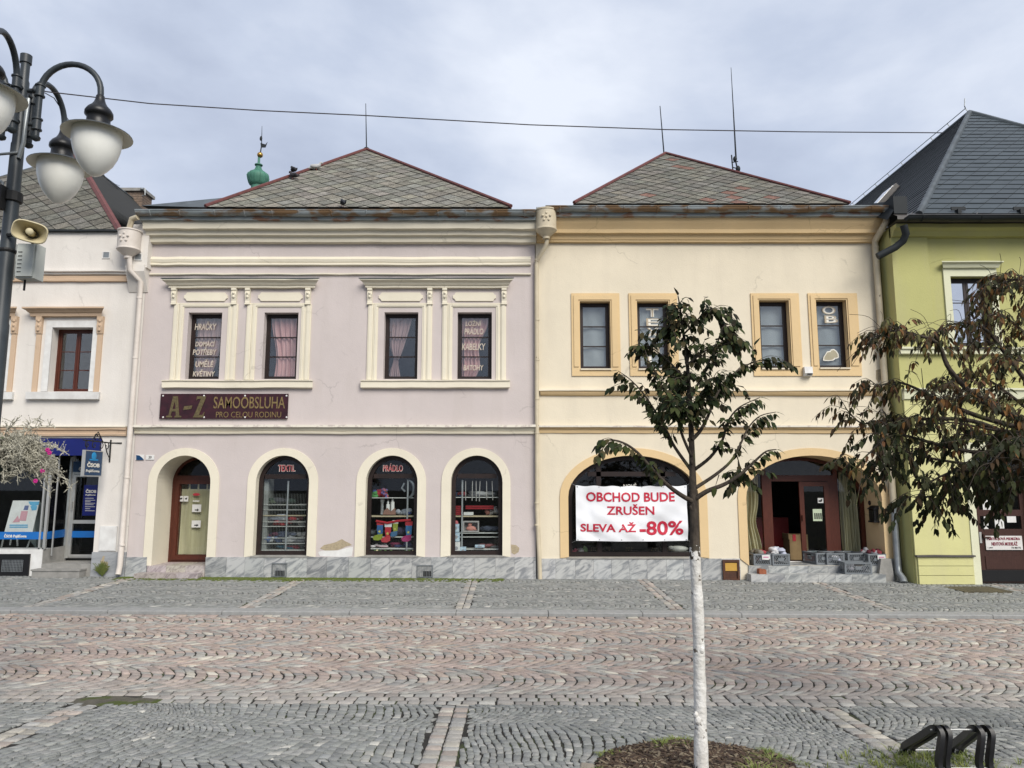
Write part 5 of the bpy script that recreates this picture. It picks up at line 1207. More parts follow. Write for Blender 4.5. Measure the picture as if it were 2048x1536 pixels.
m = MB(); hgt = z1-z0; on_side(m, 'ČSOB', y0+.10, y1-.10, z0+hgt*.34, z0+hgt*.56, .04); on_side(m, 'Pojišťovna', y0+.07, y1-.09, z0+hgt*.10, z0+hgt*.26, .01); part('lettering', m, LETW, bdp)
m = MB(); cy = (y0+y1)/2; m.ball((xh+.03, cy, z0+hgt*.80), .012, .10, .09, 14, 8); m.box(xh+.028, xh+.036, cy-.17, cy+.17, z0+hgt*.62, z0+hgt*.68); part('emblem', m, mat('light_blue_emblem', (.02,.24,.50)), bdp)
# house number and torn street plate
o = box_thing('number_plate', R4(292.5, 309, 910, 919.5, D), D-.02, D-.002, WHITEP, 'small white house number plate left of the arched door', 'plate'); m = MB(); text_mb(m, '39', *[xx(p, 915, D) for p in (298, 304)], Z(918), Z(912), D-.021, .003, .0); part('lettering', m, BLACKF, o)
o = box_thing('street_plate', R4(272, 288.5, 909.5, 920, D), D-.02, D-.002, WHITEP, 'torn street name plate, half dark blue, beside the white downpipe', 'plate'); m = MB(); m.prism([at(a, b, D-.02) for a, b in [(272.5,920),(272.5,910),(279,911),(285,916),(288,920)]], D-.024, D-.0205); part('blue_remnant', m, NAVY, o)
# closing-down banner
YB = D-.14; bn = thing('banner', (xx(1263,1081,YB), YB, zz(1081,YB)), 'white sale banner with red capitals hung across the left ochre arch', 'banner')
x0, x1, z0, z1 = xx(1152,1025,YB), xx(1374.5,1025,YB), zz(1081.5,YB), zz(970.5,YB)
def wob(x, z):
    u, v = (x-x0)/(x1-x0), (z-z0)/(z1-z0)
    return .020*math.sin(u*9+v*3)+.034*math.sin((u*1.1+v)*7.3+1)*(v*(1-v)*4)*.6 + .016*math.sin((u*2.2-v*1.6)*6.3) + .010*math.sin((u*3.1+v*2.7)*7.7+2)*(1-v) + .02*math.exp(-((u-.07-.1*(1-v))/.05)**2)
m = MB(); nx, nz_ = 60, 30; vs = []
for j in range(nz_+1):
    for i in range(nx+1):
        x = x0+(x1-x0)*i/nx; z = z0+(z1-z0)*j/nz_; zq = z - (.02*math.sin(i/nx*PI*6)**2 if j == nz_ else 0) - .015*math.sin(i/nx*PI); vs.append((x, YB+wob(x, z), zq))
m.add(vs, [(j*(nx+1)+i, j*(nx+1)+i+1, (j+1)*(nx+1)+i+1, (j+1)*(nx+1)+i) for j in range(nz_) for i in range(nx)])
part('cloth', m, mat('white_banner_cloth', (.74,.75,.77), (.68,.69,.71), rough=.6, scale=2), bn, smooth=80, fix=False)
m = MB(); BRD = mat('banner_red_ink', (.50,.018,.045), (.42,.015,.04), rough=.55, scale=3)
for txt, a, b, ya, yb, bd_ in (('OBCHOD BUDE',1172.5,1349,983.5,1002.5,.025),('ZRUŠEN',1213,1308.5,1007,1028.5,.02),('SLEVA AŽ',1161,1272,1043,1063,.025),('-80%',1279,1366.5,1041,1069.5,.025)):
    pm = (ya+yb)/2; text_mb(m, txt, xx(a,pm,YB), xx(b,pm,YB), zz(yb,YB), zz(ya,YB), 0, .0015, bd_)
m.v = [(v[0], YB+wob(v[0], v[2])-.008+v[1], v[2]-.015*math.sin((v[0]-x0)/(x1-x0)*PI)) for v in m.v]; part('lettering', m, BRD, bn)
m = MB()
for k in range(6):
    for z in (z0+.03, z1-.03): m.ball((x0+.04+(x1-x0-.08)*k/5, YB+wob(x0+.04+(x1-x0-.08)*k/5, z)-.006, z-.01), .012, .004, .012, 6, 4)
part('eyelet', m, PIPEG, bn)
m = MB()
for (a, za, b, zb_) in ((x0, z1, x0-.10, z1+.05), (x1, z1, x1+.13, z1+.06), (x0, z0, x0-.09, z0-.05), (x1, z0, x1+.1, z0-.04)): m.tube([(a+(.04 if a == x0 else -.04), YB, za-.03 if za == z1 else za+.03), (b, D-.02, zb_)], .005, 4)
part('cord', m, PIPEG, bn)
o = box_thing('door_sign', (xg_(1970,1085), xg_(2043,1085), zpy(1099.5), zpy(1071.5)), YGD-.03, YGD-.016, mat('white_sign_board', (.62,.60,.58), (.55,.53,.51)), 'white board with wine red lettering on the brown street door', 'sign')
m = MB(); Yq = YGD-.032
for txt, a, b, ya, yb in (('PŘÍSTROJOVÁ PEDIKÚRA',1973,2039,1073,1081.5),('NEHTOVÁ MODELÁŽ',1981,2033,1082.5,1091)): text_mb(m, txt, xg_(a,1085), xg_(b,1085), zpy(yb), zpy(ya), Yq, .003, .035)
part('lettering', m, mat('wine_letters', (.20,.03,.05)), o); m = MB(); text_mb(m, '776 858 772', xg_(2021,1095), xg_(2040,1095), zpy(1097), zpy(1093.5), Yq, .003, .01); text_mb(m, '1. patro', xg_(1974,1095), xg_(1984,1095), zpy(1097), zpy(1093.5), Yq, .003, .01); part('phone_number', m, BLACKF, o)
# ================================================================== wall fittings
r = R4(1444, 1477, 1119, 1161, D); o = thing('meter_box', ((r[0]+r[1])/2, D, r[2]), 'rusty brown box with a yellow notice in the marble plinth', 'meter box')
m = MB(); frame_rect(m, r, .05, D-.10, D); m.box(r[0]+.03, r[1]-.03, D-.07, D, r[2]+.03, r[3]-.03); part('housing', m, mat('rusty_brown_metal', (.09,.035,.018), (.05,.022,.014), rough=.7, scale=10), o)
m = MB(); m.box(r[0]+.055, r[1]-.055, D-.085, D-.06, r[3]-.25, r[3]-.07); part('yellow_notice', m, mat('yellow_notice', (.50,.30,.06), (.42,.24,.05), scale=12), o)
r = R4(1605, 1621, 735, 753, D); o = thing('alarm_box', ((r[0]+r[1])/2, D, r[2]), 'small white box fixed between two windows of the yellow house', 'alarm')
m = MB(); m.prof_x([(D,r[3]),(D-.13,r[3]),(D-.15,r[2]+.06),(D-.10,r[2]),(D,r[2])], r[0], r[1]); part('casing', m, WHITEP, o); m = MB(); m.box(r[0]+.06, r[1]-.02, D-.152, D-.14, r[2]+.02, r[2]+.055); part('lens', m, BLACKF, o)
xr_ = B_in[1][-1][0]; zc = zz(1027, D+.3); yc = D+.30; o = thing('letter_box', (xr_, yc, zc-.2), 'black ornate letter box on the side of the deep ochre arch', 'letter box')
m = MB(); m.box(xr_-.11, xr_-.005, yc-.13, yc+.13, zc-.17, zc+.10); m.prism([(xr_-.14, zc+.10),(xr_-.0, zc+.10),(xr_-.0, zc+.19),(xr_-.06, zc+.17)], yc-.16, yc+.16)
part('body', m, BLACKP, o); m = MB(); m.box(xr_-.13, xr_-.0, yc-.15, yc+.15, zc-.21, zc-.17); m.box(xr_-.118, xr_-.11, yc-.10, yc+.10, zc+.02, zc+.05); part('flap', m, BLACKF, o)
m = MB(); m.ball((xr_-.02, D+.55, zz(1006,D+.5)), .03, .05, .06, 10, 6); solo('bell_button', m, DARKWOOD, 'small dark knob on the arch side above the letter box', 'bell')
m = MB(); m.box(xx(1516,1146,D-.2), xx(1530,1146,D-.2), D-.30, D-.12, zz(1149,D-.36)+.001, zz(1149,D-.36)+.10); m.box(xx(1517,1146,D-.2), xx(1522,1146,D-.2), D-.28, D-.14, zz(1149,D-.36)+.1, zz(1149,D-.36)+.115); solo('brick', m, mat('red_brick', (.30,.10,.045), (.22,.07,.035), scale=14, bump=.4), 'single orange brick left on the lower stone step', 'brick')
m = MB(); px_, pz_ = at(203, 1150, D-.10)
for k in range(46):
    a = random.uniform(-PI*.95, -.05) ; l = random.uniform(.12, .34); s_ = random.uniform(.1,.9); pts = [(px_+math.cos(a)*l*s_*t_, D-.07+math.sin(a)*l*.55*s_*t_, gz(px_,D)+l*1.25*(t_-.32*t_*t_*s_*1.4)) for t_ in (0,.3,.6,1)]
    m.tube(pts, [.004,.004,.003,.001], 3)
    for j in range(7):
        t_ = .25+j*.11; q = [pts[0][i]+(pts[3][i]-pts[0][i])*t_ for i in range(3)]; q[2] = gz(px_,D)+l*1.25*(t_-.32*t_*t_*s_*1.4)
        for sg_ in (-1,1): m.add([q, (q[0]+sg_*.045,q[1]-.01,q[2]+.02), (q[0]+sg_*.02,q[1]-.012,q[2]+.03)], [(0,1,2)])
solo('weed', m, GRASS, 'green weed sprouting from the broken plinth by the white downpipe', 'weed', fix=False)

# ================================================================== crates before the shop
CRG = mat('grey_crate_plastic', (.17,.185,.20), (.135,.15,.16), rough=.5, scale=5)
def make_crate():
    o = thing('plastic_crate', (0,0,0), 'x', 'crate', 'grey plastic crates on the shop steps'); W_, L_, H_ = .60, .40, .265; m = MB(); t = .012
    m.box(-W_/2, W_/2, -L_/2, L_/2, 0, .015)
    def side(p, ax, ln):
        P = lambda u, z, d: (p[0]+ax[0]*u - ax[1]*d, p[1]+ax[1]*u + ax[0]*d, z)
        def slab(u0, u1, z0, z1, d0, d1): 
            m.add([P(u0,z0,d0),P(u1,z0,d0),P(u1,z0,d1),P(u0,z0,d1),P(u0,z1,d0),P(u1,z1,d0),P(u1,z1,d1),P(u0,z1,d1)], [(0,3,2,1),(4,5,6,7),(0,1,5,4),(1,2,6,5),(2,3,7,6),(3,0,4,7)])
        slab(-ln/2, ln/2, H_-.035, H_, -.012, t+.006); slab(-ln/2, ln/2, 0, .035, -.006, t)
        for u in (-ln/2, ln/2-.035): slab(u, u+.035, .035, H_-.035, -.006, t)
        slab(-.07, .07, .10, .17, -.008, t)
        u = -ln/2-.10
        while u < ln/2:
            z0, z1 = .03, H_-.03; w_ = .017; dx = .14; vs = []
            for d in (0, t*.8):
                for (uu, z) in ((u, z0), (u+w_, z0), (u+w_+dx, z1), (u+dx, z1)): vs.append(P(min(ln/2, max(-ln/2, uu)), z, d))
            m.add(vs, [(0,1,2,3),(7,6,5,4),(0,4,5,1),(1,5,6,2),(2,6,7,3),(3,7,4,0)]); u += .047
    side((0,-L_/2), (1,0), W_); side((0,L_/2), (-1,0), W_); side((W_/2,0), (0,1), L_); side((-W_/2,0), (0,-1), L_)
    part('crate_body', m, CRG, o)
    m = MB(); m.box(-.09, .09, -L_/2-.018, -L_/2-.010, H_-.075, H_-.045); m.box(-.09, .09, L_/2+.010, L_/2+.018, H_-.075, H_-.045); part('handle_slot', m, BLACKF, o); return o
cr0 = make_crate(); Ls = zz(1149, D-.36)
cs = [((xx(1516,1120,17.9), 17.88, LZ+.002), PI/2, 'grey crate with a white card at the left end of the shop steps'),
      ((xx(1552,1120,17.9), 17.86, LZ+.002), PI/2, 'grey crate heaped with pale clothes left of the open doorway'),
      ((xx(1639,1118,18.0), 18.13, LZ+.002), PI/2+.15, 'grey crate partly hidden just right of the open doorway'),
      ((xx(1668,1112,17.9), 18.06, LZ+.002), PI/2-.08, 'grey crate with white cloth showing through, before the glazed door leaf'),
      ((xx(1707,1110,17.9), 18.10, LZ+.002), PI/2+.05, 'grey crate behind the lowest one, under the right olive curtain'),
      ((xx(1710,1138,17.45), 17.45, Ls+.002), -.06, 'lowest grey crate standing on the bottom stone step'),
      ((xx(1744,1120,17.85), 17.86, LZ+.002), PI/2-.05, 'grey crate of dark clothes at the right end of the shop steps')]
for k, (loc, rz, lb) in enumerate(cs):
    if k == 0: cr0.location = loc; cr0.rotation_euler = (0,0,rz); cr0['label'] = lb
    else: copy_thing(cr0, loc, rz, lb)
def pile(name, c, rx, ry, h, cols, label, n=16, group=None, cat='clothes'):
    m = MB(); tn = []
    for k in range(n):
        b = len(m.f); px_, py_ = c[0]+random.uniform(-rx, rx)*.8, c[1]+random.uniform(-ry, ry)*.8; s_ = random.uniform(.3,.62)
        m.ball((px_, py_, c[2]+random.uniform(.25, .7)*h), rx*s_, ry*s_, h*random.uniform(.25,.45), 9, 6, .22); cl = random.choice(cols); tn += [cl]*(len(m.f)-b)
    return solo(name, m, CLOTH, label, cat, group, tint=tn, fix=False, smooth=70)
CLOTH = mat('loose_cloth', (1,1,1), (.8,.8,.8), rough=.95, scale=16, bump=.5, bscale=14, tint=True)
WHI = [(.6,.6,.6),(.5,.52,.58),(.4,.42,.5)]; DKC = [(.04,.04,.05),(.10,.02,.03),(.2,.03,.04),(.3,.3,.31)]; MIX = [(.55,.55,.55),(.35,.04,.05),(.08,.1,.2),(.2,.2,.2),(.25,.12,.16)]
G_ = 'clothes piled in the crates'
pile('clothes_pile', (cs[0][0][0], cs[0][0][1], LZ+.18), .17, .25, .16, [(.12,.11,.08),(.2,.19,.16),(.3,.05,.06)], 'dark and olive clothes in the leftmost crate', group=G_)
pile('clothes_pile', (cs[1][0][0], cs[1][0][1], LZ+.20), .17, .25, .20, WHI, 'white and pale blue clothes heaped above their crate', group=G_)
pile('clothes_pile', (cs[3][0][0], cs[3][0][1]-.02, LZ+.03), .165, .265, .16, WHI, 'white cloth seen through the slots of its crate', group=G_)
pile('clothes_pile', (cs[5][0][0], cs[5][0][1], Ls+.03), .25, .16, .16, [(.2,.2,.22),(.3,.3,.3)], 'grey cloth lying in the lowest crate', group=G_)
pile('clothes_pile', (cs[6][0][0], cs[6][0][1], LZ+.16), .17, .25, .20, DKC, 'dark red and black clothes in the rightmost crate', group=G_)
for k, lb in ((0, 'white price card on the leftmost grey crate'), (6, 'white price card on the rightmost grey crate')):
    m = MB(); c = cs[k][0]; m.prism([(c[0]-.02,LZ+.14),(c[0]-.02,LZ+.24),(c[0]+.16,LZ+.25),(c[0]+.17,LZ+.16),(c[0]+.12,LZ+.13)], c[1]-.335, c[1]-.33); o = solo('price_card', m, WHITEP, lb, 'price card', 'price cards on the crates')
    m = MB(); m.box(c[0]+.01, c[0]+.13, c[1]-.338, c[1]-.336, LZ+.185, LZ+.205); part('scribble', m, mat('pink_ink', (.5,.1,.25)), o)
x0, x1, z0, z1 = xx(1580,1100,YE+.5), xx(1617,1100,YE+.5), LZ+.001, LZ+.62
o = thing('cardboard_box', ((x0+x1)/2, YE+.7, z0), 'open brown cardboard box standing inside the shop doorway', 'box'); m = MB(); m.box(x0, x1, YE+.5, YE+.95, z0, z1); m.box(x0-.02, x0, YE+.5, YE+.95, z1-.12, z1+.02); part('carton', m, mat('cardboard', (.33,.22,.11), (.27,.18,.09), rough=.9, scale=5), o)
m = MB(); m.box(x0+.08, x0+.16, YE+.49, YE+.5, z1-.16, z1+.004); m.box(x1-.18, x1-.10, YE+.49, YE+.5, z1-.16, z1+.004); part('red_tape', m, LETR, o)

# ================================================================== shop window displays
SHW = mat('white_shelf', (.55,.55,.52), (.48,.48,.45), rough=.5); SHB = mat('beige_shelf', (.42,.36,.24), (.36,.30,.2)); WIRE = mat('chrome_wire', (.42,.43,.42), rough=.35, metal=.6)
YS = D+.42
def shelf_thing(label, pa, pb, levels, posts, thick, mt=SHW, wires=None):
    cxp = xx((pa+pb)/2, 1080, YS); o = thing('display_shelf', (cxp, YS, ZP+.03), label, 'shelf', 'shelves in the shop windows'); X = lambda p: xx(p, 1040, YS)
    for k, (py, th, mm_) in enumerate(levels): m = MB(); m.box(X(pa), X(pb), YS-.12, YS+.28, zz(py,YS)-th, zz(py,YS)); part('shelf', m, mm_, o)
    m = MB()
    for p, y0, y1 in posts: m.box(X(p)-.018, X(p)+.018, YS-.14, YS-.115, zz(y1,YS), zz(y0,YS))
    if posts: part('upright', m, WIRE, o)
    if wires:
        m = MB(); y0, y1 = wires; k = X(pa)
        while k < X(pb): m.tube([(k, YS-.13, zz(y1,YS)), (k, YS-.13, zz(y0,YS))], .0035, 3, False); k += .036
        part('wire_grid', m, WIRE, o)
    return o
T2 = .02
shelf_thing('wire shelf rack of clothes behind the TEXTIL window', 527, 614, [(1009,.012,SHW),(1019,.012,SHW),(1030,.022,SHB),(1043,.012,SHW),(1052,.012,SHW),(1075,.012,SHW),(1086,.012,SHW),(1099,.03,SHW)], [(577,962,1110)], T2, wires=(987, 1108))
m = MB(); m.box(xx(524,1040,YS), xx(537,1040,YS), YS-.1, YS+.3, ZP+.03, zz(958,YS)); solo('side_panel', m, mat('grey_panel', (.26,.27,.26)), 'plain grey panel at the left side of the TEXTIL window', 'panel')
GS = 'clothes in the TEXTIL window'
for (px, py, w_, h_, cols, lb, gp) in ((600,1018,.2,.14,[(.05,.07,.06),(.16,.16,.15)],'dark folded stack at the right of the top TEXTIL shelves',GS),(604,1052,.18,.13,[(.4,.38,.34),(.05,.05,.06)],'pale and black bundle on the middle right TEXTIL shelf',GS),(575,1075,.2,.15,[(.5,.5,.52),(.12,.14,.2)],'white and navy bundle on the low middle TEXTIL shelf',GS),
  (606,1075,.16,.14,[(.5,.48,.46),(.3,.3,.3)],'off-white bundle at the low right of the TEXTIL window',GS),(580,1097,.3,.10,[(.35,.35,.36),(.05,.2,.3),(.4,.05,.08)],'row of mixed bundles on the bottom TEXTIL board',GS),
  (754,1072,.2,.16,[(.03,.03,.04),(.10,.11,.12)],'dark goods behind the leftmost stocking','dark goods on the shelves'),(796,1072,.3,.2,[(.04,.04,.06),(.08,.07,.12)],'dark goods behind the middle stockings','dark goods on the shelves'),(802,1094,.25,.12,[(.25,.04,.10),(.05,.06,.15)],'wine and navy goods right on the low PRÁDLO shelf','dark goods on the shelves'),
  (760,995,.16,.2,[(.4,.03,.05),(.05,.08,.3),(.1,.3,.1)],'red, blue and green bundle on the top PRÁDLO shelf','bright goods on the shelves'),(970,994,.35,.14,[(.12,.12,.13),(.4,.4,.4)],'black and white spotted bundle behind the hanging sticks','bright goods on the shelves'),(917,994,.15,.12,[(.05,.07,.13),(.2,.04,.05)],'navy and red bundle on the top left shelf of the rightmost arch','bright goods on the shelves'),
  (984,1030,.14,.2,[(.5,.48,.46),(.35,.15,.12)],'white and rust boxes at the right of the beige shelf','bright goods on the shelves'),(980,1065,.3,.16,[(.03,.035,.05),(.06,.07,.10)],'dark navy bundle beside the doll box','dark goods on the shelves'),(975,1096,.22,.10,[(.3,.12,.12),(.2,.2,.2)],'reddish small goods on the lowest shelf of the rightmost arch','bright goods on the shelves')):
    p = at3(px, py, YS+.1); pile('goods_pile', (p.x, YS+.12, p.z), w_, .10, h_, cols, lb, 10, gp, 'goods')
for (px, py, w_, cols, lb) in ((551,1042,.30,WHI,'white garments on the third shelf of the TEXTIL window'),(585,1043,.22,[(.3,.25,.25),(.35,.04,.05),(.4,.4,.4)],'crumpled garments right of the white ones in the TEXTIL window'),(563,1052,.2,[(.4,.03,.04)],'bright red garment in the TEXTIL window'),(551,1075,.28,[(.10,.03,.06),(.05,.06,.1)],'dark wine garments low in the TEXTIL window'),(592,1086,.32,[(.3,.31,.32),(.2,.2,.22),(.4,.4,.4)],'big grey heap low right in the TEXTIL window'),(552,1086,.22,[(.6,.6,.6),(.1,.15,.3)],'white and blue garments on the lowest TEXTIL shelf'),(560,1008,.35,[(.03,.05,.04),(.06,.06,.07),(.10,.12,.08)],'dark folded garments on the top TEXTIL shelf')):
    p = at3(px, py, YS); pile('garment_pile', (p.x, YS+.05, p.z), w_, .12, .15, cols, lb, 11, GS)
shelf_thing('white shelves of Christmas goods behind the PRÁDLO window', 740, 829, [(995,.015,SHW),(1031,.03,SHB),(1073,.014,SHW),(1096,.02,SHW)], [(816,960,1110)], T2)
shelf_thing('white shelves with hanging sticks behind the rightmost small arch', 906, 998, [(994,.015,SHW),(1031,.03,SHB),(1065,.015,SHW),(1073,.012,SHW),(1097,.02,SHW)], [(925,960,1110)], T2)
# Christmas stockings
def stocking(px, py, s_, cuff, leg, toe, lb, flip=1):
    p = at3(px, py, YS-.13); o = thing('christmas_stocking', (p.x, p.y, p.z), lb, 'stocking', 'stockings hung in the PRÁDLO window')
    S_ = lambda pts: [(p.x+flip*a*s_, p.z+b*s_) for a, b in pts]
    for nm, pts, c in (('leg', [(-.07,.0),(.07,.0),(.06,-.20),(-.05,-.22),(-.075,-.1)], leg), ('foot', [(.06,-.20),(.05,-.32),(-.03,-.36),(-.14,-.35),(-.17,-.29),(-.12,-.24),(-.05,-.22)], toe), ('cuff', [(-.085,.09),(.085,.09),(.08,0),(-.08,0)], cuff)):
        m = MB(); m.prism(S_(pts), p.y-.02, p.y+.02); part(nm, m, CL(c), o)
    m = MB(); q = [(p.x+flip*(-.01+.04*math.cos(a)*(1 if k%2 else .45))*s_, p.z+(-.15+.04*math.sin(a)*(1 if k%2 else .45))*s_) for k, a in enumerate(2*PI*i/10 for i in range(10))]; m.prism(q, p.y-.026, p.y-.019); part('star', m, CL((.5,.45,.12)), o)
_cl = {}
def CL(c):
    if c not in _cl: _cl[c] = mat('dyed_felt', c, rough=.95, scale=20)
    return _cl[c]
stocking(760.5, 1050, 1.0, (.35,.03,.04), (.03,.10,.25), (.20,.25,.03), 'blue and green stocking, leftmost of those hung in the window')
stocking(776.5, 1054, 1.0, (.6,.6,.6), (.40,.03,.04), (.40,.04,.05), 'bright red stocking with a white cuff')
stocking(791, 1047, .85, (.55,.55,.5), (.22,.25,.04), (.05,.12,.22), 'small yellow-green stocking with a pale cuff')
stocking(818, 1051, 1.05, (.35,.03,.04), (.04,.13,.28), (.30,.03,.12), 'blue stocking with a red band, rightmost of those hung')
m = MB(); m.tube([at3(752,1042,YS-.15), at3(775,1046,YS-.16), at3(795,1042,YS-.15), at3(822,1040,YS-.15)], .028, 6); solo('garland', m, CL((.35,.02,.03)), 'red garland strung above the stockings in the window', 'garland')
p = at3(780,1029,YS); o = thing('candle_arch', (p.x, YS, p.z), 'white candle figure standing on the beige shelf of the window', 'ornament'); m = MB()
for (dx, h_) in ((-.05,.24),(.06,.30)): m.lathe([(.045,0),(.045,h_),(.02,h_+.01),(.028,h_+.04),(.002,h_+.11)], (p.x+dx, YS-.02, p.z), 10)
part('candle', m, WHITEP, o); m = MB(); m.prism([(p.x-.16,p.z),(p.x-.13,p.z+.10),(p.x-.05,p.z+.16),(p.x+.02,p.z+.07),(p.x+.13,p.z+.16),(p.x+.15,p.z)], YS-.08, YS-.05); part('base', m, mat('brownish_basket', (.22,.12,.09)), o)
p = at3(764,1029,YS); m = MB(); m.lathe([(.05,0),(.04,.05),(.035,.25),(.06,.34),(.05,.38)], p, 10); o = solo('vase', m, mat('silver_foil', (.5,.5,.48), (.15,.15,.15), rough=.3, metal=.5, scale=30), 'slim silver vase of bright sprigs on the shelf', 'vase')
m = MB()
for k in range(14): m.ball((p.x+random.uniform(-.12,.12), p.y+random.uniform(-.05,.05), p.z+random.uniform(.36,.62)), .035, .03, .035, 6, 4)
part('sprigs', m, mat('mixed_foil', (.35,.1,.1), (.08,.1,.3), scale=20, lo=.45, hi=.55), o)
m = MB(); cx, cz = at(812, 978, YS-.12); m.tube([(cx+.20*math.cos(a), YS-.13, cz+.22*math.sin(a)) for a in [-1.5+3.0*k/14 for k in range(15)]], [.008+.035*math.sin(PI*k/14) for k in range(15)], 6); m.tube([(cx-.04,YS-.13,cz+.14),(cx-.10,YS-.13,cz+.02),(cx-.02,YS-.13,cz-.06)], .025, 5); solo('moon_ornament', m, PIPEG, 'grey crescent moon ornament hung in the PRÁDLO window', 'ornament')
m = MB(); tn = []
for k in range(40):
    p = at3(random.uniform(742,829), random.uniform(1101,1110), YS-.18); b = len(m.f); m.ball(p, .03, .02, .025, 6, 4, .2); tn += [random.choice([(.06,.12,.04),(.05,.09,.03),(.55,.5,.3),(.6,.6,.55)])]*(len(m.f)-b)
solo('flower_garland', m, CLOTH, 'garland of white flowers and leaves at the foot of the PRÁDLO window', 'garland', tint=tn, fix=False)
p = at3(758,1095,YS-.05); pile('garment_pile', (p.x, p.y, p.z), .18, .08, .09, [(.55,.4,.42),(.6,.55,.56)], 'folded pale pink garment on the lowest shelf of the PRÁDLO window', 8, 'garments on shelves')
for (px, w_, cols, lb) in ((806,.2,[(.05,.07,.2),(.3,.32,.36)],'blue and grey packets right of the candles in the window'),): p = at3(px,1030,YS); pile('garment_pile', (p.x, p.y+.1, p.z), w_, .1, .14, cols, lb, 9, 'garments on shelves')
# third arch
m = MB()
for px in (931, 945, 952, 960, 973, 984): x = xx(px, 980, YS-.14); m.tube([(x, YS-.14, zz(962,YS)), (x+random.uniform(-.02,.02), YS-.14, zz(random.uniform(998,1003),YS))], .010, 5)
solo('hanging_sticks', m, mat('pale_sticks', (.38,.36,.34)), 'row of thin pale sticks hanging in the rightmost small arch', 'sticks')
p = at3(908,1030,YS); m = MB()
for k in range(5): m.box(p.x-.02, p.x+.20, YS-.1, YS+.2, p.z+k*.045, p.z+k*.045+.038)
for k in range(2): m.box(p.x+.28, p.x+.95, YS-.06, YS+.2, p.z+.14+k*.045, p.z+.14+k*.045+.038)
solo('towel_stack', m, CL((.22,.015,.02)), 'stack of folded dark red towels on the shelf', 'towels')
m = MB(); m.box(xx(928,1030,YS), xx(947,1030,YS), YS-.13, YS+.1, zz(1030,YS), zz(1024,YS)); solo('flat_box', m, SHW, 'flat white box lying on the beige shelf before the red towels', 'box')
r = R4(926, 958, 1042, 1064, YS-.1); o = thing('toy_box', ((r[0]+r[1])/2, YS-.1, r[2]), 'grey display box holding a pink doll in the right arch window', 'toy box'); m = MB(); frame_rect(m, r, .03, YS-.13, YS+.05); m.box(r[0], r[1], YS+.03, YS+.05, r[2], r[3]); part('carton', m, mat('silver_card', (.33,.31,.30)), o)
m = MB(); c = ((r[0]+r[1])/2, YS-.05, r[2]+.08); m.ball(c, .12, .04, .06, 10, 6); m.ball((c[0]-.03, c[1], c[2]+.09), .05, .04, .055, 10, 6); m.tube([(c[0],c[1],c[2]),(c[0]+.13,c[1]-.02,c[2]-.03)], [.03,.02], 6); part('doll', m, mat('pink_doll', (.5,.22,.18)), o)
GB = 'pale blue cartons in the right arch window'
PB = mat('pale_blue_card', (.42,.52,.58), (.30,.40,.50), scale=14, lo=.45, hi=.55)
for (a, b, c, d, lb) in ((905.5,918,1048,1064,'pale blue carton at the top of the left stack'),(905.5,919,1065,1083,'pale blue carton in the middle of the left stack'),(905.5,920,1084,1109,'white carton with a star at the bottom of the left stack'),(920,932,1094,1110,'pale blue carton with a round picture beside the stack'),(950,969,1090,1095,'flat pale blue carton on the lowest shelf')):
    r = R4(a, b, c, d, YS-.18); o = thing('carton', ((r[0]+r[1])/2, YS-.1, r[2]), lb, 'carton', GB); m = MB(); m.box(r[0], r[1], YS-.18, YS-.06, r[2], r[3]); part('box', m, PB if 'white' not in lb else WHITEP, o)
    m = MB(); w_ = (r[1]-r[0]); m.ball(((r[0]+r[1])/2, YS-.181, (r[2]+r[3])/2), w_*.26, .004, min(w_*.26, (r[3]-r[2])*.3), 10, 5); part('print', m, mat('grey_print', (.3,.3,.32)), o)
p = at3(912,1046,YS-.12); m = MB(); m.ball((p.x,p.y,p.z), .055, .04, .06, 10, 6); m.ball((p.x-.04,p.y,p.z+.05), .02,.015,.02,6,4); solo('plush_toy', m, CL((.45,.12,.13)), 'small pink plush toy on top of the blue cartons', 'toy')
m = MB(); m.box(xx(936,1105,YS-.2), xx(1001,1105,YS-.2), YS-.22, YS-.18, ZP+.035, ZP+.12)
solo('front_board', m, WHITEP, 'low white board along the foot of the right arch window', 'board')
p = at3(1357,1100,D+.4); m = MB(); m.ball((p.x,p.y,p.z+.03), .24, .12, .07, 14, 8); m.ball((p.x-.18,p.y-.02,p.z+.05),.08,.06,.05,8,6); solo('pillow', m, CL((.55,.54,.50)), 'pale pillow on a shelf right of the banner foot', 'pillow', smooth=60)
m = MB(); m.box(xx(1345,1103,D+.4), xx(1379,1103,D+.4), D+.28, D+.6, zz(1103,D+.4)-.02, zz(1103,D+.4)); m.box(xx(1345,1110,D+.4), xx(1379,1110,D+.4), D+.28, D+.6, zz(1109,D+.4)-.02, zz(1109,D+.4)); solo('low_shelf', m, SHW, 'small white shelf under the pillow behind the banner arch', 'shelf')
p = at3(1153,1108,D+.4); pile('garment_pile', (p.x, p.y, p.z), .16, .1, .14, [(.4,.1,.12),(.5,.45,.42)], 'red and white garments at the lower left of the banner arch', 9, 'garments on shelves')
p = at3(1170,1108,D+.4); pile('garment_pile', (p.x, p.y, p.z), .07, .1, .18, [(.25,.36,.16)], 'small light green garment beside the red ones behind the banner', 6, 'garments on shelves')
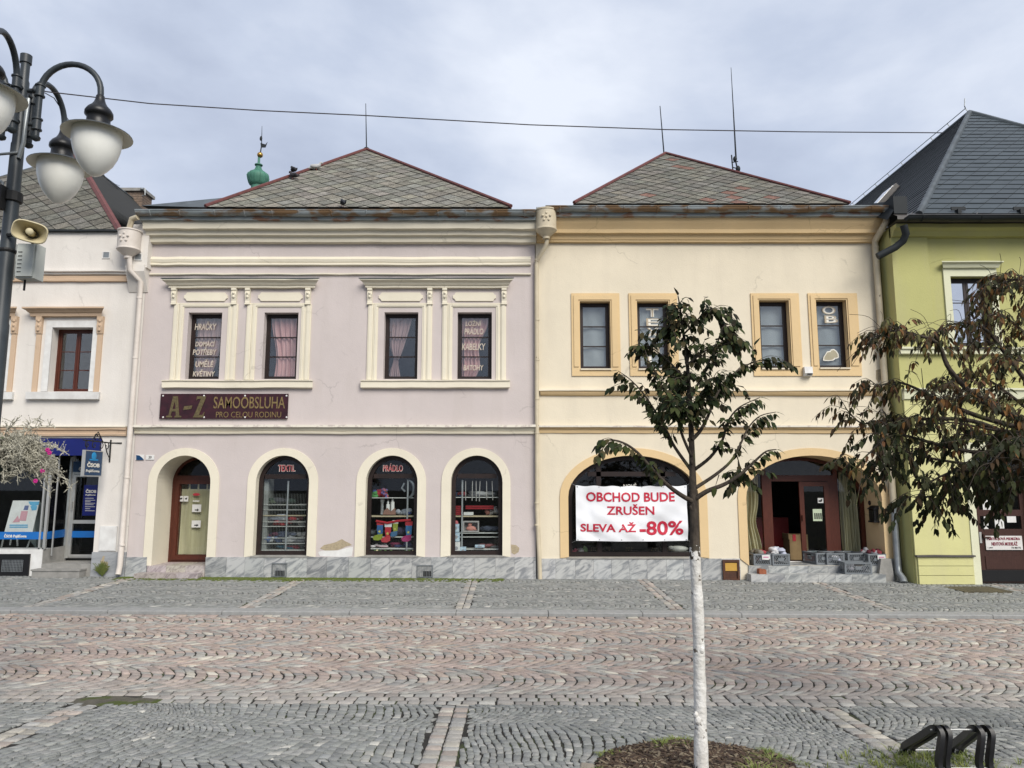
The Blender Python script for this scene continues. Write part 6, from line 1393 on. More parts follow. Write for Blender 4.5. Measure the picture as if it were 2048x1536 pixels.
# sandwich board in the office window
Yp_ = D+.35; fr_ = [at(a, b, Yp_) for a, b in [(9,1067),(27,1001),(80,1001),(65,1067)]]
o = thing('poster_board', (fr_[0][0]+.4, Yp_, .4), 'tilted white poster board with a pink luggage picture in the office window', 'poster'); m = MB(); m.prism(fr_, Yp_-.02, Yp_); part('poster', m, WHITEP, o)
def pq(pts, dy, mt, nm): mm_ = MB(); mm_.prism([at(a, b, Yp_-.02) for a, b in pts], Yp_-.025-dy, Yp_-.021); part(nm, mm_, mt, o)
PKM = mat('pale_pink_print', (.55,.30,.34)); BLM = mat('sky_blue_print', (.12,.36,.55))
pq([(38,1041),(43,1022),(56,1022),(52,1042)], 0, PKM, 'picture'); pq([(25,1045),(36,1031),(40,1044)], 0, PKM, 'picture'); pq([(57,1003),(79,1003),(77,1010),(66,1013),(60,1009)], 0, BLM, 'picture'); pq([(47,1020),(50,1011),(58,1011),(56,1020)], 0, mat('slate_blue_print', (.12,.15,.28)), 'picture')
pq([(61,1012),(75,1012),(73,1020),(64,1021)], 0.001, BLM, 'picture')
for k in range(2): pq([(19.5,1049+k*4),(56,1049+k*4),(55.5,1051.5+k*4),(19,1051.5+k*4)], 0, BLM, 'text_line')
m = MB()
for (a, b, c, d) in ((9,1067,3,1094),(65,1067,54,1096),(24,1067,20,1090),(34,1067,35,1092)): m.tube([at3(a,b,Yp_+.02), at3(c,d,Yp_+.05)], .018, 5)
part('leg', m, ALU, o); m = MB(); m.prism([at(a, b, Yp_+.3) for a, b in [(80,1003),(84,1008),(88,1095),(66,1067)]], Yp_+.0, Yp_+.3); part('rear_board', m, mat('grey_board', (.10,.12,.12)), o)
# ================================================================== street lamp with planter, horn and boxes
PX, PY = -5.62, 7.96; PG = gz(PX, PY)
SL = thing('street_lamp', (PX, PY, PG), 'dark grey street lamp with four swan-neck arms and white globes', 'street lamp')
zP = lambda py: zz(py, PY)
m = MB(); m.tube([(PX,PY,PG-.05),(PX,PY,PG+.6),(PX,PY,PG+.62),(PX,PY,zP(650)),(PX,PY,zP(645)),(PX,PY,zP(400)),(PX,PY,zP(290)),(PX,PY,zP(286)),(PX,PY,zP(165)),(PX,PY,zP(160)),(PX,PY,zP(128)),(PX,PY,zP(127)),(PX,PY,zP(111))], [.13,.13,.095,.088,.080,.072,.068,.060,.058,.048,.048,.062,.062], 18)
part('pole', m, LAMPM, SL, smooth=40)
ST_ = -3*PI/180; R_ = .87; zs_ = zP(182); zlo = zP(270)
GLB = mat('white_opal_globe', (.82,.82,.77), (.76,.76,.71), rough=.3, spec=.5); SHT = mat('lamp_shade_top', (.05,.056,.06), rough=.45); SHI = mat('cream_shade_inside', (.66,.64,.55), rough=.5)
def pf(prof, axisx, axisy, z0): return None
for k in range(4):
    a = -ST_ + k*PI/2 + (.2 if k == 3 else 0); d = Vector((math.cos(a), math.sin(a), 0)); P0 = Vector((PX, PY, 0)); r0 = .19; rc = (R_-r0)/2
    m = MB(); pts = [P0+d*r0+Vector((0,0,zlo-.02)), P0+d*r0+Vector((0,0,zs_))] + [P0+d*(r0+rc-rc*math.cos(t))+Vector((0,0,zs_+rc*1.02*math.sin(t))) for t in [PI*i/16 for i in range(1,17)]] + [P0+d*R_+Vector((0,0,zs_-.06))]
    m.tube(pts, .034, 10); part('arm', m, LAMPM, SL, smooth=50)
    m = MB()
    for zc in (zP(181), zP(248)):
        m.tube([P0+d*.03+Vector((0,0,zc)), P0+d*r0+Vector((0,0,zc))], .026, 8); m.lathe([(.046,-.075),(.056,-.07),(.056,-.055),(.044,-.05),(.044,.05),(.056,.055),(.056,.07),(.046,.075)], tuple(P0+d*r0+Vector((0,0,zc))), 12)
    m.lathe([(.012,-.05),(.045,-.03),(.05,0),(.04,.01)], tuple(P0+d*r0+Vector((0,0,zlo-.02))), 10)
    part('clamp', m, LAMPM, SL, smooth=50)
    c = P0+d*R_+Vector((0,0,zs_-.16)); m = MB(); m.lathe([(.036,.13),(.045,.12),(.05,.08),(.062,.04),(.085,.0),(.125,-.04),(.148,-.08),(.15,-.12),(.13,-.14),(.122,-.15),(.125,-.20),(.135,-.28),(.15,-.30)], tuple(c), 20)
    lh = part('lamp_head', m, BLACKP, SL, smooth=50)
    m = MB(); m.lathe([(.14,-.285),(.20,-.29),(.31,-.32),(.365,-.347),(.37,-.357)], tuple(c), 30, False); part('shade', m, SHT, lh, smooth=60, fix=False)
    m = MB(); m.lathe([(.12,-.297),(.20,-.303),(.31,-.332),(.36,-.355),(.37,-.359)], tuple(c), 30, False); part('shade_lining', m, SHI, lh, smooth=60, fix=False)
    m = MB(); m.lathe([(.25,-.30),(.26,-.33),(.262,-.40),(.252,-.50),(.225,-.60),(.185,-.69),(.13,-.765),(.08,-.815),(.04,-.842),(.0,-.85)], tuple(c), 30, False); part('globe', m, GLB, lh, smooth=60)
m = MB(); m.tube([(PX+.09,PY-.03,zP(200)), (PX+.10,PY-.05,zP(250)), (PX+.10,PY-.05,zP(290)), (PX+.06,PY-.05,zP(320))], .022, 6)
m.tube([(PX+.05,PY-.06,zP(310)),(PX-.03,PY-.09,zP(314)),(PX-.22,PY-.1,zP(318)),(PX-.30,PY-.1,zP(340)),(PX-.2,PY-.1,zP(355)),(PX-.06,PY-.09,zP(372)),(PX-.06,PY-.09,zP(395)),(PX-.25,PY-.1,zP(404))], .016, 8)
part('cable', m, PIPEG, SL, smooth=60)
m = MB(); m.lathe([(.085,-.06),(.10,-.05),(.10,.05),(.085,.06)], (PX,PY,zP(395)), 12); m.lathe([(.083,-.02),(.09,0),(.083,.02)], (PX,PY,zP(502)), 14); m.box(PX-.12, PX-.02, PY-.16, PY-.06, zP(425), zP(380)); m.tube([(PX-.05,PY-.1,zP(418)), (PX-.4,PY-.12,zP(425))], .018, 6); part('band', m, BLACKF, SL)
# horn loudspeaker
hc = at3(59, 463, PY-.42); HN = thing('horn_loudspeaker', tuple(hc), 'cream horn loudspeaker fixed to the street lamp pole', 'loudspeaker')
ax = Vector((.42, -.88, -.16)).normalized(); rt = Vector((0,0,1)).cross(ax).normalized(); upv = ax.cross(rt)
rt = -rt if rt.x < 0 else rt
tilt = math.radians(-10); rt2 = rt*math.cos(tilt)+upv*math.sin(tilt); up2 = upv*math.cos(tilt)-rt*math.sin(tilt)
def sring(w_, h_, d, p=3.2, n=32):
    o_ = []
    for i in range(n):
        t = 2*PI*i/n; cs_, sn_ = math.cos(t), math.sin(t); o_.append(tuple(hc + ax*d + rt2*(.76*w_*math.copysign(abs(cs_)**(2/p), cs_)) + up2*(.76*h_*math.copysign(abs(sn_)**(2/p), sn_))))
    return o_
def loft(mb, rings, cap0=False, cap1=False):
    n = len(rings[0]); mb.add([q for r in rings for q in r], [(i*n+k, i*n+(k+1)%n, (i+1)*n+(k+1)%n, (i+1)*n+k) for i in range(len(rings)-1) for k in range(n)] + ([tuple(range(n))] if cap0 else []) + ([tuple((len(rings)-1)*n+k for k in range(n))] if cap1 else []))
HORN = mat('cream_horn_paint', (.54,.48,.31), (.44,.38,.24), rough=.5, scale=5)
m = MB(); loft(m, [sring(.215,.145,.0), sring(.205,.135,.004), sring(.18,.115,-.04), sring(.13,.085,-.10,2.6), sring(.085,.065,-.17,2), sring(.08,.06,-.24,2)], cap1=True)
loft(m, [sring(.215,.145,.0), sring(.22,.15,-.012), sring(.19,.125,-.06), sring(.14,.095,-.13,2.6), sring(.10,.08,-.2,2), sring(.10,.08,-.32,2)], cap1=True); part('flare', m, HORN, HN, smooth=50, fix=False)
m = MB(); loft(m, [sring(.05,.05,-.24,2), sring(.045,.045,-.05,2), sring(.05,.05,.0,2), sring(.035,.035,.012,2)], cap1=True); part('inner_tube', m, HORN, HN, smooth=50)
m = MB(); q = hc-ax*.26; m.tube([q, (PX+.04, PY-.08, q.z+.04)], .02, 6); m.tube([q+Vector((0,0,.1)), q-Vector((0,0,.1))], .014, 6); part('bracket', m, BLACKF, HN)
BXM = mat('grey_green_box', (.50,.52,.48), (.42,.44,.41), rough=.5, scale=3)
def ctrl(label, pa, pb, ya, yb, Y, dz):
    x0, x1, z0, z1 = R4(pa, pb, ya, yb, Y); o = thing('control_box', ((x0+x1)/2, Y, z0), label, 'box', 'control boxes on the lamp pole'); m = MB(); m.box(x0, x1, Y, Y+.16, z0, z1); m.box(x0+.015, x1-.015, Y-.025, Y, z0+.015, z1-.015); part('housing', m, BXM, o)
    m = MB()
    for k in range(6): m.box(x0+.03, x0+.075, Y-.029, Y-.024, z0+.06+k*.045, z0+.068+k*.045)
    m.tube([(x0+.06,Y+.08,z0),(x0+.06,Y+.08,z0-.12)], .012, 5); part('fitting', m, BLACKF, o)
ctrl('grey control box on the right of the lamp pole', 33, 71, 487, 556, PY-.05, 0); ctrl('grey control box on the left of the lamp pole, cut by the photo edge', -30, 13, 480, 552, PY-.0, 0)
# planter bowl round the pole with silvery trailing plants
zb1 = zP(886); PLN = thing('hanging_planter', (PX, PY, zP(965)), 'dark green planter bowl round the lamp pole with silvery trailing plants', 'planter')
m = MB(); m.lathe([(.10,0),(.2,.015),(.28,.09),(.325,.22),(.335,.36),(.35,.38),(.35,.40),(.32,.40),(.3,.36)], (PX+.03, PY-.02, zP(965)), 28); part('bowl', m, mat('dark_green_plastic', (.008,.022,.014), rough=.45), PLN, smooth=50)
m = MB(); rs = random.Random(5); zb_ = zP(965)+.36
def spray(a, l, el, droop, r0=.2):
    st = Vector((PX+.03+r0*math.cos(a), PY-.02+r0*math.sin(a), zb_)); pts = []
    for i in range(8):
        t = i/7; pts.append(st + Vector((math.cos(a)*l*t*math.cos(el), math.sin(a)*l*t*math.cos(el), l*(math.sin(el)*t - droop*t*t))) + Vector((rs.uniform(-1,1), rs.uniform(-1,1), rs.uniform(-1,1)))*.018*t)
    m.tube(pts, [.006*(1-.6*i/7) for i in range(8)], 4, False)
    for i in range(1, 8):
        for _ in range(5):
            b = pts[i].lerp(pts[i-1], rs.random()); dd = Vector((rs.uniform(-1,1), rs.uniform(-1,1), rs.uniform(-.6,1))).normalized()*rs.uniform(.03,.11)
            m.tube([b, b+dd*.6, b+dd+Vector((0,0,-.01))], [.0042,.0038,.002], 3, False)
            for q in (.35,.6,.85,1.0):
                s0 = b+dd*q; e_ = Vector((rs.uniform(-1,1), rs.uniform(-1,1), rs.uniform(-1,1)))*.013; w_ = e_.orthogonal().normalized()*.005; m.add([s0-w_, s0+w_, s0+e_*1.6], [(0,1,2)])
for _ in range(150):
    right = rs.random() < .72; a = rs.gauss(-.25, .75) if right else rs.uniform(0, 2*PI)
    spray(a, rs.uniform(.25, .62), rs.uniform(.1, 1.05), rs.uniform(.45, 1.25), rs.uniform(.1, .3))
for (a, l, el, dr_) in ((-.2,.75,.75,.35),(.1,.62,1.1,.3),(-.6,.6,.9,.3),(-.1,.7,.25,.3),(0,.74,-.1,.5)): spray(a, l, el, dr_)
part('silver_foliage', m, mat('silver_grey_leaf', (.46,.44,.36), (.28,.265,.21), rough=1, scale=14), PLN, fix=False)
m = MB(); tn = []
for _ in range(260):
    a = rs.gauss(-.3, .9); l = rs.uniform(.15, .5); c = Vector((PX+.03+l*math.cos(a), PY-.02+l*math.sin(a), zb_+rs.uniform(-.28,.10))); d = Vector((rs.uniform(-1,1), rs.uniform(-1,1), rs.uniform(-1,.3))).normalized()*.035; w_ = d.orthogonal().normalized()*.012; m.add([c, c+d*.5+w_, c+d, c+d*.5-w_], [(0,1,2,3)])
part('green_leaves', m, mat('planter_leaf', (.06,.085,.03), rough=.9), PLN, fix=False)
m = MB()
for (px, py) in ((96,900),(100,906),(86,942),(72,962)):
    c = at3(px, py, PY-.15)
    for k in range(6): a = k*PI/3; m.ball((c.x+.014*math.cos(a), c.y-.01, c.z+.014*math.sin(a)), .013, .008, .011, 6, 4)
part('flower', m, mat('magenta_petal', (.45,.02,.20), rough=.8), PLN)
# overhead wire
m = MB(); P_ = [(62,178,7.9),(95,183.5,8.2),(300,207,9.3),(520,221,10.6),(733,231,11.8),(1060,249.5,13.6),(1330,259,15.0),(1600,263.5,16.4),(1885,265.5,18.2)]
m.tube([at3(*p) for p in P_], [.0075,.0075,.008,.009,.010,.011,.012,.013,.014], 5); solo('overhead_wire', m, mat('wire_sheath', (.04,.035,.04)), 'long thin wire across the sky from the street lamp to the green house', 'wire')
m = MB(); m.tube([at3(90,186,8.2), at3(108,196,8.6), at3(140,245,9), at3(205,345,12), at3(215,362,14), at3(240,372,22)], .006, 4); solo('thin_cable', m, mat('grey_sheath', (.08,.08,.08)), 'thin grey cable running from the lamp down to the cream house roof', 'wire')

# ================================================================== trees
def leaf(mb, p, d, l, wd, n_up):
    d = d.normalized(); s_ = d.cross(n_up)
    if s_.length < .1: s_ = d.cross(Vector((1,0,0)))
    s_.normalize(); u = s_.cross(d); f = random.uniform(.15,.5)
    P = lambda t, w_, z: tuple(p + d*(l*t) + s_*(wd*w_) + u*(z*l) )
    cv = random.uniform(-.02,-.16)
    mb.add([P(0,0,0), P(.3,0,.02), P(.68,0,.02+cv*.4), P(1.0,0,cv*1.1), P(.25,.48,.02+f*.10), P(.62,.40,.0+f*.08+cv*.4), P(.25,-.48,.02+f*.10), P(.62,-.40,f*.08+cv*.4)],
           [(0,1,4),(1,2,5,4),(2,3,5),(0,6,1),(1,6,7,2),(2,7,3)])
def smooth_path(pts, n):
    out = []
    for i in range(len(pts)-1):
        p0, p1, p2, p3 = pts[max(i-1,0)], pts[i], pts[i+1], pts[min(i+2,len(pts)-1)]
        for k in range(n):
            t = k/n; out.append(.5*((2*p1)+(p2-p0)*t+(2*p0-5*p1+4*p2-p3)*t*t+(3*p1-p0-3*p2+p3)*t*t*t))
    out.append(pts[-1]); return out
def leafy(lm, tm, path, f0, step, ll, lw, drop, tn=None, cols=None, side=.8):
    """leaves set alternately along a twig from fraction f0 on, drooping"""
    L_ = [0]
    for a, b in zip(path, path[1:]): L_.append(L_[-1]+(b-a).length)
    s_ = L_[-1]*f0; k = random.randint(0,1)
    while s_ <= L_[-1]:
        i = next(j for j in range(1, len(L_)) if L_[j] >= s_-1e-9); t = (s_-L_[i-1])/max(1e-6, L_[i]-L_[i-1]); p = path[i-1].lerp(path[i], t); tg = (path[i]-path[i-1]).normalized()
        sd_ = tg.cross(Vector((0,0,1))); sd_ = sd_.normalized() if sd_.length > .05 else Vector((1,0,0)); k ^= 1
        d = tg*random.uniform(.25,.7) + sd_*(side if k else -side)*random.uniform(.3,1) + Vector((random.uniform(-.25,.25), random.uniform(-.25,.25), -drop*random.uniform(.5,1.3)))
        b = len(lm.f); q = random.uniform(.6,1.15); leaf(lm, p + d.normalized()*.012, d, ll*q, lw*q, Vector((random.uniform(-.5,.5), random.uniform(-.8,.2), 1)))
        if cols: c = random.choice(cols); tn += [c]*(len(lm.f)-b)
        s_ += step*random.uniform(.6,1.4)
    if cols: 
        b = len(lm.f); leaf(lm, path[-1], (path[-1]-path[-2]).normalized()+Vector((0,0,-.5)), ll, lw, Vector((0,-.3,1))); tn += [random.choice(cols)]*(len(lm.f)-b)
LEAFM = bpy.data.materials.new('leaf'); _t, _b = NT(LEAFM); _a = _t.nodes.new('ShaderNodeAttribute'); _a.attribute_name = 'tint'; _t.links.new(_a.outputs['Color'], _b.inputs['Base Color']); _tr = _t.nodes.new('ShaderNodeBsdfTranslucent'); _mx = _t.nodes.new('ShaderNodeMixShader'); _mx.inputs[0].default_value = .28; _t.links.new(_a.outputs['Color'], _tr.inputs['Color']); _t.links.new(_b.outputs[0], _mx.inputs[1]); _t.links.new(_tr.outputs[0], _mx.inputs[2]); _t.links.new(_mx.outputs[0], next(n for n in _t.nodes if n.type == 'OUTPUT_MATERIAL').inputs[0])
_b.inputs['Roughness'].default_value = .62; _b.inputs['Specular IOR Level'].default_value = .14
BARK = mat('grey_brown_bark', (.075,.06,.045), (.035,.028,.022), rough=.95, scale=14, bump=.8, bscale=40, stretch=(1,1,.5), c3=(.07,.075,.025), s3=7, lo3=.58, hi3=.66)
LIME = mat('lime_wash', (.68,.67,.64), (.50,.48,.44), rough=.9, scale=9, bump=.7, bscale=30, c3=(.13,.11,.09), s3=17, lo3=.645, hi3=.675)
def ragged_top(m, ztop):
    """the paint ends in a ragged edge: bark shows where height plus noise passes ztop"""
    t = m.node_tree; b = next(n for n in t.nodes if n.type == 'BSDF_PRINCIPLED'); old = b.inputs['Base Color'].links[0].from_socket; N = t.nodes.new; K = t.links.new
    tc_ = N('ShaderNodeTexCoord'); sp_ = N('ShaderNodeSeparateXYZ'); K(tc_.outputs['Object'], sp_.inputs[0]); nn = N('ShaderNodeTexNoise'); nn.inputs['Scale'].default_value = 22; nn.inputs['Detail'].default_value = 6; K(tc_.outputs['Object'], nn.inputs['Vector'])
    ma = N('ShaderNodeMath'); ma.operation = 'MULTIPLY_ADD'; ma.inputs[1].default_value = .55; K(nn.outputs['Fac'], ma.inputs[0]); K(sp_.outputs['Z'], ma.inputs[2])
    gt = N('ShaderNodeMath'); gt.operation = 'GREATER_THAN'; gt.inputs[1].default_value = ztop+.26; K(ma.outputs[0], gt.inputs[0])
    x = N('ShaderNodeMixRGB'); K(gt.outputs[0], x.inputs['Fac']); K(old, x.inputs['Color1']); x.inputs['Color2'].default_value = (.06,.05,.036,1); K(x.outputs['Color'], b.inputs['Base Color'])
YT = 6.05
T1 = thing('young_tree', (xx(1402,1524,YT), YT, gz(1.5, YT)), 'young tree with a white-painted trunk and dark leaves in a bark bed', 'tree')
zt0 = gz(1.5, YT)+.05
tp = [Vector((xx(1402,1524,YT), YT, zt0-.1))] + [at3(a, b, YT) for a, b in [(1401,1450),(1399,1350),(1396,1230),(1392,1150),(1389,1090)]]
m = MB(); rr_ = [.058,.050,.047,.046,.043,.041]; pth = smooth_path(tp, 5); m.tube(pth, [np.interp(i/5, range(6), rr_)*(1+.05*math.sin(i*2.3)+.04*math.sin(i*.9)) for i in range(len(pth))], 14)
for (py, px, s_) in ((1440,1396,.03),(1300,1403,.025),(1430,1392,.022)): m.ball(at3(px, py, YT-.03), s_, s_, s_*1.3, 8, 6)
ragged_top(LIME, at(1389,1098,YT)[1]-gz(1.5,YT)); wt = part('whitewashed_trunk', m, LIME, T1, smooth=60)
m = MB(); m.tube([Vector((xx(1402,1524,YT), YT, zt0-.1)), Vector((xx(1402,1524,YT), YT, zt0+.03))], [.068,.0535], 12); part('bare_trunk_foot', m, BARK, T1, smooth=60)
tr = MB(); lm = MB(); tnl = []
COL1 = [(.06,.05,.022),(.035,.045,.016),(.050,.060,.020),(.020,.030,.012),(.015,.024,.011),(.026,.036,.013),(.028,.028,.013),(.022,.020,.011),(.04,.052,.016)]
COL1 = [tuple(1.2*q for q in c) for c in COL1]
def P3(l): return [at3(a, b, YT+dy) for a, b, dy in l]
upper = smooth_path(P3([(1389,1094,0),(1389,1060,0),(1387,1000,.01),(1385,940,0),(1383,880,.02),(1381,820,.0),(1377,760,.02),(1372,700,.03),(1364,650,.02),(1360,615,.0),(1356,592,-.02)]), 4)
tr.tube(upper, [.041-.0365*(i/(len(upper)-1))**.8*1.0 for i in range(len(upper))], 10)
limbs = [([(1385,1003,0),(1362,990,-.05),(1335,970,-.12),(1305,940,-.18),(1275,905,-.22),(1245,885,-.25),(1215,880,-.25),(1195,890,-.24)], .021, .36),
 ([(1390,998,0),(1415,982,-.04),(1450,968,-.08),(1483,947,-.1),(1510,922,-.12),(1532,903,-.15),(1553,899,-.16)], .022, .62),
 ([(1392,975,0),(1430,950,.06),(1462,922,.12),(1480,890,.15),(1497,855,.2),(1520,832,.22),(1552,824,.22)], .016, .45),
 ([(1388,940,0),(1420,915,-.1),(1445,880,-.16),(1455,845,-.2),(1478,815,-.24),(1520,795,-.26)], .016, .35),
 ([(1382,940,0),(1350,895,.1),(1335,865,.14),(1312,825,.2),(1285,785,.25),(1258,757,.28),(1236,742,.3)], .015, .30),
 ([(1384,915,0),(1366,875,-.1),(1352,830,-.16),(1335,790,-.2),(1310,760,-.2),(1290,700,-.2)], .014, .3),
 ([(1383,880,0),(1400,862,.06),(1416,832,.12),(1436,785,.15),(1470,745,.2),(1515,722,.25),(1562,722,.28)], .018, .38),
 ([(1380,800,0),(1405,750,-.15),(1430,700,-.25),(1450,650,-.3),(1475,690,-.32)], .012, .25),
 ([(1378,770,0),(1345,730,.12),(1310,700,.2),(1288,688,.2)], .011, .2), ([(1374,730,0),(1412,700,.1),(1450,682,.2),(1478,684,.24)], .011, .2),
 ([(1366,670,0),(1395,640,-.05),(1418,614,-.1),(1445,640,-.12)], .009, .25), ([(1366,660,0),(1340,655,.05),(1325,668,.08)], .008, .2),
 ([(1382,850,0),(1360,800,.2),(1345,760,.3),(1330,720,.35)], .012, .2), ([(1381,840,0),(1410,790,-.2),(1425,760,-.3),(1460,780,-.34)], .012, .25),
 ([(1470,900,.12),(1480,935,.1),(1476,955,.09)], .006, .3), ([(1438,950,-.05),(1430,975,-.1)], .005, .9), ([(1395,860,0),(1370,820,-.3),(1345,800,-.4)], .010, .3)]
for pts, r0, f0 in limbs:
    pth = smooth_path(P3(pts), 4); n = len(pth); tr.tube(pth, [r0*(1-.82*i/(n-1)) for i in range(n)], 7)
    leafy(lm, tr, pth, f0, .017, .086, .044, 1.0, tnl, COL1)
    for _ in range(int(11*(1-f0)*(1.6 if pts[0][1] < 960 and pts[-1][1] < 860 else .7))):
        i = random.randint(min(n-3, int(n*(f0*.9))), n-3); b = pth[i]; tg = (pth[i+1]-pth[i]).normalized(); o_ = Vector((random.uniform(-1,1), random.uniform(-1,1), random.uniform(-.3,.9))).normalized(); l = random.uniform(.10,.24)
        tw = [b, b+(tg*.5+o_*.6).normalized()*l*.5, b+(tg*.5+o_*.6).normalized()*l+Vector((0,0,-l*.25))]; tw = smooth_path(tw, 3); tr.tube(tw, [.0038*(1-.5*k/(len(tw)-1)) for k in range(len(tw))], 4); leafy(lm, tr, tw, .15, .019, random.uniform(.065,.09), .042, 1.0, tnl, COL1)
leafy(lm, tr, upper[int(len(upper)*.62):], 0, .03, .086, .045, .9, tnl, COL1)
for _ in range(36):
    i = random.randint(int(len(upper)*.46), len(upper)-4); b = upper[i]; a = random.random()*2*PI; l = random.uniform(.10,.24)*(1 if i < len(upper)*.7 else .6); d = Vector((math.cos(a), math.sin(a), random.uniform(.3,.9))); tw = smooth_path([b, b+d*l*.6, b+d*l+Vector((0,0,-l*.35))], 3); tr.tube(tw, [.0045*(1-.5*k/(len(tw)-1)) for k in range(len(tw))], 4); leafy(lm, tr, tw, .2, .019, random.uniform(.065,.09), .042, 1.0, tnl, COL1)
for i in range(4, len(upper)-14, 3): 
    a = random.random()*6.3; tr.ball(tuple(upper[i]+Vector((math.cos(a),math.sin(a),0))*.032), .014, .014, .02, 6, 5)
part('trunk', tr, BARK, T1, smooth=60, fix=False); part('crown', lm, LEAFM, T1, tint=tnl, fix=False)

# broad tree reaching in from the right
YR = 6.9; xt = xx(2165, 900, YR); T2_ = thing('autumn_tree', (xt, YR, gz(xt, YR)), 'large tree with drooping brownish autumn leaves at the right edge', 'tree')
tr = MB(); lm = MB(); tnl = []
COL2 = [(.026,.028,.012),(.020,.023,.011),(.035,.032,.014),(.048,.030,.015),(.10,.048,.022),(.070,.055,.020),(.13,.065,.02),(.045,.03,.016),(.075,.075,.025)]
COL2 = [tuple(1.35*q for q in c) for c in COL2]
COLG = [(.045,.055,.02),(.018,.024,.011),(.024,.028,.012),(.034,.036,.014),(.04,.026,.013)]
hub = at3(2165, 905, YR); trunk = smooth_path([Vector((xt, YR, gz(xt,YR)-.1)), Vector((xt+.02, YR, gz(xt,YR)+.8)), hub], 5)
tr.tube(trunk, [.15-.05*i/(len(trunk)-1) for i in range(len(trunk))], 12)
def P4(l): return [hub] + [at3(a, b, YR+dy) for a, b, dy in l]
LB = [([(2060,850,-.1),(1960,800,-.2),(1900,740,-.25),(1877,690,-.25),(1840,672,-.25),(1780,662,-.25),(1735,690,-.25)], .034, .72),
 ([(2050,860,.0),(1950,830,.0),(1880,800,.05),(1800,765,.1),(1750,775,.1)], .034, .42), ([(2050,880,.1),(1945,842,.2),(1850,838,.25),(1760,842,.3),(1722,846,.3),(1690,815,.3)], .030, .42),
 ([(2060,900,-.2),(1960,905,-.3),(1880,890,-.35),(1790,870,-.4),(1740,905,-.4),(1705,940,-.4)], .026, .35), ([(2070,910,0),(1980,930,0),(1880,920,.05),(1800,905,.1),(1760,950,.1)], .026, .3),
 ([(2080,920,-.2),(1990,945,-.3),(1920,940,-.3),(1860,965,-.3),(1830,1000,-.3)], .024, .3), ([(2080,930,.2),(2010,950,.3),(1940,960,.3),(1895,985,.3),(1885,1015,.3)], .022, .3),
 ([(2080,800,-.1),(2020,720,-.2),(1965,655,-.2),(1900,650,-.2),(1850,690,-.2)], .028, .45), ([(2100,780,.1),(2060,680,.2),(2000,630,.2),(1960,640,.2)], .026, .4),
 ([(2110,760,-.2),(2090,640,-.3),(2060,570,-.3),(2020,560,-.3),(1985,585,-.3)], .026, .5), ([(2120,740,.2),(2110,620,.2),(2090,560,.2),(2070,600,.2)], .024, .3),
 ([(2080,860,-.4),(2010,820,-.6),(1950,790,-.7),(1900,800,-.7)], .024, .3), ([(2090,850,.4),(2020,790,.6),(1950,750,.6),(1870,770,.6)], .024, .3),
 ([(2110,830,-.3),(2080,760,-.5),(2040,720,-.5),(1990,730,-.5)], .022, .3), ([(2110,900,-.5),(2060,890,-.7),(2010,900,-.8),(1970,940,-.8)], .022, .2),
 ([(2110,930,.0),(2080,950,-.1),(2050,960,-.2),(2020,990,-.2)], .02, .2), ([(2090,870,.5),(2000,870,.8),(1920,870,.9),(1850,900,.9)], .022, .25), ([(2090,870,-.3),(1990,860,-.4),(1900,845,-.45),(1830,855,-.45)], .02, .25),
 ([(2230,850,.1),(2300,780,.2),(2340,760,.2)], .03, .3), ([(2230,800,-.3),(2260,700,-.4),(2300,640,-.4)], .03, .3), ([(2250,900,-.2),(2330,900,-.3),(2380,950,-.3)], .028, .3), ([(2180,780,.3),(2190,650,.3),(2210,560,.3)], .03, .4)]
for pts, r0, f0 in LB:
    pth = smooth_path(P4(pts), 5); n = len(pth); tr.tube(pth, [r0*(1-.86*i/(n-1)) for i in range(n)], 7); leafy(lm, tr, pth, max(f0, .55), .03, .092, .034, 1.1, tnl, COL2, 1.0)
    low = pts[-1][1] > 880
    for _ in range(32):
        i = random.randint(int(n*f0), n-2); b = pth[i]; tg = (pth[i+1]-pth[i]).normalized(); o_ = Vector((random.uniform(-1,1), random.uniform(-1,1), random.uniform(-.5,.8))).normalized(); l = random.uniform(.14,.36)
        d = (tg*.45+o_*.7).normalized(); tw = smooth_path([b, b+d*l*.5+Vector((0,0,.02)), b+d*l+Vector((0,0,-l*.35))], 3); tr.tube(tw, [.0042*(1-.55*k/(len(tw)-1)) for k in range(len(tw))], 4)
        if random.random() < .90: leafy(lm, tr, tw, .3, .024, random.uniform(.07,.10), .030 if not low else .040, random.uniform(.6,1.4), tnl, COLG if low else COL2, .7)
    for _ in range(9):   # thin bare shoots
        i = random.randint(int(n*f0), n-2); b = pth[i]; d = Vector((random.uniform(-1,.4), random.uniform(-.6,.6), random.uniform(-.4,1))).normalized(); l = random.uniform(.2,.45); tr.tube(smooth_path([b, b+d*l*.5, b+d*l+Vector((-.05,0,-.12))], 4), .0024, 3)
part('trunk', tr, BARK, T2_, smooth=60, fix=False); part('crown', lm, LEAFM, T2_, tint=tnl, fix=False)

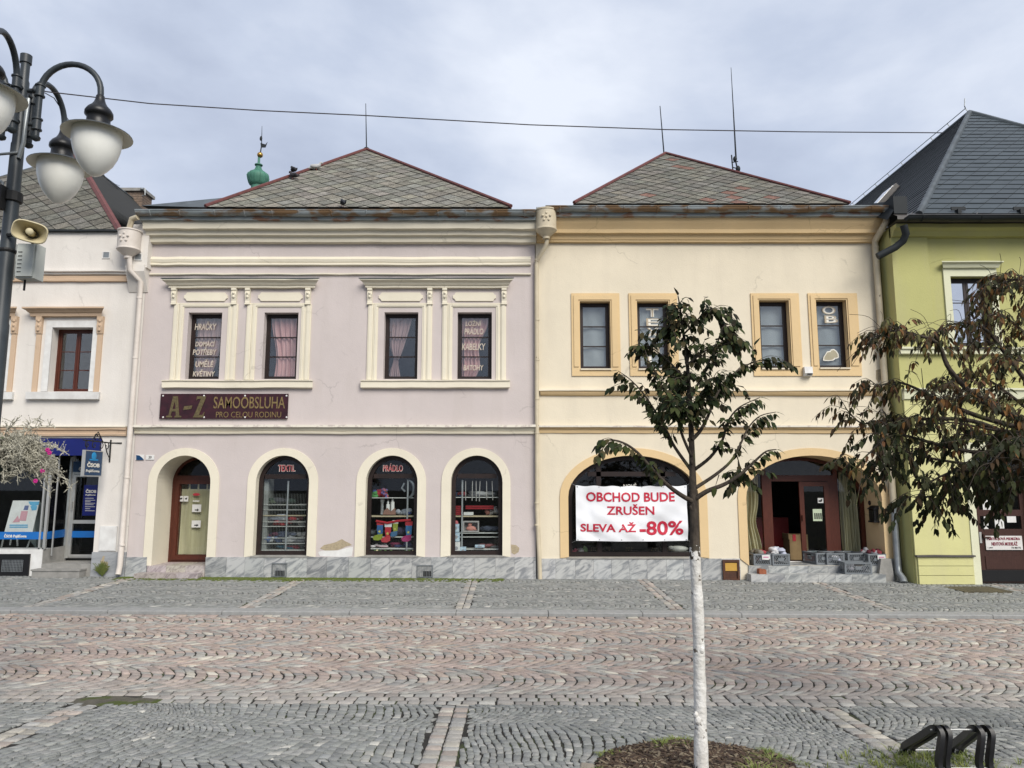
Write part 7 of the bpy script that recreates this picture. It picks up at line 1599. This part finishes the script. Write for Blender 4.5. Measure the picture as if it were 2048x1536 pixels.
# ================================================================== bicycle rack
RK = thing('bicycle_rack', (3.4, 6.25, gz(3.4, 6.2)), 'low black bicycle rack with curved arms and thin steel rods', 'bicycle rack')
def flat_path(mb, pts, w_, h_):
    """flat bar of width w_ (across x) and depth h_ following a path in the YZ plane"""
    n = len(pts); rings = []
    for i, p in enumerate(pts):
        d = (pts[min(i+1,n-1)]-pts[max(i-1,0)]).normalized(); nn = Vector((1,0,0)).cross(d).normalized()
        rings.append([p+Vector((sx*w_/2,0,0))+nn*(sy*h_/2) for sx, sy in ((-1,-1),(1,-1),(1,1),(-1,1))])
    loft(mb, [[tuple(q) for q in r] for r in rings], True, True)
tops = []
for (pt, pl, Yn) in ((1878,1806,5.98),(1893,1822,5.98),(1958,1900,5.98),(1978,1918,5.98)):
    xa = xx(pt, 1456, Yn); zt_ = zz(1460, Yn); zg = gz(xa, 6); xb = xx(pl, 1506, 6.62); m = MB()
    B_ = Vector((xb, 6.62, gz(xb, 6.62)-.03)); c1 = Vector((xb+.002, 6.60, gz(xb,6.6)+.055)); c2 = Vector((xb+(xa-xb)*.14, 6.52, gz(xb,6.5)+.105)); tpv = Vector((xa-.015, 6.02, zt_)); t2 = Vector((xa+.005, 5.965, zt_-.02)); k1 = Vector((xa-.02, 5.95, zt_-.12)); k2 = Vector((xa-.035, 5.955, zt_-.25)); ft = Vector((xa-.005, 5.90, zg-.05))
    flat_path(m, smooth_path([B_, c1, c2, c2.lerp(tpv,.5), tpv, t2, k1, k2, ft], 5), .034, .052)
    part('arm', m, BLACKP, RK, smooth=40); tops.append((tpv, k2, c1))
m = MB()
a, b = tops[0], tops[3]
m.tube([a[0]+Vector((-.03,0,-.01)), b[0]+Vector((.03,0,-.01))], .0065, 6); m.tube([a[1]+Vector((-.03,0,-.02)), b[1]+Vector((.03,0,-.02))], .008, 6); m.tube([a[2]+Vector((-.03,0,-.02)), b[2]+Vector((.03,0,-.02))], .006, 6)
part('rod', m, ALU, RK)
# ================================================================== pigeons
def pigeon(loc, rz, body, label, s_=1.0):
    o = thing('pigeon', (0,0,0), label, 'pigeon', 'pigeons on the lilac house roof'); m = MB()
    m.tube([(-.19,0,.045),(-.15,0,.06),(-.09,0,.085),(-.03,0,.105),(.03,0,.115),(.07,0,.135),(.09,0,.175),(.105,0,.205),(.125,0,.215),(.145,0,.21),(.155,0,.207),(.175,0,.200)], [.022,.028,.048,.062,.062,.050,.034,.031,.033,.026,.012,.003], 12)
    part('body', m, mat('pigeon_plumage', body, tuple(c*.6 for c in body), rough=.8, scale=16), o, smooth=60)
    m = MB()
    for sg_ in (-1,1): m.ball((-.05, sg_*.052, .10), .10, .016, .042, 10, 6)
    part('wing', m, mat('pigeon_wing', tuple(c*.8 for c in body), rough=.8), o, smooth=60)
    m = MB()
    for sg_ in (-1,1): m.tube([(.0, sg_*.022, .06), (.005, sg_*.024, .0), (.03, sg_*.026, .0)], .005, 5)
    part('leg', m, mat('pigeon_leg', (.25,.06,.05)), o)
    o.location = loc; o.rotation_euler = (0, 0, rz); o.scale = (s_,)*3; return o
def on_roof(px, py):       # point of the lilac roof plane under that pixel
    A_, B_ = Vector((-7.45, D-.35, ZR-.02)), Vector((-.02, D-.35, ZR-.02)); n_ = (B_-A_).cross(Vector((-4.56,22,12.57))-A_); o_ = Vector((0,0,EYE)); d_ = at3(px, py, 10)-o_; t_ = (A_-o_).dot(n_)/d_.dot(n_); return o_+d_*t_
p = on_roof(586, 357); pigeon(p+Vector((0,0,.14)), 2.2, (.03,.03,.035), 'dark pigeon standing on the red roof edge, upper of the two together', 1.1)
p = on_roof(589, 358); pigeon(p+Vector((0,-.1,-.05)), 2.6, (.05,.045,.05), 'dark pigeon on the shingles just under the other on the ridge', 1.1)
p = on_roof(632, 342); pigeon(p+Vector((0,0,.02)), .2, (.5,.5,.5), 'white pigeon on the shingles below the red roof edge', 1.1)
pigeon((xx(685,424,D-.5), D-.5, ZR-.06), 2.0, (.035,.038,.045), 'dark pigeon perched on the gutter of the lilac house', 1.0)

# ================================================================== each separate piece becomes a part of its own
def split_part(o):
    import bmesh
    me = o.data; n = len(me.vertices)
    par = list(range(n))
    def fd(i):
        while par[i] != i: par[i] = par[par[i]]; i = par[i]
        return i
    for e in me.edges:
        a, b = fd(e.vertices[0]), fd(e.vertices[1])
        if a != b: par[b] = a
    co = np.array([v.co[:] for v in me.vertices]); root = np.array([fd(i) for i in range(n)]); ids, isl = np.unique(root, return_inverse=True); k = len(ids)
    if k < 2 or k > 900: return
    lo = np.array([co[isl == i].min(0) for i in range(k)]); hi = np.array([co[isl == i].max(0) for i in range(k)]); size = (hi-lo).max(1)
    gap = np.maximum(0, np.maximum(lo[:,None]-hi[None], lo[None]-hi[:,None])); near = np.sqrt((gap**2).sum(2)) <= np.maximum(.02, .5*np.maximum(size[:,None], size[None]))
    comp = list(range(k))
    def fc(i):
        while comp[i] != i: comp[i] = comp[comp[i]]; i = comp[i]
        return i
    for a, b in zip(*np.nonzero(np.triu(near, 1))):
        a, b = fc(int(a)), fc(int(b))
        if a != b: comp[b] = a
    grp = np.array([fc(i) for i in range(k)])[isl]; us = np.unique(grp)
    if len(us) < 2 or len(us) > 40: return
    old = me.copy()
    for j, g_ in enumerate(us):
        nm = old.copy(); bm = bmesh.new(); bm.from_mesh(nm); bm.verts.ensure_lookup_table()
        bmesh.ops.delete(bm, geom=[bm.verts[i] for i in range(n) if grp[i] != g_], context='VERTS'); bm.to_mesh(nm); bm.free()
        if j == 0: o.data = nm
        else:
            c = o.copy(); c.data = nm; C.objects.link(c); c.parent = o.parent; c.matrix_parent_inverse = o.matrix_parent_inverse
    bpy.data.meshes.remove(old)
for o in [o for o in list(C.objects) if o.type == 'MESH' and o.parent and o.name.split('.')[0] in SPLIT and not o.children]: split_part(o)
